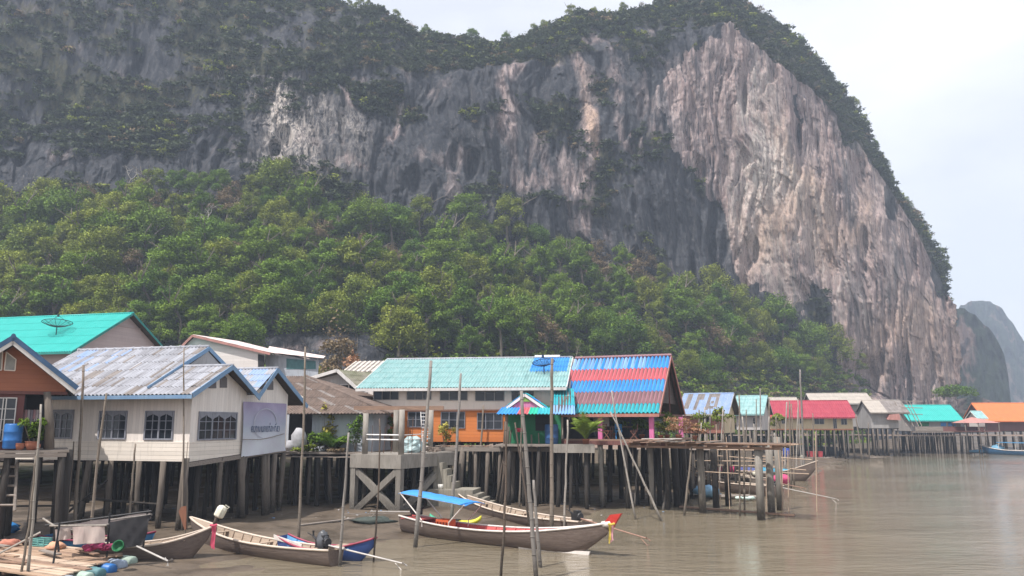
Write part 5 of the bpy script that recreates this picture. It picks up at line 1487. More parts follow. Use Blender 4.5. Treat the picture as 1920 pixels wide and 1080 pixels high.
F, H = far_house("house", "small house with a pale teal dormer roof tucked between the turquoise and orange roofs", 196, R(-8), 1832, 1853, 771, 785, 800, 2.6, R_TEAL2, W_WHITE, trim=WHITE_TRIM, stilts=(2, 2), rows=2)
o = P(1812, 800, 172)
F = Frame((o.x, o.y), 0)
H = empty("pavilion", F.o, 0, "little brown-roofed waterside pavilion beside the turquoise roof", "pavilion")
tp, el, er2 = F.ony(1824, 782), F.ony(1797, 793), F.ony(1866, 793)
mb = MB(); mb.add([(el.x, -2, el.z), (er2.x, -2, el.z), (er2.x, 3, el.z), (el.x, 3, el.z), (tp.x, 0.5, tp.z)], [(0, 1, 4), (1, 2, 4), (2, 3, 4), (3, 0, 4), (0, 3, 2, 1)]); mb.build("roof", R_SALMON, H)
zf = F.ony(1812, 808).z
slab(H, "deck", (el.x, -2, zf - 0.15), (er2.x, 3, zf), BROWN_TRIM)
for x in (el.x + 0.4, tp.x, er2.x - 0.4):
    for y in (-1.8, 2.8): stilt(H, x, y, el.z, F, 0.1, STILT)

# ================================================================== DOCKS, STEPS, POLES, PLANTS
def deck_boards(parent, x0, x1, y0, y1, z, mats, along='y', w=0.24, seed=1, ragged=0.0, name="deck"):
    g = random.Random(seed)
    mb = MB()
    n = int(((x1 - x0) if along == 'y' else (y1 - y0)) / w)
    for k in range(n):
        if g.random() < ragged * 0.25: continue
        e0, e1, dz, tw = g.uniform(-1, 1) * ragged, g.uniform(-1, 1) * ragged, g.uniform(0, 0.02 + 0.05 * ragged), g.uniform(-.06, .06) * ragged * 3
        if along == 'y': mb.bar((x0 + (k + .5) * w + tw, y0 + e0, z - 0.03 + dz), (x0 + (k + .5) * w - tw, y1 + e1, z - 0.03 + dz + tw), w * 0.92, 0.05, g.randrange(len(mats)))
        else: mb.bar((x0 + e0, y0 + (k + .5) * w + tw, z - 0.03 + dz), (x1 + e1, y0 + (k + .5) * w - tw, z - 0.03 + dz + tw * 0.5), w * 0.92, 0.05, g.randrange(len(mats)))
    return mb.build(name, mats, parent)
# ---- concrete landing stage
o = P(748, 956, 56.5)
F = Fl = Frame((o.x, o.y), R(-28))
H = empty("landing_stage", F.o, F.rz, "concrete landing stage with crossed braces and round columns in front of the orange wall", "landing stage")
zt = F.ony(748, 853, 0).z
zb = F.ony(748, 879, 0).z
Lx, Ly = 4.0, 5.6
w_ = 0.42
for (x, y) in ((0, 0), (-Lx, 0), (0, Ly), (-Lx, Ly)):
    slab(H, "pier_leg", (x - w_ / 2, y - w_ / 2, -0.6), (x + w_ / 2, y + w_ / 2, zb), CONC)
slab(H, "edge_beam", (-Lx - 0.25, -0.25, zb), (0.25, 0.2, zt), CONCRETE)
slab(H, "edge_beam", (-0.15, 0.2, zb), (0.24, Ly + 1.4, zt), CONCRETE)
slab(H, "platform", (-Lx - 0.2, 0.2, zt - 0.22), (-0.15, Ly + 1.4, zt + 0.03), CONCRETE)
def brace(p, q): 
    mb = MB(); mb.bar(p, q, 0.34, 0.42); mb.build("brace", CONC, H)
brace((-Lx + 0.1, 0.03, zb - 0.1), (-0.1, 0.03, 0.1)); brace((-0.1, -0.02, zb - 0.1), (-Lx + 0.1, -0.02, 0.1))
brace((0.0, 0.2, 0.2), (0.0, Ly - 0.2, zb - 0.1)); brace((-Lx + .3, Ly, 0.3), (-.3, Ly, zb - 0.1))
for (px, y, yt, yb) in ((684, 0.25, 775, 849), (752, 0.3, 768, 852), (741, Ly - 1.6, 762, 850), (807, Ly + 0.3, 768, 847)):
    a, b = F.ony(px, yb, y), F.ony(px, yt, y)
    mb = MB(); mb.tube([(a.x, y, zt), (a.x, y, b.z)], [0.21, 0.20], 12); mb.build("column", CONCRETE, H, True)
a, b = F.ony(664, 765, 1.2), F.ony(832, 765, 1.2)
mb = MB(); mb.bar(a, b, 0.06, 0.28); mb.build("plank", PLANK_B, H)
WPIPE = plain("white_pipe", (0.75, 0.74, 0.72), 0.4)
for yy in (815, 824):
    mb = MB(); mb.tube([F.ony(686, yy, 0.2), F.ony(752, yy + 1, 0.25)], 0.055, 7); mb.tube([F.ony(752, yy + 1, 0.3), F.ony(806, yy - 2, Ly)], 0.035, 6); mb.build("rail", WPIPE, H)
mb = MB()
g = random.Random(3)
for px in (697, 712, 719, 733, 765, 772, 788):
    q = F.ony(px, 848, 1.4 + g.random()); mb.tube([(q.x, q.y, zt), (q.x + g.uniform(-.2, .2), q.y, zt + g.uniform(1.6, 2.8))], 0.025, 4)
mb.build("rebar", plain("rusty_iron", (0.16, 0.085, 0.055), 0.8), H)
# ladder and clutter on it
def ladder(label, a, b, w, n, mat, r=0.035):
    L_ = empty("ladder", (0, 0, 0), 0, label, "ladder")
    a, b = Vector(a), Vector(b)
    s = Vector((w / 2, 0, 0))
    for q in (-1, 1):
        mb = MB(); mb.tube([a + s * q, b + s * q], r, 6); mb.build("side_rail", mat, L_)
    mb = MB()
    for k in range(n):
        c = a.lerp(b, (k + 0.6) / n); mb.tube([c - s, c + s], r * 0.8, 5)
    mb.build("rung", mat, L_)
ladder("pale ladder leaning at the orange wall behind the landing stage", F.w(*F.ony(800, 842, Ly + 1.2)), F.w(*F.ony(796, 772, Ly + 1.9)), 0.62, 10, WPIPE)
ladder("rough wooden ladder below the red-brown house's deck", P(8, 958, 40), P(14, 868, 41), 1.0, 5, PLANK, 0.07)
# ---- steps down to the mud
o = P(812, 940, 60)
F = Frame((o.x, o.y), R(-10))
H = empty("steps", F.o, F.rz, "mossy concrete steps with a landing going down from the stage to the mud", "steps")
MOSSC = pile("mossy_concrete", (0.36, 0.33, 0.27), 0.55, 1.2)
zl = F.ony(840, 917, 0).z
n = 5
for k in range(n):
    za = zl + (zt - zl) * (n - k) / (n + 0.5)
    slab(H, "step", (-0.1 + k * 0.33, 0.3, zl - 0.05), (-0.1 + (k + 1) * 0.33 + 0.04, 1.9, za), MOSSC)
slab(H, "landing", (-0.2, -0.9, -0.5), (F.ony(886, 920, -0.9).x, 1.95, zl), MOSSC)
x0 = F.ony(886, 920, -0.9).x
for k in range(4):
    slab(H, "step", (x0 + k * 0.42, -0.95, -0.5), (x0 + (k + 1) * 0.42, 1.4, zl - (zl - 0.15) * (k + 1) / 5), MOSSC)
mb = MB(); mb.lathe([(0.16, 0), (0.20, 0.36), (0.18, 0.36), (0.15, 0.05)], 12, F.w(*F.ony(826, 915, -0.5).to_tuple()[:2], zl + 0.005)); props(mb.build("bucket", plain("white_plastic", (0.68, 0.66, 0.60), 0.5), None, True), "small off-white bucket left on the landing of the concrete steps", "bucket")
# ---- timber walkway before the orange wall
F = Ft
H = empty("walkway", F.o, F.rz, "rough timber walkway on stilts along the foot of the orange wall", "walkway")
zwk = F.ony(930, 838, -2.6).z
xa2, xb2 = F.ony(815, 838, -2.6).x, F.ony(1038, 838, -2.6).x
deck_boards(H, xa2, xb2, -2.7, -0.35, zwk + 0.06, [PLANK, PLANK_B, PLANK], 'y', 0.3, 5, 0.12)
for y in (-2.75,):
    slab(H, "beam", (xa2, y - 0.12, zwk - 0.34), (xb2, y + 0.02, zwk - 0.02), PLANK)
for k, x in enumerate(np.linspace(xa2 + 0.3, xb2 - 0.2, 10)):
    stilt(H, float(x), -2.65, zwk - 0.02, F, (0.17, 0.13, 0.2, 0.14)[k % 4], STILT)
    stilt(H, float(x) + 0.3, -1.0, zwk - 0.02, F, 0.14, STILT_D)
# ---- ragged plank pier running out to the right
a, b = P(1180, 829, 60.5), P(1462, 834, 53.5)
az = math.atan2(b.y - a.y, b.x - a.x)
F = Frame((a.x, a.y), az)
H = empty("plank_pier", F.o, F.rz, "ragged brown plank pier on concrete piles beside the pavilion", "pier")
Lp_ = (Vector((b.x, b.y, 0)) - Vector((a.x, a.y, 0))).length
zp = (a.z + b.z) / 2
deck_boards(H, 0, Lp_ + 0.6, -0.7, 2.6, zp + 0.03, [PLANK_B, PLANK_P, PLANK, PLANK_B], 'x', 0.17, 9, 0.45)
deck_boards(H, 0, Lp_ * 0.6, -0.9, 2.2, zp + 0.12, [PLANK_B, PLANK], 'y', 0.32, 12, 0.6, "loose_boards")
mb = MB()
for x in np.linspace(0.3, Lp_ - 0.4, 8): mb.bar((x, -0.6, zp - 0.12), (x + 0.1, 2.5, zp - 0.12), 0.14, 0.18)
mb.build("joist", PLANK_B, H)
mb = MB(); mb.bar((0, -0.3, zp - 0.30), (Lp_ + 0.2, -0.3, zp - 0.26), 0.14, 0.16); mb.build("beam", PLANK_B, H)
for (px, py, r_) in ((1318, 962, .25), (1343, 952, .24), (1366, 948, .24), (1427, 975, .26), (1447, 965, .25), (1463, 957, .25), (1250, 945, .2), (1270, 950, .26), (1286, 944, .2)):
    w = G(px, py, 0.0); l = F._loc(w)
    q = P(px - 6, 834, w.y)
    mb = MB(); l2 = F._loc(Vector((q.x, q.y, 0)))
    mb.tube([(l.x, l.y, -0.6), ((l.x + l2.x) / 2, l.y, zp / 2), (l2.x, l2.y, zp - (0.1 if px < 1460 else -0.4))], [r_ * 1.05, r_, r_ * 1.05], 9)
    mb.build("pile", CONC if px > 1300 and px not in (1343, 1366) else STILT_D, H, True)
g = random.Random(8)
for k in range(8):
    q = F.w(-1.0 + g.random() * 6, g.uniform(3.0, 9.0))
    mb = MB(); l = F._loc(q); mb.tube([(l.x, l.y, -0.5), (l.x + g.uniform(-.3, .3), l.y, zp - 0.2)], g.uniform(0.08, 0.16), 7); mb.build("pile", STILT_D, H, True)
# rails of bamboo beneath and behind it
mb = MB()
for k in range(8):
    z = g.uniform(2.2, zp - 0.4); y = g.uniform(3.5, 9); c_ = Lp_ * g.uniform(0.45, 0.8); h_ = g.uniform(1.5, 3.2)
    mb.tube([(c_ - h_, y, z), (c_ + h_, y + g.uniform(-1, 1), z + g.uniform(-.25, .25))], 0.035, 5)
for k in range(9):
    x = Lp_ * g.uniform(0.3, 1.0); y = g.uniform(3.5, 9); mb.tube([(x, y, -0.4), (x + g.uniform(-.3, .3), y, zp + g.uniform(-0.6, 1.8))], 0.035, 5)
props(mb.build("bamboo_rack", PLANK_P), "rack of thin bamboo rails standing in the water behind the plank pier", "rack")
bpy.data.objects["bamboo_rack"].location, bpy.data.objects["bamboo_rack"].rotation_euler = F.o, (0, 0, F.rz)
mb = MB(); mb.bar(G(1275, 950, 0.1), G(1490, 966, 0.1), 0.3, 0.12); props(mb.build("floating_timber", PLANK_B), "long reddish timber floating at the foot of the pier's piles", "timber")

# ---- mooring poles
BAM = pile("bamboo", (0.27, 0.225, 0.18), 0.85, 1.0)
BAMG = pile("grey_bamboo", (0.30, 0.275, 0.25), 0.85, 1.0)
BAMD = pile("dark_bamboo", (0.15, 0.115, 0.09), 0.9, 2.0)
BAMW = pile("pale_bamboo", (0.44, 0.40, 0.35), 0.7, 0.8)
def pole(base, top, wpx, mat, label, bend=0.0, z=0.0, group="mooring poles", knots=True):
    q = G(base[0], base[1], z)
    tp = P(top[0], top[1], q.y + (base[0] - top[0]) * 0.004)
    r = wpx * 0.42 / FPX * q.y
    d = tp - q
    g = random.Random(int(base[0] * 7 + top[1]))
    n = 9
    pts, rad = [], []
    for k in range(n + 1):
        s = k / n
        p = q + d * s + Vector((bend * math.sin(s * math.pi) + g.uniform(-.025, .025), 0, 0))
        pts.append(p); rad.append(r * (1.1 - 0.4 * s) * (1 + (g.uniform(-.06, .1) if knots else 0)))
    pts[0] = q - d.normalized() * 0.8
    mb = MB()
    mb.tube(pts, rad, 7)
    L = d.length
    for k in range(int(L / 0.7)):
        s = (k + 0.5) / max(1, int(L / 0.7)); i = min(n - 1, int(s * n)); c = pts[i].lerp(pts[i + 1], s * n - i)
        rr = r * (1.1 - 0.4 * s) * 1.14
        mb.tube([c - d.normalized() * 0.02, c + d.normalized() * 0.02], rr, 7)
    o = mb.build("mooring_pole", mat, None, True)
    return props(o, label, "pole", group)
POLES = [
 ((50, 1092), (77, 758), 6, BAMW, "long pale pole in front of the red-brown house's porch", 0.05),
 ((36, 1094), (66, 855), 5, BAM, "thin brown pole leaning beside the long pale pole over the plank raft", 0.1),
 ((-3, 830), (11, 769), 4, BAMW, "short whitish stick leaning at the red-brown house's window", 0),
 ((137, 1014), (157, 684), 7, BAM, "brown pole rising across the left end of the grey cement roof", 0.05),
 ((168, 1040), (200, 737), 6.5, BAM, "brown pole with a kinked top between the first two windows", -0.12),
 ((123, 1004), (139, 828), 4, BAM, "short thin pole under the first window of the cream house", 0),
 ((239, 1010), (254, 832), 5, BAM, "short pole below the gap between the cream house's front windows", 0),
 ((341, 1005), (345, 652), 4, BAM, "tall thin pole at the front corner of the cream house", 0.03),
 ((347, 1002), (350, 776), 9, BAM, "thick short post at the front corner of the cream house", 0),
 ((558, 1032), (573, 650), 6, BAM, "tall pole rising past the right bargeboard beside the banner", 0.04),
 ((637, 1062), (653, 811), 6, BAMG, "grey pole standing in front of the shed's green plants", 0),
 ((700, 1054), (712, 785), 4, BAMD, "thin dark stake in front of the crossed concrete braces", 0.08),
 ((779, 1026), (809, 676), 9, BAMG, "tall stout pole standing at the blue boat canopy's left end", 0.0),
 ((846, 985), (864, 700), 7, BAMG, "tall grey pole before the middle of the teal roof", 0.02),
 ((893, 945), (907, 760), 5, BAM, "brown pole before the third lower window of the orange wall", 0.0),
 ((938, 1092), (948, 790), 6, BAMD, "dark knotty pole in the foreground left of the two leaning poles", 0.10),
 ((1006, 1090), (977, 733), 10, BAMG, "thick grey pole leaning left over the porch gable", 0.0),
 ((1014, 1064), (1000, 900), 8, BAMG, "stout pole crossing the foot of the thick leaning pole", 0.0),
 ((994, 1000), (965, 792), 5, BAMD, "dark slim pole leaning just behind the thick leaning pole", 0.05),
 ((1034, 1003), (1035, 672), 9, BAM, "tall straight pole before the blue patch of the teal roof", 0.0),
 ((1057, 1002), (1065, 787), 5, BAMW, "pale pole with a bare tip left of the potted palm", 0.0),
 ((974, 958), (978, 778), 4, BAM, "slim pole before the left of the porch's green wall", 0.0),
 ((963, 945), (962, 782), 3, BAMG, "very thin grey stake at the left end of the porch", 0.0),
 ((1002, 950), (996, 815), 5, BAM, "short pole leaning before the porch's dark doorway", 0.0),
 ((1192, 974), (1146, 732), 4, BAMW, "thin pole leaning steeply across the striped roof, the upper of the crossed pair", 0.0),
 ((1241, 977), (1145, 772), 5, BAMW, "thin pole leaning farthest over across the pavilion's deck", 0.0),
 ((1190, 950), (1196, 843), 4, BAMG, "short grey pole upright beneath the crossed pair", 0.0),
 ((1283, 967), (1297, 838), 5, BAM, "short brown pole leaning under the plank pier", 0.0),
 ((1242, 956), (1250, 872), 5, BAMG, "crooked grey stake under the pavilion's deck", 0.18),
 ((1387, 968), (1386, 740), 4, BAM, "slim tall pole rising through the plank pier by the patched blue roof", 0.0),
 ((1396, 960), (1394, 800), 4, BAM, "slim pole behind the pier beside the taller slim pole", 0.0),
 ((1429, 905), (1425, 728), 3.5, BAMG, "tall grey pole before the pale turquoise roofs", 0.0),
 ((1483, 915), (1480, 752), 4.5, BAM, "brown pole before the left part of the crimson roof", 0.0),
 ((1508, 900), (1500, 693), 5, BAMG, "tallest pole, standing well above the crimson roof", 0.0),
 ((1443, 900), (1442, 747), 4, BAM, "brown pole at the left edge of the crimson roof", 0.0),
 ((1456, 892), (1455, 780), 3, BAM, "short slim pole before the cream wall's bush", 0.0),
 ((1310, 890), (1311, 768), 4, BAM, "pole before the left end of the patched blue roof's wall", 0.0),
 ((1333, 905), (1331, 756), 3, BAMG, "grey pole before the middle of the patched blue roof", 0.0),
 ((1400, 900), (1399, 768), 3.5, BAM, "pole before the cream gable of the patched blue roof", 0.0),
 ((1357, 910), (1357, 770), 3, BAM, "thin pole before the red brick wall", 0.0),
 ((1418, 900), (1418, 748), 3, BAM, "thin brown pole before the left turquoise roof", 0.0),
 ((1526, 866), (1524, 775), 3, BAM, "thin pole before the barred window of the cream wall", 0.0),
 ((1572, 852), (1570, 783), 3, BAM, "thin pole before the dark door under the crimson roof", 0.0),
 ((1592, 852), (1588, 784), 3, BAMG, "thin grey pole before the rightmost window under the crimson roof", 0.0),
 ((1617, 862), (1604, 778), 3.5, BAM, "pole leaning over the floating timbers by the grey shack", 0.0),
 ((1630, 860), (1628, 793), 3, BAM, "upright pole standing at the floating timbers by the grey shack", 0.0),
 ((1649, 850), (1639, 792), 4, BAMG, "stout pole leaning against the left of the grey shack", 0.0),
 ((1678, 848), (1676, 792), 3, BAMG, "pole before the middle of the grey shack", 0.0),
 ((1702, 848), (1688, 775), 3.5, BAM, "long pole leaning before the scaffold of the grey shack", 0.0),
 ((1752, 845), (1743, 787), 3.2, BAMG, "pole leaning before the left half of the far turquoise roof", 0.0),
 ((1764, 845), (1759, 797), 3, BAMG, "short pole leaning before the far turquoise house's wall", 0.0),
 ((1805, 845), (1803, 800), 3, BAMG, "grey pole under the right end of the far turquoise roof", 0.0),
 ((1850, 832), (1845, 793), 3, BAM, "pole beside the little brown pavilion", 0.0),
 ((1912, 830), (1900, 795), 3, BAM, "pole leaning before the orange roof's wall", 0.0),
]
for b_, t_, w_, m_, lb, bend in POLES: pole(b_, t_, w_, m_, lb, bend)
g = random.Random(66)
for k in range(18):
    bx = 1296 + k * 12.5 + g.uniform(-6, 6); by = g.uniform(884, 938)
    pole((bx, by), (bx + g.uniform(-9, 7), g.uniform(748, 838)), g.uniform(2.8, 4.4), (BAM, BAMW, BAMW)[k % 3], "thin bamboo stake in the stand of stakes behind the plank pier", g.uniform(-.1, .1), 0.0, "stand of stakes behind the pier")
g = random.Random(21)
for k, (bx, tx, ty, by) in enumerate(((1013, 1015, 805, 945), (1018, 1020, 782, 944), (1022, 1025, 800, 946), (1026, 1031, 808, 943), (1016, 1010, 812, 948), (1030, 1033, 826, 942))):
    pole((bx, by), (tx, ty), 3.5, BAM, "thin upright stick in the bundle of stakes before the porch", 0.0, 0.15, "bundle of thin stakes")
for k, (bx, tx, ty, by) in enumerate(((930, 952, 790, 948), (937, 955, 800, 950), (944, 958, 806, 946), (925, 938, 868, 940), (952, 948, 815, 948), (941, 946, 790, 950))):
    pole((bx, by), (tx, ty), 5, BAMD, "dark crooked stick in the bundle of stakes left of the porch", 0.05, 0.15, "bundle of dark stakes")

# ---- plants
TERRA = plain("terracotta", (0.36, 0.14, 0.085), 0.8)
def plant(label, base, Rr, Hh, mat, seed, pot=0.0, style='bush', cat="plant", name="potted_plant", n=9, per=60, size=0.10):
    g = np.random.default_rng(seed)
    D = empty(name, base, 0, label, cat)
    if pot:
        mb = MB(); mb.lathe([(pot * 0.7, 0), (pot, pot * 1.3), (pot * 1.08, pot * 1.32), (pot * 1.06, pot * 1.5), (pot * 0.9, pot * 1.4)], 12); mb.build("pot", TERRA, D, True)
    z0 = pot * 1.3
    if style == 'bush':
        lob = [((g.normal() * Rr * 0.4, g.normal() * Rr * 0.35, z0 + Hh * (0.25 + 0.6 * g.random())), (Rr * 0.42, Rr * 0.42, Hh * 0.2)) for _ in range(n)]
        V, Q, T, N = leaf_cloud(lob, per, size, g, fill=0.3)
        link("foliage", np_mesh("foliage", V, Q, mat, {"tint": T}, True, None, N), D)
        mb = MB()
        for k in range(5):
            c = lob[k % len(lob)][0]; mb.tube([(0, 0, z0 - 0.05), (c[0] * 0.5, c[1] * 0.5, (z0 + c[2]) / 2), c], [0.03, 0.025, 0.012], 5)
        mb.build("stem", BARK, D)
    else:
        VV, QQ, TT = [], [], []
        for k in range(n):
            a, up, L = g.random() * 6.28, 0.5 + 0.9 * g.random(), Hh * (0.75 + 0.4 * g.random())
            d = np.array([math.cos(a), math.sin(a), 0])
            s = np.array([-d[1], d[0], 0])
            pts = []
            for q in np.linspace(0, 1, 7):
                pts.append(np.array([0, 0, z0]) + d * (Rr * 1.1 * q ** 1.3) + np.array([0, 0, L * (q * 1.25 - 0.62 * q * q * (2 - up))]))
            for q in range(6):
                for sd in (-1, 1):
                    for e in range(3):
                        p = pts[q] + (pts[q + 1] - pts[q]) * e / 3
                        ll = size * 3.2 * math.sin(math.pi * (0.12 + 0.8 * (q + e / 3) / 6))
                        tip = p + s * sd * ll + (pts[q + 1] - pts[q]) * 0.8 - np.array([0, 0, ll * 0.25])
                        w = (pts[q + 1] - pts[q]) * 0.16
                        b = len(VV)
                        VV += [p - w, p + w, tip + w * 0.3, tip - w * 0.3]; QQ.append([b, b + 1, b + 2, b + 3]); TT += [g.random()] * 4
        link("fronds", np_mesh("fronds", np.array(VV), np.array(QQ), mat, {"tint": np.array(TT)}), D)
        mb = MB(); mb.tube([(0, 0, 0), (0, 0, z0 + 0.15)], 0.05, 6); mb.build("stem", BARK, D)
    return D
def at_floor(F, px, y, z): 
    q = F.ony(px, 800, y); return F.w(q.x, y, z)
Fs, zs_ = Fshed, zshed
plant("leafy green clump of tall grass-like leaves at the shed's edge", at_floor(Fs, 628, -1.1, zs_), 1.3, 1.9, LEAF_G, 201, 0, 'palm', n=26, size=0.16)
plant("broad dark green bush between the sacks and the tall grassy clump", at_floor(Fs, 596, -1.0, zs_), 1.0, 1.6, LEAF_G, 202, 0, n=10, per=90, size=0.11)
plant("low green bush hanging over the shed deck's edge by the sacks", at_floor(Fs, 575, -1.7, zs_ - 0.1), 0.9, 0.7, LEAF_O, 203, 0, n=9, per=80, size=0.10)
plant("tall thin shrub with pale yellow leaves against the shed's wall", at_floor(Fs, 612, -0.4, zs_), 0.8, 3.6, LEAF_Y, 204, 0, n=6, per=40, size=0.14)
plant("dry brown trailing growth under the grassy clump", at_floor(Fs, 630, -1.8, zs_ - 0.1), 1.0, 0.5, LEAF_D, 205, 0, n=9, per=80, size=0.08)
plant("climbing leafy shrub beside the landing stage's left column", at_floor(Fs, 668, -0.9, zs_), 0.7, 2.6, LEAF_G, 206, 0, n=8, per=60, size=0.11)
plant("yellow-green bush standing on the walkway before the orange wall", Ft.w(Ft.ony(834, 838, -1.2).x, -1.2, zwk), 0.7, 1.9, LEAF_Y, 207, 0, n=7, per=80, size=0.09)
plant("small green shrub against the orange wall behind the stage", Ft.w(Ft.ony(732, 838, -1.4).x, -1.4, zwk), 0.5, 2.4, LEAF_G, 208, 0, n=6, per=60, size=0.09)
plant("potted palm with arching yellow-green fronds on the porch edge", at_floor(Fq, 1098, -1.9, zq), 1.25, 2.1, LEAF_B, 209, 0.28, 'palm', n=22, size=0.15)
plant("bare pinkish shrub in bloom on the deck beside the pavilion", at_floor(Fp, 1272, 0.6, zpav), 1.05, 1.35, LEAF_P, 210, 0.25, n=11, per=80, size=0.07)
plant("orange-brown potted bush at the outer end of the pavilion deck", at_floor(Fp, 1302, 1.2, zpav), 0.9, 0.9, LEAF_P, 211, 0.2, n=8, per=70, size=0.07)
plant("white-flowered green potted plant right of the pavilion's second pink post", at_floor(Fp, 1238, 1.2, zpav), 0.8, 1.2, LEAF_O, 212, 0.22, n=8, per=70, size=0.08)
plant("green potted plant under the striped roof left of the second pink post", at_floor(Fp, 1203, 2.2, zpav), 0.9, 1.3, LEAF_G, 213, 0.25, n=9, per=70, size=0.09)
plant("dark leafy tree-like plant inside the pavilion behind the chairs", at_floor(Fp, 1150, 3.2, zpav), 1.1, 2.3, LEAF_G, 214, 0.3, n=9, per=80, size=0.12)
plant("trailing green plant hanging from the pavilion's side", at_floor(Fp, 1250, 3.5, zpav), 0.9, 1.8, LEAF_G, 215, 0.22, n=8, per=70, size=0.1)
plant("dark green potted shrub by the blue barrel on the red-brown house's deck", at_floor(Fb, 62, -0.7, zd_b if 'zd_b' in globals() else P(62, 846, 41).z), 0.75, 1.35, LEAF_G, 216, 0.22, n=9, per=90, size=0.08)
q = P(1463, 803, 142); plant("yellow-green bush at the left end of the crimson-roofed house", q, 1.7, 2.6, LEAF_O, 217, 0, n=9, per=80, size=0.2)
q = P(1347, 806, 98); plant("slim green shrub before the brick red wall", q, 0.9, 3.0, LEAF_O, 218, 0, n=7, per=60, size=0.15)
q = P(1322, 812, 84); plant("pale weedy bush behind the plank pier", q, 1.8, 2.2, LEAF_O, 219, 0, n=9, per=70, size=0.12)
q = P(1788, 752, 240); plant("dark round trees' edge behind the far turquoise roof", q, 6, 5, LEAF_G, 220, 0, n=14, per=120, size=0.3, cat="tree", name="waterside_tree")

# ---- things on the decks
BLUEPL = plain("blue_plastic", (0.03, 0.15, 0.42), 0.4)
def barrel(label, p, r, h, mat, name="barrel", cat="barrel", M=None):
    mb = MB(); mb.lathe([(r * 0.9, 0), (r, h * 0.06), (r, h * 0.3), (r * 1.05, h * 0.33), (r, h * 0.36), (r, h * 0.64), (r * 1.05, h * 0.67), (r, h * 0.7), (r, h * 0.95), (r * 0.88, h)], 14, (0, 0, 0), 0, M)
    o = mb.build(name, mat, None, True); o.location = p
    return props(o, label, cat)
barrel("blue plastic barrel on the red-brown house's deck", at_floor(Fb, 26, -0.6, P(26, 841, 41).z), 0.42, 1.25, BLUEPL)
for (px, r_, lb) in ((41, 0.24, "small round terracotta pot next to the blue barrel"), (62, 0.30, "wide terracotta pot with scalloped rim on the red-brown house's deck"), (72, 0.2, "small terracotta pot at the porch's outer post")):
    mb = MB(); mb.lathe([(r_ * 0.65, 0), (r_ * 1.0, r_ * 0.9), (r_ * 0.9, r_ * 1.25), (r_ * 1.05, r_ * 1.4), (r_ * 0.85, r_ * 1.3)], 14)
    o = mb.build("flower_pot", TERRA, None, True); o.location = at_floor(Fb, px, -0.85, P(26, 843, 41).z); props(o, lb, "pot")
# washing on the porch
CL = [plain("pink_cloth", (0.45, 0.26, 0.27), 0.9), plain("pale_cloth", (0.52, 0.44, 0.44), 0.9), plain("grey_cloth", (0.30, 0.27, 0.30), 0.9)]
D = empty("laundry", (0, 0, 0), 0, "row of pale pink washing hung in the red-brown house's porch", "laundry")
a, b = Fb.ony(46, 768, 0.9), Fb.ony(78, 768, 0.9)
mb = MB(); mb.tube([Fb.w(*a), Fb.w(*b)], 0.012, 4); mb.build("line", BLACK, D)
for k in range(6):
    c = Fb.w(*a.lerp(b, (k + 0.4) / 6)); h_ = 0.5 + 0.25 * ((k * 7) % 3) / 2
    mb = MB(); pts = [c + Fb.x * (0.11 * math.sin(q * 1.5) * 0 + (q - 2) * 0.055) + Fb.y * (0.03 * math.sin(q * 2.1)) for q in range(5)]
    for q in range(4): mb.add([pts[q], pts[q + 1], pts[q + 1] - Vector((0, 0, h_)), pts[q] - Vector((0, 0, h_ * (0.92 if q % 2 else 1)))], [(0, 1, 2, 3)])
    mb.build("garment", CL[k % 3], D)
# sacks by the shed
SACK = plain("grey_sack", (0.42, 0.42, 0.44), 0.8)
for (px, y, r_, h_, lb) in ((562, -0.9, 0.62, 0.95, "large grey-white sack standing in the shed's dark doorway"), (545, -1.1, 0.4, 0.45, "small grey sack at the banner's lower corner")):
    mb = MB(); mb.blob((0, 0, h_ * 0.9), (r_, r_ * 0.8, h_), 0, px, 10, 8, 0.10); o = mb.build("sack", SACK, None, True); o.location = at_floor(Fs, px, y, zs_); props(o, lb, "sack")
# blue plastic under the pale green tarp on the landing stage
mb = MB(); mb.blob((0, 0, 0.5), (0.9, 0.7, 0.7), 0, 5, 12, 8, 0.22); o = mb.build("plastic_sheet", plain("pale_teal_plastic", (0.42, 0.55, 0.56), 0.35)); o.location = Fl.w(-1.6, 3.6, Fl.ony(748, 853, 0).z); props(o, "crumpled pale teal plastic heap on the landing stage", "plastic sheet")
g = random.Random(4)
mb = MB()
for k in range(26): 
    a = Vector((g.uniform(-.9, .9), g.uniform(-.5, .5), g.uniform(0.05, .45))); b = a + Vector((g.uniform(-.7, .7), g.uniform(-.4, .4), g.uniform(-.2, .3))); b.z = max(0.04, b.z); mb.tube([a, b], 0.03, 5)
o = mb.build("scrap_heap", wood("scrap_wood", (0.27, 0.21, 0.17))); o.location = Fl.w(-0.9, 5.0, Fl.ony(748, 853, 0).z); props(o, "tangled heap of sticks and branches on the landing stage", "scrap heap")
# football under the walkway
mb = MB(); mb.blob((0, 0, 0), (0.17, 0.17, 0.17), 0, 1, 14, 10, 0.0); o = mb.build("ball", [plain("ball_white", (0.7, 0.7, 0.7), 0.5), BLACK], None, True)
o.data.polygons.foreach_set("material_index", [1 if (i * 7) % 19 == 0 else 0 for i in range(len(o.data.polygons))])
q = G(956, 934, 0.35); o.location = q; props(o, "small black and white football on the mud under the porch", "ball")
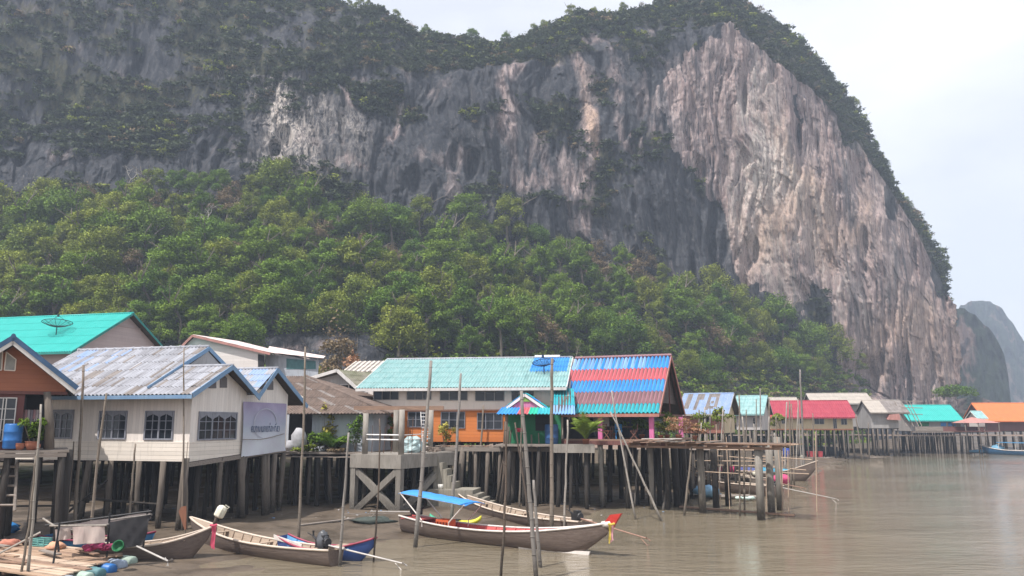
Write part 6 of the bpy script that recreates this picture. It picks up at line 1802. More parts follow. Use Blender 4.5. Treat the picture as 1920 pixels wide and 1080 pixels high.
# blue drum behind the stakes on the porch
barrel("dark blue water drum standing before the porch's green wall", at_floor(Fq, 1034, -0.9, zq), 0.52, 1.5, plain("navy_plastic", (0.03, 0.09, 0.22), 0.5))
D = empty("hanging_basket", at_floor(Fq, 974, -1.0, zq + 0.9), 0, "red basket hung before the porch's green wall", "basket")
mb = MB(); mb.lathe([(0.16, 0), (0.3, 0.12), (0.32, 0.32), (0.28, 0.32), (0.25, 0.14)], 12); mb.build("bowl", plain("red_plastic", (0.42, 0.03, 0.06), 0.5), D, True)
mb = MB(); mb.tube([(-.3, 0, 0.3), (0, 0, 1.0), (.3, 0, .3)], 0.015, 4); mb.build("cord", BLACK, D)
# folding chairs and table in the pavilion
def chair(label, px, y, mat, rz):
    D = empty("folding_chair", at_floor(Fp, px, y, zpav), Fp.rz + rz, label, "chair", "folding chairs")
    for s in (-1, 1):
        mb = MB(); mb.bar((s * 0.24, -0.3, 0), (s * 0.24, 0.25, 0.62), 0.04, 0.05); mb.build("leg", mat, D)
        mb = MB(); mb.bar((s * 0.20, 0.3, 0), (s * 0.20, -0.25, 0.62), 0.04, 0.05); mb.build("leg", mat, D)
    mb = MB(); mb.box((0, 0, 0.64), (0.56, 0.56, 0.05)); mb.build("seat", mat, D)
    mb = MB()
    for z in (0.85, 0.98, 1.11): mb.box((0, 0.3, z), (0.52, 0.03, 0.08))
    for s in (-1, 1): mb.bar((s * 0.25, 0.26, 0.62), (s * 0.25, 0.32, 1.18), 0.04)
    mb.build("backrest", mat, D)
CHW = wood("chair_wood", (0.26, 0.12, 0.09))
chair("dark red folding chair beside the pavilion's first pink post", 1140, 0.7, CHW, R(70))
chair("bright blue folding chair between the two dark red chairs", 1160, 0.9, plain("blue_chair_paint", (0.04, 0.24, 0.52), 0.5), R(20))
chair("dark red folding chair nearer the pavilion's second pink post", 1188, 0.8, CHW, R(-80))
D = empty("table", at_floor(Fp, 1168, 2.2, zpav), Fp.rz, "low dark table between the chairs under the striped roof", "table")
mb = MB(); mb.box((0, 0, 0.95), (2.2, 0.9, 0.06)); mb.build("tabletop", PLANK_B, D)
for x in (-0.95, 0.95):
    for y in (-.35, .35): mb = MB(); mb.bar((x, y, 0), (x, y, 0.92), 0.07); mb.build("leg", PLANK_B, D)
mb = MB(); mb.bar((-0.4, 0, 0), (2.6, 0, 0.03), 0.5, 0.05); o = mb.build("plank", plain("whitish_plank", (0.62, 0.58, 0.53), 0.8)); o.location = at_floor(Fp, 1213, -0.55, zpav + 0.07); o.rotation_euler = (0, 0, Fp.rz); props(o, "whitish plank lying on the edge of the pavilion's deck", "plank")

# ------------------------------------------------------------------ boardwalk platforms added behind the house rows to shade the mud among the stilts
def shade_deck(label, F, x0, x1, y0, y1, z, nx, ny):
    H = empty("shade_deck", F.o, F.rz, label, "boardwalk")
    deck_boards(H, x0, x1, y0, y1, z, [PLANK, PLANK_B], 'x', 0.5, 3, 0.05)
    for i in range(nx):
        for j in range(ny):
            stilt(H, x0 + (x1 - x0) * (i + 0.5) / nx + 0.4 * math.sin(i * 3 + j), y0 + 0.3 + (y1 - y0 - .6) * j / (ny - 1), z - 0.06, F, 0.16, STILT_D)
shade_deck("wide boardwalk on dark stilts added behind the left houses to shade the mud", Frame((-30, 62), R(-8)), -22, 24, 0, 34, 3.9, 20, 4)
shade_deck("boardwalk on dark stilts added behind the long teal house to shade its underside", Frame((10, 78), R(-10)), -16, 12, 0, 34, 3.9, 14, 4)
shade_deck("boardwalk on dark stilts added behind the far row of houses for shade", Frame((66, 176), R(-8)), -22, 60, 0, 26, 3.8, 30, 3)

# ================================================================== BOATS
HULL = wood("weathered_hull", (0.20, 0.155, 0.13), (0.115, 0.085, 0.072), axis='X')
HULL_G = wood("grey_hull", (0.26, 0.22, 0.185), (0.15, 0.12, 0.10), axis='X')
INNER = wood("bare_boat_wood", (0.44, 0.345, 0.26), (0.29, 0.22, 0.165), axis='X')
RAIL_W = wood("pale_rail", (0.62, 0.53, 0.44), (0.50, 0.41, 0.34), axis='X')
RAIL_WH = weathered("white_rail", (0.72, 0.67, 0.62), None, 0.6)
RED_IN = weathered("red_boat_paint", (0.50, 0.085, 0.085), (0.42, 0.11, 0.10), 0.6)
REDP = plain("prow_red", (0.52, 0.045, 0.035), 0.5)
ENG = plain("engine_black", (0.035, 0.034, 0.036), 0.5)
IRON = plain("shaft_metal", (0.50, 0.47, 0.44), 0.5, 0.3)
RUST = wood("rusty_shaft", (0.40, 0.25, 0.19), (0.22, 0.12, 0.09))
def boat_frame(stern, bow, z=0.0):
    s, b = G(stern[0], stern[1], z), G(bow[0], bow[1], z)
    d = b - s
    return (s + b) / 2, math.atan2(d.y, d.x), d.length
def boat(name, label, stern, bow, beam, free, rise_b, rise_s, hull_m, in_m, rail_m, z=0.0, draft=0.22, ribs=11, over_b=0.9, over_s=0.25, flat_s=0.62, cat="longtail boat", rake=1.0, rb=0.055):
    c, rz, L = boat_frame(stern, bow, z)
    B = empty(name, (c.x, c.y, z), rz, label, cat)
    N = 30
    def st(t):
        x = -L / 2 - over_s * (1 - t) ** 4 + (L) * t + over_b * t ** 5
        hb = beam / 2 * (flat_s + (1 - flat_s) * math.sin(min(1, t / 0.45) * math.pi / 2)) if t < 0.45 else beam / 2 * (max(0.0, 1 - ((t - 0.45) / 0.55) ** 2.3)) ** 0.8 + 0.03
        zs = free + rise_b * max(0, (t - 0.35) / 0.65) ** 2.6 + rise_s * max(0, (0.4 - t) / 0.4) ** 2
        zk = -draft + (free + rise_b + draft - 0.25) * max(0, (t - 0.86) / 0.14) ** 1.7 * 0.8 + rise_s * 0.6 * max(0, (0.25 - t) / 0.25) ** 2
        return x, hb, zs, zk
    V, Qo = [], []
    prof = [(0.0, 0.0), (0.42, 0.05), (0.74, 0.30), (0.92, 0.68), (1.0, 1.0)]
    full = [(-a, b) for a, b in prof[::-1]] + prof[1:]
    for i in range(N + 1):
        x, hb, zs, zk = st(i / N)
        for (a, b) in full:
            V.append((x - rake * 0.35 * (1 - b) * max(0, (i / N - 0.8) / 0.2) * (zs - zk), hb * a, zk + (zs - zk) * b))
    W = len(full)
    F_ = [(i * W + k, i * W + k + 1, (i + 1) * W + k + 1, (i + 1) * W + k) for i in range(N) for k in range(W - 1)]
    mb = MB(); mb.add(V, F_); mb.add([V[k] for k in range(W)], [tuple(range(W))[::-1]])
    mb.build("hull", hull_m, B, True)
    V2 = []
    for i in range(N + 1):
        x, hb, zs, zk = st(min(0.94, i / N))
        zf = zk + min(0.30, (zs - zk) * 0.5)
        h2 = max(0.012, hb - 0.07)
        for (a, b) in ((-1, 1), (-0.88, 0.62), (-0.58, 0.0), (0, 0.0), (0.58, 0.0), (0.88, 0.62), (1, 1)):
            zz_ = zf + (zs - 0.015 - zf) * b
            V2.append((x - rake * 0.35 * (1 - (zz_ - zk) / (zs - zk)) * max(0, (i / N - 0.8) / 0.2) * (zs - zk) - 0.02 * (i / N), h2 * a, zz_))
    F2_ = [(i * 7 + k, i * 7 + k + 1, (i + 1) * 7 + k + 1, (i + 1) * 7 + k) for i in range(N) for k in range(6)]
    mb = MB(); mb.add(V2, F2_); mb.build("lining", in_m, B, True)
    for s in (-1, 1):
        pts = [(st(i / N)[0], s * (st(i / N)[1] - 0.01), st(i / N)[2] + 0.02) for i in range(N + 1)]
        mb = MB(); mb.tube(pts, [rb] * (N + 1), 6); mb.build("gunwale", rail_m, B, True)
    mb = MB()
    for k in range(ribs):
        x, hb, zs, zk = st(0.10 + 0.72 * k / max(1, ribs - 1)); zf = zk + 0.26; h2 = hb - 0.07
        for s in (-1, 1): mb.bar((x, s * h2 * 0.60, zf + 0.04), (x, s * (h2 - 0.02), zs), 0.07, 0.06, up=Vector((1, 0, 0)))
        mb.bar((x, -h2 * 0.58, zf + 0.05), (x, h2 * 0.58, zf + 0.05), 0.07, 0.05)
    mb.build("rib", in_m, B)
    for t_ in (0.16, 0.50, 0.80):
        mb = MB()
        x, hb, zs, zk = st(t_); mb.box((x, 0, zs - 0.10), (0.24, hb * 1.9, 0.04))
        mb.build("thwart", in_m, B)
    return B, st, L
def longtail_engine(B, x, z, side, length, drop, m=IRON, cover=None):
    """Engine on its pivot with a long shaft reaching aft and a small screw with its guard."""
    E = MB(); E.box((x, 0, z + 0.42), (0.55, 0.42, 0.38)); E.box((x - 0.05, 0, z + 0.68), (0.34, 0.34, 0.2)); E.tube([(x + 0.25, 0.1, z + 0.5), (x + 0.5, 0.14, z + 0.7), (x + 0.5, 0.14, z + 0.95)], 0.05, 6)
    E.tube([(x, 0, z - 0.1), (x, 0, z + 0.25)], 0.06, 6); E.tube([(x + 0.25, -0.1, z + 0.5), (x + 1.3, -0.2, z + 0.75)], 0.025, 5)
    E.lathe([(0.2, -0.06), (0.24, 0), (0.2, 0.06)], 12, (x - 0.32, 0, z + 0.45), 0, Matrix.Rotation(R(90), 3, 'Y'))
    e = E.build("engine", ENG, B)
    a, b = Vector((x - 0.3, 0, z + 0.35)), Vector((x - length, side, z + 0.35 - drop))
    mb = MB(); mb.tube([a, b], [0.045, 0.035], 7); mb.build("shaft", m, e)
    mb = MB()
    for k in range(2):
        t = R(90) * k * 2 + 0.6
        mb.add([b + Vector((0.02, 0, 0)), b + Vector((-0.02, 0.16 * math.cos(t) - 0.05 * math.sin(t), 0.16 * math.sin(t) + 0.05 * math.cos(t))), b + Vector((-0.06, 0.19 * math.cos(t), 0.19 * math.sin(t))), b + Vector((0.02, 0.14 * math.cos(t) + 0.06 * math.sin(t), 0.14 * math.sin(t) - 0.06 * math.cos(t)))], [(0, 1, 2, 3)])
    mb.tube([b + Vector((0.55, 0, -0.02)), b + Vector((0.05, 0, -0.34)), b + Vector((-0.1, 0, -0.3))], 0.02, 5)
    mb.build("propeller", m, e)
    return e
def ribbon(label, p, cols, seed, h=1.0):
    g = random.Random(seed)
    D = empty("prow_ribbon", p, 0, label, "ribbon")
    for k, m in enumerate(cols):
        for q in range(3):
            x0, L = (k * 0.10 - 0.08) + q * 0.035, h * g.uniform(0.7, 1.0)
            mb = MB()
            pts = [(x0 + 0.05 * math.sin(s * 4 + q) * s, g.uniform(-.02, .02) - 0.02 * q, -L * s) for s in np.linspace(0, 1, 6)]
            for a, b in zip(pts[:-1], pts[1:]): mb.add([(a[0] - .035, a[1], a[2]), (a[0] + .035, a[1] + .02, a[2]), (b[0] + .035, b[1] + .02, b[2]), (b[0] - .035, b[1], b[2])], [(0, 1, 2, 3)])
            mb.build("streamer", m, D)
    mb = MB(); mb.tube([(-0.14, -0.1, 0.02), (0.02, -0.16, 0.0), (0.16, -0.06, 0.03)], 0.06, 6); mb.build("knot", cols[0], D)
PINKR, YELR = plain("pink_ribbon", (0.68, 0.10, 0.17), 0.7), plain("yellow_ribbon", (0.72, 0.55, 0.10), 0.7)
LPINK = plain("pale_pink_ribbon", (0.75, 0.38, 0.44), 0.7)
# ---- the long boat with the blue canopy
B, st, L = boat("longtail_boat", "long brown longtail boat with a red inside, white rail and blue canopy", (766, 1000), (1116, 1041), 1.9, 0.72, 0.85, 0.30, HULL, RED_IN, RAIL_WH, 0.0, 0.2, 15, over_b=0.9)
x, hb, zs, zk = st(1.0)
mb = MB(); mb.prism([(x - 0.42, -0.10, zs - 0.12), (x + 0.12, -0.06, zs - 0.22), (x + 0.62, -0.04, zs + 0.50), (x + 0.02, -0.08, zs + 0.40)], (0, 0.16, 0)); mb.build("prow_board", REDP, B)
mb = MB(); mb.tube([(x - 0.45, 0, zs - 0.10), (x - 0.05, 0, zs - 0.04), (x + 0.05, 0, zs + 0.02)], [0.17, 0.16, 0.13], 9); mb.build("prow_wrap", RAIL_WH, B, True)
mb = MB(); mb.prism([(st(0.66)[0], -st(0.66)[1] * 0.66, -0.02), (st(0.93)[0], -0.20, -0.02), (st(0.93)[0] + 0.06, -0.18, 0.16), (st(0.66)[0], -st(0.66)[1] * 0.70, 0.09)], (0, 0.1, 0)); mb.build("keel_strip", RAIL_WH, B)
zc = 2.05
xs0, xs1 = st(0.0)[0] + 0.2, st(0.40)[0]
CANV = weathered("blue_canvas", (0.035, 0.22, 0.58), (0.05, 0.26, 0.62), 0.6, 0.8, (1, 1, 1), 0.12)
mb = MB()
nv = 16
vs = []
for i in range(nv + 1):
    xx_ = xs0 + (xs1 - xs0) * i / nv
    for yy in (-0.85, -0.45, 0, 0.45, 0.85): vs.append((xx_, yy, zc + 0.42 * (1 - i / nv) - 0.18 * yy * yy + 0.02 * math.sin(i * 2.1) - (0.05 if i in (0, nv) else 0)))
mb.add(vs, [(i * 5 + k, i * 5 + k + 1, (i + 1) * 5 + k + 1, (i + 1) * 5 + k) for i in range(nv) for k in range(4)])
o = mb.build("canopy", CANV, B, True)
mo = o.modifiers.new("thick", 'SOLIDIFY'); mo.thickness = 0.03
for (xa, xb) in ((xs0 + 1.9, xs0 + 0.1), (xs1 - 1.2, xs1 - 0.1)):
    for s in (-1, 1):
        mb = MB(); mb.tube([(xa, s * 0.8, 0.6), (xa, s * 0.84, 0.95), (xb, s * 0.82, zc - 0.1 + 0.42 * (xs1 - xb) / (xs1 - xs0))], 0.035, 6); mb.build("canopy_pole", RAIL_WH, B)
mb = MB()
for s in (-1, 1): mb.tube([(xs0, s * 0.83, zc + 0.29), (xs1, s * 0.83, zc - 0.13)], 0.03, 6)
mb.build("canopy_rail", METAL, B)
mb = MB(); xq, hq, zq_, kq = st(0.06); mb.box((xq + 0.2, 0, zq_ - 0.02), (1.6, hq * 1.9, 0.06)); mb.build("stern_deck", RED_IN, B)
longtail_engine(B, st(0.05)[0] + 0.2, zq_ - 0.05, 0.6, 4.6, 0.3)
c = st(0.30); OC = plain("orange_crate", (0.62, 0.13, 0.05), 0.5)
D = empty("crate", B.location + Vector((math.cos(B.rotation_euler.z) * (st(0.235)[0]), math.sin(B.rotation_euler.z) * st(0.235)[0], 0.42)), B.rotation_euler.z, "orange plastic crate standing in the red-lined boat", "crate")
mb = MB()
w_, d_2, h_ = 0.95, 0.62, 0.58
for (a_, b_2) in (((-w_/2, -d_2/2, 0), (w_/2, -d_2/2 + 0.04, 0.2)), ((-w_/2, -d_2/2, h_ - 0.12), (w_/2, -d_2/2 + 0.04, h_)), ((-w_/2, d_2/2 - .04, 0), (w_/2, d_2/2, h_)), ((-w_/2, -d_2/2 + 0.04, 0), (-w_/2 + .04, d_2/2 - .04, h_)), ((w_/2 - .04, -d_2/2 + .04, 0), (w_/2, d_2/2 - .04, h_))): mb.span(a_, b_2)
for k in range(5): xx_ = -w_/2 + 0.03 + k * (w_ - 0.06) / 4; mb.span((xx_ - .03, -d_2/2 + 0.002, 0.2), (xx_ + .03, -d_2/2 + .038, h_ - 0.12))
mb.build("body", OC, D)
mb = MB(); mb.span((-w_/2 + .05, -d_2/2 + .05, 0.02), (w_/2 - .05, d_2/2 - .05, 0.06)); mb.build("bottom", OC, D)
tip = B.matrix_basis @ Vector((x + 0.1, -0.14, zs - 0.02))
ribbon("yellow and pink ribbons tied to the red prow", tip, [YELR, LPINK], 4, 0.95)
# ---- second long boat just behind, pale inside
B, st, L = boat("longtail_boat", "bare wooden longtail boat moored behind the blue canopy, engine at its right end", (1092, 1003), (868, 962), 1.7, 0.62, 0.75, 0.15, HULL, INNER, RAIL_W, 0.0, 0.2, 13)
longtail_engine(B, st(0.03)[0] + 0.3, 0.55, -0.3, 5.6, 0.55, RUST)
# ---- kayak
c, rz, L = boat_frame((806, 986), (902, 990), 0.0)
D = empty("kayak", (c.x, c.y, 0.05), rz, "green and yellow plastic kayak lying between the two long boats", "kayak")
g = []
for part, (ta, tb), m in (("hull", (0.0, 0.42), plain("kayak_green", (0.05, 0.36, 0.22), 0.4)), ("hull", (0.42, 1.0), plain("kayak_yellow", (0.68, 0.62, 0.05), 0.4))):
    mb = MB(); vs = []
    n_ = 12
    for i in range(n_ + 1):
        t_ = ta + (tb - ta) * i / n_
        xx_ = -L / 2 + L * t_; w = 0.38 * max(0.03, math.sin(math.pi * (0.04 + 0.92 * t_))) ** 0.7; zt_ = 0.36 + 0.35 * (2 * t_ - 1) ** 4; zb_ = 0.02 + 0.40 * (2 * t_ - 1) ** 4
        for k in range(10):
            a = 2 * math.pi * k / 10; vs.append((xx_, w * math.cos(a), (zt_ + zb_) / 2 + (zt_ - zb_) / 2 * math.sin(a)))
    mb.add(vs, [(i * 10 + k, i * 10 + (k + 1) % 10, (i + 1) * 10 + (k + 1) % 10, (i + 1) * 10 + k) for i in range(n_) for k in range(10)] + [tuple(range(10))[::-1], tuple(n_ * 10 + k for k in range(10))])
    mb.build(part, m, D, True)
mb = MB(); mb.lathe([(0.24, 0.0), (0.27, 0.05), (0.22, 0.06), (0.2, 0.01)], 14, (0.1, 0, 0.36)); mb.build("cockpit_rim", BLACK, D)
# ---- grey boat, lower left centre
B, st, L = boat("longtail_boat", "grey bare-wood longtail boat with a pointed left bow, below the banner", (622, 1060), (372, 1022), 1.55, 0.60, 0.75, 0.1, HULL, INNER, RAIL_W, 0.0, 0.2, 13, over_b=0.9)
x, hb, zs, zk = st(1.0)
mb = MB(); mb.prism([(x - 1.9, -0.42, zs - 0.42), (x - 1.9, 0.42, zs - 0.42), (x - 0.02, 0.03, zs), (x - 0.02, -0.03, zs)], (0, 0, 0.05)); mb.build("foredeck", INNER, B)
e = longtail_engine(B, st(0.05)[0] + 0.35, 0.5, -1.1, 4.1, 0.6, IRON)
mb = MB(); xq = st(0.05)[0] + 0.35
mb.blob((xq, 0, 0.98), (0.30, 0.27, 0.52), 0, 8, 12, 9, 0.14); mb.build("engine_cover", plain("grey_plastic_wrap", (0.10, 0.105, 0.115), 0.35), B, True)
# ---- small blue and white boat behind it
B, st, L = boat("rowing_boat", "small boat painted blue, white and dark red behind the grey boat's wrapped engine", (536, 1040), (684, 1052), 1.35, 0.45, 0.62, 0.45, weathered("blue_hull_paint", (0.05, 0.10, 0.30), None, 0.5), weathered("sky_blue_paint", (0.14, 0.36, 0.62), None, 0.5), weathered("dark_red_rail", (0.35, 0.06, 0.10), None, 0.5), 0.0, 0.15, 6, over_b=0.6, cat="boat", rb=0.05)
mb = MB(); xq, hq, zq_, kq = st(0.02); mb.prism([(xq - 0.3, -hq - 0.02, zq_ + 0.12), (xq + 1.5, -hq - 0.14, zq_ - 0.22), (xq + 1.5, -hq - 0.14, zq_ - 0.36), (xq - 0.25, -hq - 0.02, zq_ - 0.1)], (0, 0.05, 0)); mb.build("side_board", RAIL_WH, B)
mb = MB(); mb.box((st(0.7)[0], 0, st(0.7)[2] + 0.03), (0.7, 1.1, 0.05)); mb.build("foredeck", INNER, B)
# ---- boat with the jug on its prow
B, st, L = boat("longtail_boat", "short brown wooden boat with its prow post under a white jug and pink ribbons", (168, 1056), (372, 1046), 1.5, 0.72, 0.7, 0.1, HULL, INNER, RAIL_W, 0.0, 0.2, 8, over_b=0.6)
x, hb, zs, zk = st(1.0)
mb = MB(); mb.tube([(x - 0.25, 0, zs - 0.3), (x + 0.02, 0, zs + 0.1), (x + 0.14, 0, zs + 0.55)], [0.10, 0.085, 0.075], 8); mb.build("prow_post", BAMD, B, True)
tipm = B.matrix_basis
D = empty("jug", tipm @ Vector((x + 0.16, 0, zs + 0.42)), B.rotation_euler.z, "upturned white plastic jug capping a boat's prow post", "jug")
M_ = Matrix.Rotation(R(24), 3, 'Y')
JUG = plain("milky_plastic", (0.72, 0.69, 0.56), 0.45)
mb = MB(); mb.lathe([(0.16, 0.0), (0.24, 0.06), (0.25, 0.42), (0.20, 0.54), (0.08, 0.60)], 8, (0, 0, 0), 0, M_); mb.build("body", JUG, D)
mb = MB(); mb.tube([M_ @ Vector((0.2, 0, 0.5)), M_ @ Vector((0.27, 0, 0.62)), M_ @ Vector((0.05, 0, 0.66))], 0.03, 6); mb.build("handle", JUG, D)
ribbon("bright pink ribbons tied to the prow post under the white jug", tipm @ Vector((x + 0.02, -0.16, zs + 0.08)), [PINKR, PINKR], 9, 1.15)
c = G(290, 1040, 0.0)
mb = MB(); a, b = P(256, 1024, 36.6), P(315, 1052, 36.2); mb.tube([a, b], 0.045, 7); o = mb.build("propeller_shaft", IRON); props(o, "grey propeller shaft and screw hanging off beside the short brown boat", "boat shaft")
sc = MB()
for k in range(3):
    t_ = k * 2.1 + 0.4; sc.add([b, b + Vector((0.02, -0.03, 0)) + Vector((0.20 * math.cos(t_) - .07 * math.sin(t_), 0, 0.20 * math.sin(t_) + .07 * math.cos(t_))), b + Vector((0.22 * math.cos(t_) + .05 * math.sin(t_), 0.03, 0.22 * math.sin(t_) - .05 * math.cos(t_)))], [(0, 1, 2)])
sc.build("propeller", IRON, o)
# oar upright by the corner stilt
q = P(343, 1028, 45); D = empty("oar", q, 0, "brown oar standing blade up against the cream house's corner post, tied in pink", "oar")
mb = MB(); mb.tube([(0.15, 0, 0), (0.06, 0, 1.0)], 0.035, 6); mb.build("shaft", BARK, D)
OARM = wood("oar_wood", (0.34, 0.15, 0.09))
mb = MB(); mb.prism([(0.10, 0, 0.9), (0.02, 0, 0.95), (-0.38, 0, 1.95), (-0.26, 0, 2.2), (0.02, 0, 2.25), (0.06, 0, 1.7)], (0, 0.05, 0)); mb.build("blade", OARM, D)
mb = MB(); mb.blob((0.12, -0.04, 0.25), (0.10, 0.08, 0.42), 0, 3, 8, 6, 0.2); mb.build("ribbon", PINKR, D)
# ---- boat with the black tarpaulin frame
TARP = plain("black_tarp", (0.030, 0.028, 0.030), 0.7)
BLUEH = weathered("worn_blue_paint", (0.04, 0.16, 0.33), None, 0.55)
B, st, L = boat("covered_boat", "blue and dark red boat under a pole frame hung with a black tarpaulin", (92, 1026), (272, 1035), 1.7, 0.52, 0.45, 0.1, BLUEH, INNER, weathered("dark_crimson_rail", (0.22, 0.035, 0.07), None, 0.6), 0.0, 0.2, 7, over_b=0.5, cat="boat")
def bf(px, py, Y): return B.matrix_basis.inverted() @ P(px, py, Y)
RODS = [((85, 985, 36.2), (284, 958, 36.8)), ((105, 998, 35.6), (204, 983, 35.8)), ((110, 1035, 35.4), (106, 985, 35.4)), ((80, 972, 36.0), (108, 990, 36.0)), ((200, 1045, 36.2), (206, 962, 36.2)), ((268, 1030, 37), (277, 955, 37)), ((93, 986, 35.3), (200, 985, 35.6)), ((205, 975, 36.9), (285, 965, 37)), ((98, 1068, 35.0), (112, 980, 35.2))]
for k, (a, b) in enumerate(RODS):
    mb = MB(); mb.tube([bf(*a), bf(*b)], 0.045, 6); mb.build("frame_rod", [BLACK, BAMG, BLACK, BAMW, BLACK, BLACK, BAMW, BAMG, BLACK][k], B)
mb = MB(); vs = []
cs = [bf(203, 980, 36.1), bf(284, 964, 36.9), bf(268, 1022, 36.7), bf(208, 1032, 36.0)]
for j in range(9):
    for i in range(9):
        p = cs[0].lerp(cs[1], i / 8).lerp(cs[3].lerp(cs[2], i / 8), j / 8); vs.append(p + Vector((0, 0.06 * math.sin(i * 1.9 + j), 0)))
mb.add(vs, [(j * 9 + i, j * 9 + i + 1, (j + 1) * 9 + i + 1, (j + 1) * 9 + i) for j in range(8) for i in range(8)]); o = mb.build("tarpaulin", TARP, B, True)
mb = MB(); vs = []
cs = [bf(108, 985, 37.2), bf(282, 960, 37.6), bf(284, 970, 36.9), bf(110, 998, 36.2)]
for j in range(3):
    for i in range(9): p = cs[0].lerp(cs[1], i / 8).lerp(cs[3].lerp(cs[2], i / 8), j / 2); vs.append(p + Vector((0, 0, -0.05 * math.sin(i * 2.2) ** 2)))
mb.add(vs, [(j * 9 + i, j * 9 + i + 1, (j + 1) * 9 + i + 1, (j + 1) * 9 + i) for j in range(2) for i in range(8)]); mb.build("awning", plain("brown_tarp", (0.10, 0.08, 0.075), 0.8), B, True)
WCL = weathered("stained_white_cloth", (0.52, 0.44, 0.40), (0.46, 0.36, 0.33), 0.9, 1.5, (1, 1, 1), 0.35)
for (px0, px1, yt, yb, lb) in ((103, 132, 993, 1014, "narrow stained white cloth hung on the tarpaulin boat's rail"), (136, 196, 988, 1021, "wide stained white cloth hung on the tarpaulin boat's rail")):
    mb = MB(); vs = []
    for j in range(7):
        for i in range(9):
            p = P(px0 + (px1 - px0) * i / 8, yt + (yb - yt) * j / 6 - 3.5 * (i / 8) * 1.0, 35.3 + 0.3 * i / 8); vs.append(p + Vector((0, 0.05 * math.sin(i * 1.6 + j * 0.4) * (0.4 + j / 6), 0)))
    mb.add(vs, [(j * 9 + i, j * 9 + i + 1, (j + 1) * 9 + i + 1, (j + 1) * 9 + i) for j in range(6) for i in range(8)]); props(mb.build("hung_cloth", WCL, None, True), lb, "cloth")
mb = MB(); mb.lathe([(0.02, 0.0), (0.20, 0.0), (0.24, 0.20), (0.26, 0.24), (0.24, 0.25), (0.21, 0.20), (0.15, 0.04), (0.02, 0.03)], 14, (0, 0, 0.2), 0, Matrix.Rotation(R(62), 3, 'X')); o = mb.build("tub", plain("green_plastic", (0.012, 0.13, 0.045), 0.6), None, True); o.location = P(224, 1036, 35.5); props(o, "round green plastic tub in the boat with the black tarpaulin", "tub")
mb = MB()
for k in range(5): mb.blob((-0.5 + 0.25 * k, 0.08 * (k % 2), 0.08 + 0.05 * (k % 3)), (0.24, 0.2, 0.14), 0, 15 + k, 9, 6, 0.3)
o = mb.build("net_bundle", plain("magenta_net", (0.24, 0.03, 0.085), 0.95)); o.location = P(186, 1031, 35.7); props(o, "magenta fishing net bundle in the boat with the black tarpaulin", "net")
# ---- plank raft at the lower left corner
o1, o2 = G(-30, 1020, 0.2), G(218, 1050, 0.2)
rz = math.atan2(o2.y - o1.y, o2.x - o1.x)
FR = Frame((o1.x, o1.y), rz)
H = empty("raft", FR.o, rz, "pale plank raft buoyed on plastic drums in the lower left corner", "raft")
LR = (o2 - o1).length
g = random.Random(12)
mb = MB()
for k in range(15):
    y = -4.6 + k * 0.34; e = g.uniform(-.5, .4)
    mb.bar((-1.0 + g.uniform(-.5, .5), y, 0.42 + g.uniform(0, .04)), (LR + 0.3 + 0.55 * (0.2 - y) + e, y + g.uniform(-.1, .1), 0.42 + g.uniform(0, .04)), 0.31, 0.06, g.choice((0, 0, 1, 1, 2, 3)))
for k in range(9):
    x, y = g.uniform(0, LR * 0.8), g.uniform(-4, -0.4); L_ = g.uniform(1.5, 3.4); a = g.uniform(-.3, .3)
    mb.bar((x, y, 0.50 + 0.03 * k), (x + L_ * math.cos(a), y + L_ * math.sin(a), 0.52 + 0.03 * k), 0.26, 0.06, g.choice((0, 1, 2, 3)))
mb.build("deck", [PLANK_P, wood("tan_plank", (0.42, 0.29, 0.20), (0.28, 0.19, 0.13), axis='X'), PLANK_B, PLANK], H)
mb = MB()
for x in np.linspace(0, LR - 0.6, 5): mb.bar((x, -4.7, 0.32), (x, 0.2, 0.32), 0.14, 0.12)
mb.build("beam", PLANK_B, H)
DR = [plain("pale_green_drum", (0.36, 0.46, 0.39), 0.6), plain("pale_blue_drum", (0.33, 0.40, 0.50), 0.6), plain("teal_drum", (0.10, 0.22, 0.24), 0.6), BLUEPL]
for k, (px, py, m) in enumerate(((142, 1033, 0), (176, 1054, 1), (196, 1062, 3), (84, 1073, 2), (55, 1070, 0), (112, 1028, 1))):
    q = Vector((LR + 0.55 + 0.55 * (0.2 - (0.1 - 0.85 * k)), 0.1 - 0.85 * k, 0)); M_ = Matrix.Rotation(R(90), 3, 'Y')
    mb = MB(); mb.lathe([(0.2, -0.45), (0.26, -0.4), (0.26, -0.1), (0.275, -0.07), (0.26, -0.04), (0.26, 0.4), (0.2, 0.45)], 12, (q.x, q.y, 0.17), 0, M_); mb.build("float_drum", DR[m], H, True)
# odd things on the raft
def crate_box(label, p, rz, w, d, h, mat):
    D = empty("crate", p, rz, label, "crate")
    mb = MB()
    for z in (0.0, h * 0.3, h * 0.6, h * 0.86):
        z1_ = z + h * 0.14
        mb.span((-w/2, -d/2, z), (w/2, -d/2 + .03, z1_)); mb.span((-w/2, d/2 - .03, z), (w/2, d/2, z1_)); mb.span((-w/2, -d/2 + .032, z), (-w/2 + .03, d/2 - .032, z1_)); mb.span((w/2 - .03, -d/2 + .032, z), (w/2, d/2 - .032, z1_))
    for x in (-w/2 + 0.02, 0, w/2 - 0.02): mb.span((x - .03, -d/2 - .004, 0), (x + .03, -d/2 + 0.026, h))
    mb.build("body", mat, D)
    mb = MB(); mb.span((-w/2 + .03, -d/2 + .03, 0.01), (w/2 - .03, d/2 - .03, 0.04)); mb.build("bottom", mat, D)
crate_box("green-blue plastic crate at the back of the plank raft", FR.w(*FR.onz(78, 1023, 0.48).to_tuple()[:2], 0.48), rz + 0.2, 0.75, 0.5, 0.36, plain("teal_crate", (0.14, 0.36, 0.33), 0.5))
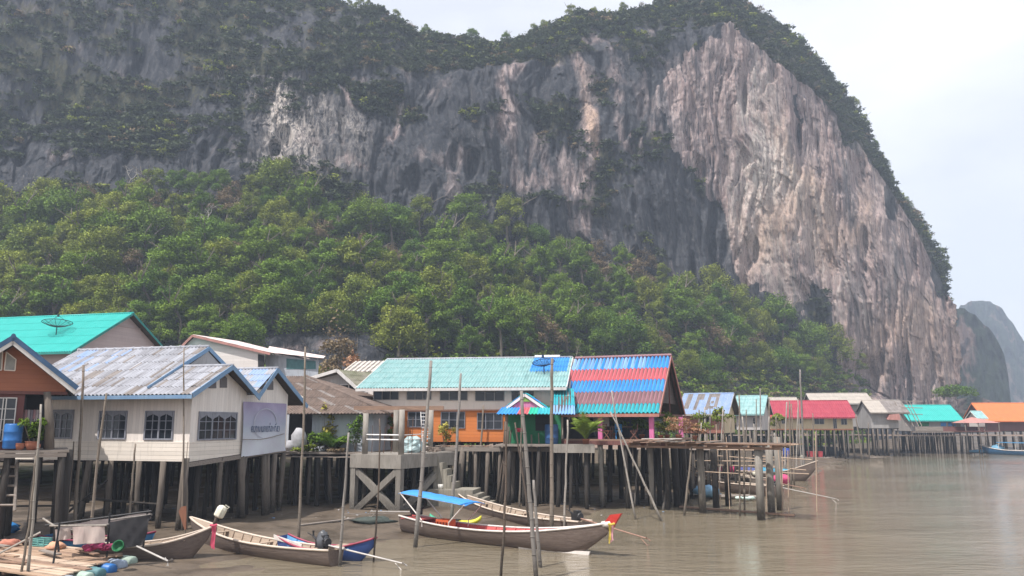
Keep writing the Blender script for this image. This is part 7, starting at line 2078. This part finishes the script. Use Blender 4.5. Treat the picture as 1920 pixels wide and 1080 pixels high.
def heap(name, label, px, py, z, r, mat, cat, seed, wob=0.25):
    mb = MB(); mb.blob((0, 0, r[2] * 0.7), r, 0, seed, 12, 8, wob); o = mb.build(name, mat, None, True); o.location = G(px, py, z); return props(o, label, cat)
heap("tarp_heap", "crumpled bright blue tarpaulin on the mud at the left edge", 8, 1002, 0.25, (0.75, 0.5, 0.38), plain("blue_tarp", (0.03, 0.20, 0.50), 0.5), "tarpaulin", 3)
heap("cloth_heap", "heap of salmon-pink cloth on the raft by the left edge", 14, 1025, 0.45, (0.6, 0.4, 0.2), plain("salmon_cloth", (0.50, 0.20, 0.14), 0.9), "cloth", 5)
heap("cloth_heap", "peach-coloured bundle beside the teal crate", 104, 1030, 0.45, (0.42, 0.3, 0.2), plain("peach_cloth", (0.62, 0.34, 0.22), 0.9), "cloth", 6)
heap("rubber_bowl", "dark brown rubber bowl on the raft left of the teal crate", 55, 1022, 0.45, (0.36, 0.3, 0.2), plain("dark_rubber", (0.05, 0.035, 0.03), 0.6), "bowl", 7, 0.05)
mb = MB(); mb.tube([P(-6, 1040, 35), P(76, 998, 36)], 0.045, 6); props(mb.build("bamboo_stick", BAMW), "slanting bamboo stick laid over the plank raft", "stick")
heap("mud_mound", "dark bundle of wet nets lying on the mud behind the canopy boat", 700, 982, 0.2, (1.3, 0.8, 0.25), plain("wet_net", (0.06, 0.075, 0.065), 0.7), "net", 9, 0.3)
mb = MB(); mb.bar(G(560, 985, 0.32), G(665, 972, 0.34), 0.28, 0.07); props(mb.build("old_plank", PLANK), "grey plank lying on the mud below the shed's plants", "plank")
mb = MB(); mb.bar(G(640, 964, 0.5), G(740, 963, 0.45), 0.1, 0.07); props(mb.build("old_plank", PLANK), "thin plank lying on the mud at the foot of the landing stage", "plank")
g = random.Random(15)
mb = MB()
for k in range(60):
    px, py = (g.uniform(300, 720), g.uniform(952, 975)) if k < 30 else (g.uniform(880, 1250), g.uniform(915, 960))
    q = G(px, py, 0.3); q.z = max(0.05, gz(q.x, q.y)) + 0.03
    s = g.uniform(0.05, 0.16); mb.box(q, (s, s * g.uniform(.4, 1), s * 0.3), g.randrange(3), Matrix.Rotation(g.random() * 3, 3, 'Z'))
props(mb.build("litter", [plain("white_litter", (0.62, 0.61, 0.60), 0.7), plain("blue_litter", (0.2, 0.3, 0.45), 0.7), plain("brown_litter", (0.25, 0.2, 0.15), 0.8)]), "bits of pale litter strewn on the mud under the houses", "litter", kind="stuff")
# ---- boats moored beyond the plank pier
B, st, L = boat("longtail_boat", "bare-ribbed longtail boat, nearest of those moored behind the plank pier", (1458, 932), (1296, 914), 1.8, 0.85, 0.8, 0.1, HULL, INNER, RAIL_W, 0, 0.2, 13)
longtail_engine(B, st(0.03)[0] + 0.3, 0.55, -0.5, 6.5, 0.6, IRON)
mb = MB(); mb.lathe([(0.2, 0), (0.28, 0.08), (0.28, 0.36), (0.14, 0.5)], 10, (st(0.05)[0] + 0.4, 0, 1.25)); mb.build("engine_cap", JUG, B, True)
B, st, L = boat("longtail_boat", "second longtail boat behind the plank pier, its bow against the dark piles", (1428, 916), (1290, 902), 1.8, 0.9, 0.9, 0.1, HULL_G, INNER, RAIL_W, 0, 0.2, 12)
longtail_engine(B, st(0.04)[0] + 0.3, 0.55, -0.2, 6.0, 0.5, RUST)
mb = MB(); mb.lathe([(0.2, 0), (0.30, 0.08), (0.30, 0.36), (0.14, 0.5)], 10, (st(0.05)[0] + 0.4, 0, 1.2)); mb.build("engine_cap", JUG, B, True)
B, st, L = boat("longtail_boat", "dark longtail boat with an upswept right bow and covered cargo beyond the pier", (1392, 897), (1508, 902), 1.9, 0.75, 1.5, 0.1, HULL, INNER, RAIL_W, 0, 0.2, 10, over_b=1.6, rake=0.4)
BT = B.matrix_basis
for k, (t_, lb, m, r_) in enumerate(((0.12, "dark blue covered bundle on the dark boat beyond the pier", plain("navy_cloth", (0.08, 0.10, 0.26), 0.7), (1.2, 0.7, 0.45)), (0.42, "teal blue tarpaulin over cargo in the middle of the dark boat", plain("teal_tarp", (0.06, 0.27, 0.40), 0.6), (1.5, 0.8, 0.5)), (0.66, "light blue tarpaulin near the bow of the dark boat", plain("sky_tarp", (0.10, 0.34, 0.48), 0.6), (1.4, 0.7, 0.45)))):
    mb = MB(); mb.blob((0, 0, 0), r_, 0, 30 + k, 12, 8, 0.15); o = mb.build("cargo_cover", m, None, True); o.location = BT @ Vector((st(t_)[0], 0, 0.85)); o.rotation_euler = (0, 0, B.rotation_euler.z); props(o, lb, "tarpaulin")
for (px, py, lb, m, r_) in ((1464, 910, "bright pink covered bundle near the rightmost pile of the pier", plain("pink_tarp", (0.60, 0.08, 0.20), 0.6), (1.0, 0.6, 0.5)), (1366, 893, "crimson covered heap on the boats behind the middle piles", plain("crimson_tarp", (0.38, 0.03, 0.10), 0.6), (1.7, 0.7, 0.55)), (1334, 888, "cream float bundle behind the pier's left concrete pile", JUG, (0.6, 0.5, 0.6)), (1388, 893, "purple covered heap beside the crimson one", plain("purple_tarp", (0.10, 0.09, 0.28), 0.6), (0.9, 0.5, 0.45))):
    mb = MB(); mb.blob((0, 0, 0.6), r_, 0, px, 12, 8, 0.15); o = mb.build("cargo_cover", m, None, True); o.location = G(px, py, 0.15); props(o, lb, "tarpaulin")
B, st, L = boat("longtail_boat", "weathered grey boat farthest back among those behind the pier", (1410, 905), (1318, 893), 1.7, 0.6, 0.6, 0.1, HULL_G, INNER, RAIL_W, 0, 0.2, 10)
g = random.Random(44)
def float_raft(label, px0, px1, py, seed, w=1.4, extra=()):
    a, b = G(px0, py, 0.1), G(px1, py + 3, 0.1)
    D = empty("log_raft", ((a + b) / 2).to_tuple()[:2] + (0.1,), math.atan2(b.y - a.y, b.x - a.x), label, "raft")
    L = (b - a).length; g = random.Random(seed); mb = MB()
    for k in range(7):
        y = -w / 2 + w * k / 6; mb.tube([(-L / 2 + g.uniform(-.6, .8), y, g.uniform(0, .1)), (L / 2 + g.uniform(-.8, .6), y + g.uniform(-.4, .4), g.uniform(0, .2))], g.uniform(.06, .13), 6)
    for k in range(4): x = -L / 2 + L * (k + .5) / 4; mb.bar((x, -w / 2, 0.2), (x + g.uniform(-.4, .4), w / 2, 0.22), 0.2, 0.05)
    mb.build("log", PLANK, D)
float_raft("low raft of poles with pale plastic bags before the moored boats", 1288, 1420, 931, 3)
for k, (px, py) in enumerate(((1386, 936), (1398, 937), (1408, 936))):
    heap("plastic_bag", "pale green plastic bag floating at the pole raft's edge", px, py, 0.12, (0.35, 0.25, 0.14), plain("pale_bag", (0.55, 0.68, 0.62), 0.4), "plastic bag", 60 + k)["group"] = "plastic bags on the pole raft"
heap("tarp_heap", "light blue tarpaulin heap at the left end of the pole raft", 1326, 929, 0.3, (1.1, 0.6, 0.5), plain("pale_blue_tarp", (0.22, 0.40, 0.58), 0.6), "tarpaulin", 71)
float_raft("floating platform of logs with a red box under the crimson-roofed house", 1448, 1556, 857, 5, 3.0)
float_raft("drifting raft of long timbers before the grey shack", 1562, 1652, 856, 7, 2.6)
D = empty("fish_box", G(1528, 857, 0.3), -0.1, "red box standing on the log platform under the crimson-roofed house", "box")
REDB = plain("red_box_paint", (0.50, 0.07, 0.08), 0.5)
mb = MB(); mb.box((0, 0, 0.5), (2.4, 1.4, 0.9), 0, None, 1.05); mb.build("body", REDB, D)
mb = MB(); mb.box((0, 0, 1.0), (2.56, 1.52, 0.12)); mb.build("lid", plain("red_lid", (0.42, 0.06, 0.07), 0.5), D)
barrel("deep blue drum standing on the log platform before the crimson-roofed house", G(1475, 857, 0.3), 0.62, 1.6, plain("royal_blue_plastic", (0.04, 0.08, 0.38), 0.45))
mb = MB(); mb.blob((0, 0, 0), (0.3, 0.3, 0.35), 0, 4, 10, 8, 0.02); o = mb.build("float_buoy", JUG, None, True); o.location = G(1503, 857, 0.55); props(o, "small white buoy between the blue drum and the red box", "buoy")
D = empty("covered_boat", P(1516, 848, 156).to_tuple()[:2] + (0,), -0.1, "dark boat under a green awning below the crimson-roofed house", "boat")
mb = MB(); mb.add([(-6, -1, 1.0), (6.5, -1, 1.2), (5.6, -0.8, -0.2), (-5.4, -0.8, -0.2), (-6, 1, 1.0), (6.5, 1, 1.2), (5.6, .8, -0.2), (-5.4, .8, -0.2)], [(0, 3, 2, 1), (4, 5, 6, 7), (0, 4, 7, 3), (1, 2, 6, 5), (3, 7, 6, 2), (0, 1, 5, 4)]); mb.build("hull", plain("dark_hull", (0.04, 0.042, 0.046), 0.7), D)
mb = MB(); mb.span((-5.0, -1.0, 1.15), (5.2, 1.0, 2.0)); mb.build("cabin", plain("dark_net", (0.05, 0.055, 0.06), 0.8), D)
mb = MB(); mb.span((-4.2, -1.3, 2.05), (2.4, 1.2, 2.25)); mb.build("awning", plain("green_awning", (0.03, 0.20, 0.13), 0.6), D)
# ---- blue boats at the right edge
B, st, L = boat("covered_boat", "blue boat with a blue canopy moored before the orange-roofed house", (1962, 855), (1846, 851), 2.8, 0.9, 1.0, 0.2, weathered("bay_blue_paint", (0.06, 0.20, 0.42), None, 0.5), INNER, RAIL_WH, 0, 0.2, 8, cat="boat", rb=0.09)
mb = MB(); mb.box((-0.8, 0, 2.5), (7.5, 2.2, 0.12)); mb.build("canopy", weathered("bay_blue_canopy", (0.07, 0.25, 0.46), None, 0.6), B)
for x in (-4, -1, 2.5):
    for y in (-1, 1): mb = MB(); mb.tube([(x, y, 0.8), (x, y, 2.5)], 0.05, 5); mb.build("canopy_pole", RAIL_WH, B)
mb = MB(); mb.blob((3.4, 0, 1.2), (1.4, 1.0, 0.8), 0, 4, 12, 8, 0.2); mb.build("covered_load", plain("pale_blue_cover", (0.16, 0.36, 0.52), 0.6), B, True)
heap("dinghy", "low pale blue dinghy left of the blue canopied boat", 1850, 849, 0.2, (4.0, 1.0, 0.45), plain("dinghy_blue", (0.10, 0.28, 0.45), 0.5), "dinghy", 81, 0.05)

# ------------------------------------------------------------------ the air
hz = MB()
hz.span((-905, -80, -4.0), (905, 1120, 215))
t = bpy.data.materials.new("air")
t.use_nodes = True
t.node_tree.nodes.clear()
o_ = t.node_tree.nodes.new("ShaderNodeOutputMaterial")
pv = t.node_tree.nodes.new("ShaderNodeVolumePrincipled")
pv.inputs["Density"].default_value = 0.0005
pv.inputs["Color"].default_value = (0.70, 0.82, 1.0, 1)
pv.inputs["Anisotropy"].default_value = 0.0
t.node_tree.links.new(pv.outputs[0], o_.inputs["Volume"])
props(hz.build("haze", t), "thin blue haze over the bay", "haze", kind="stuff")
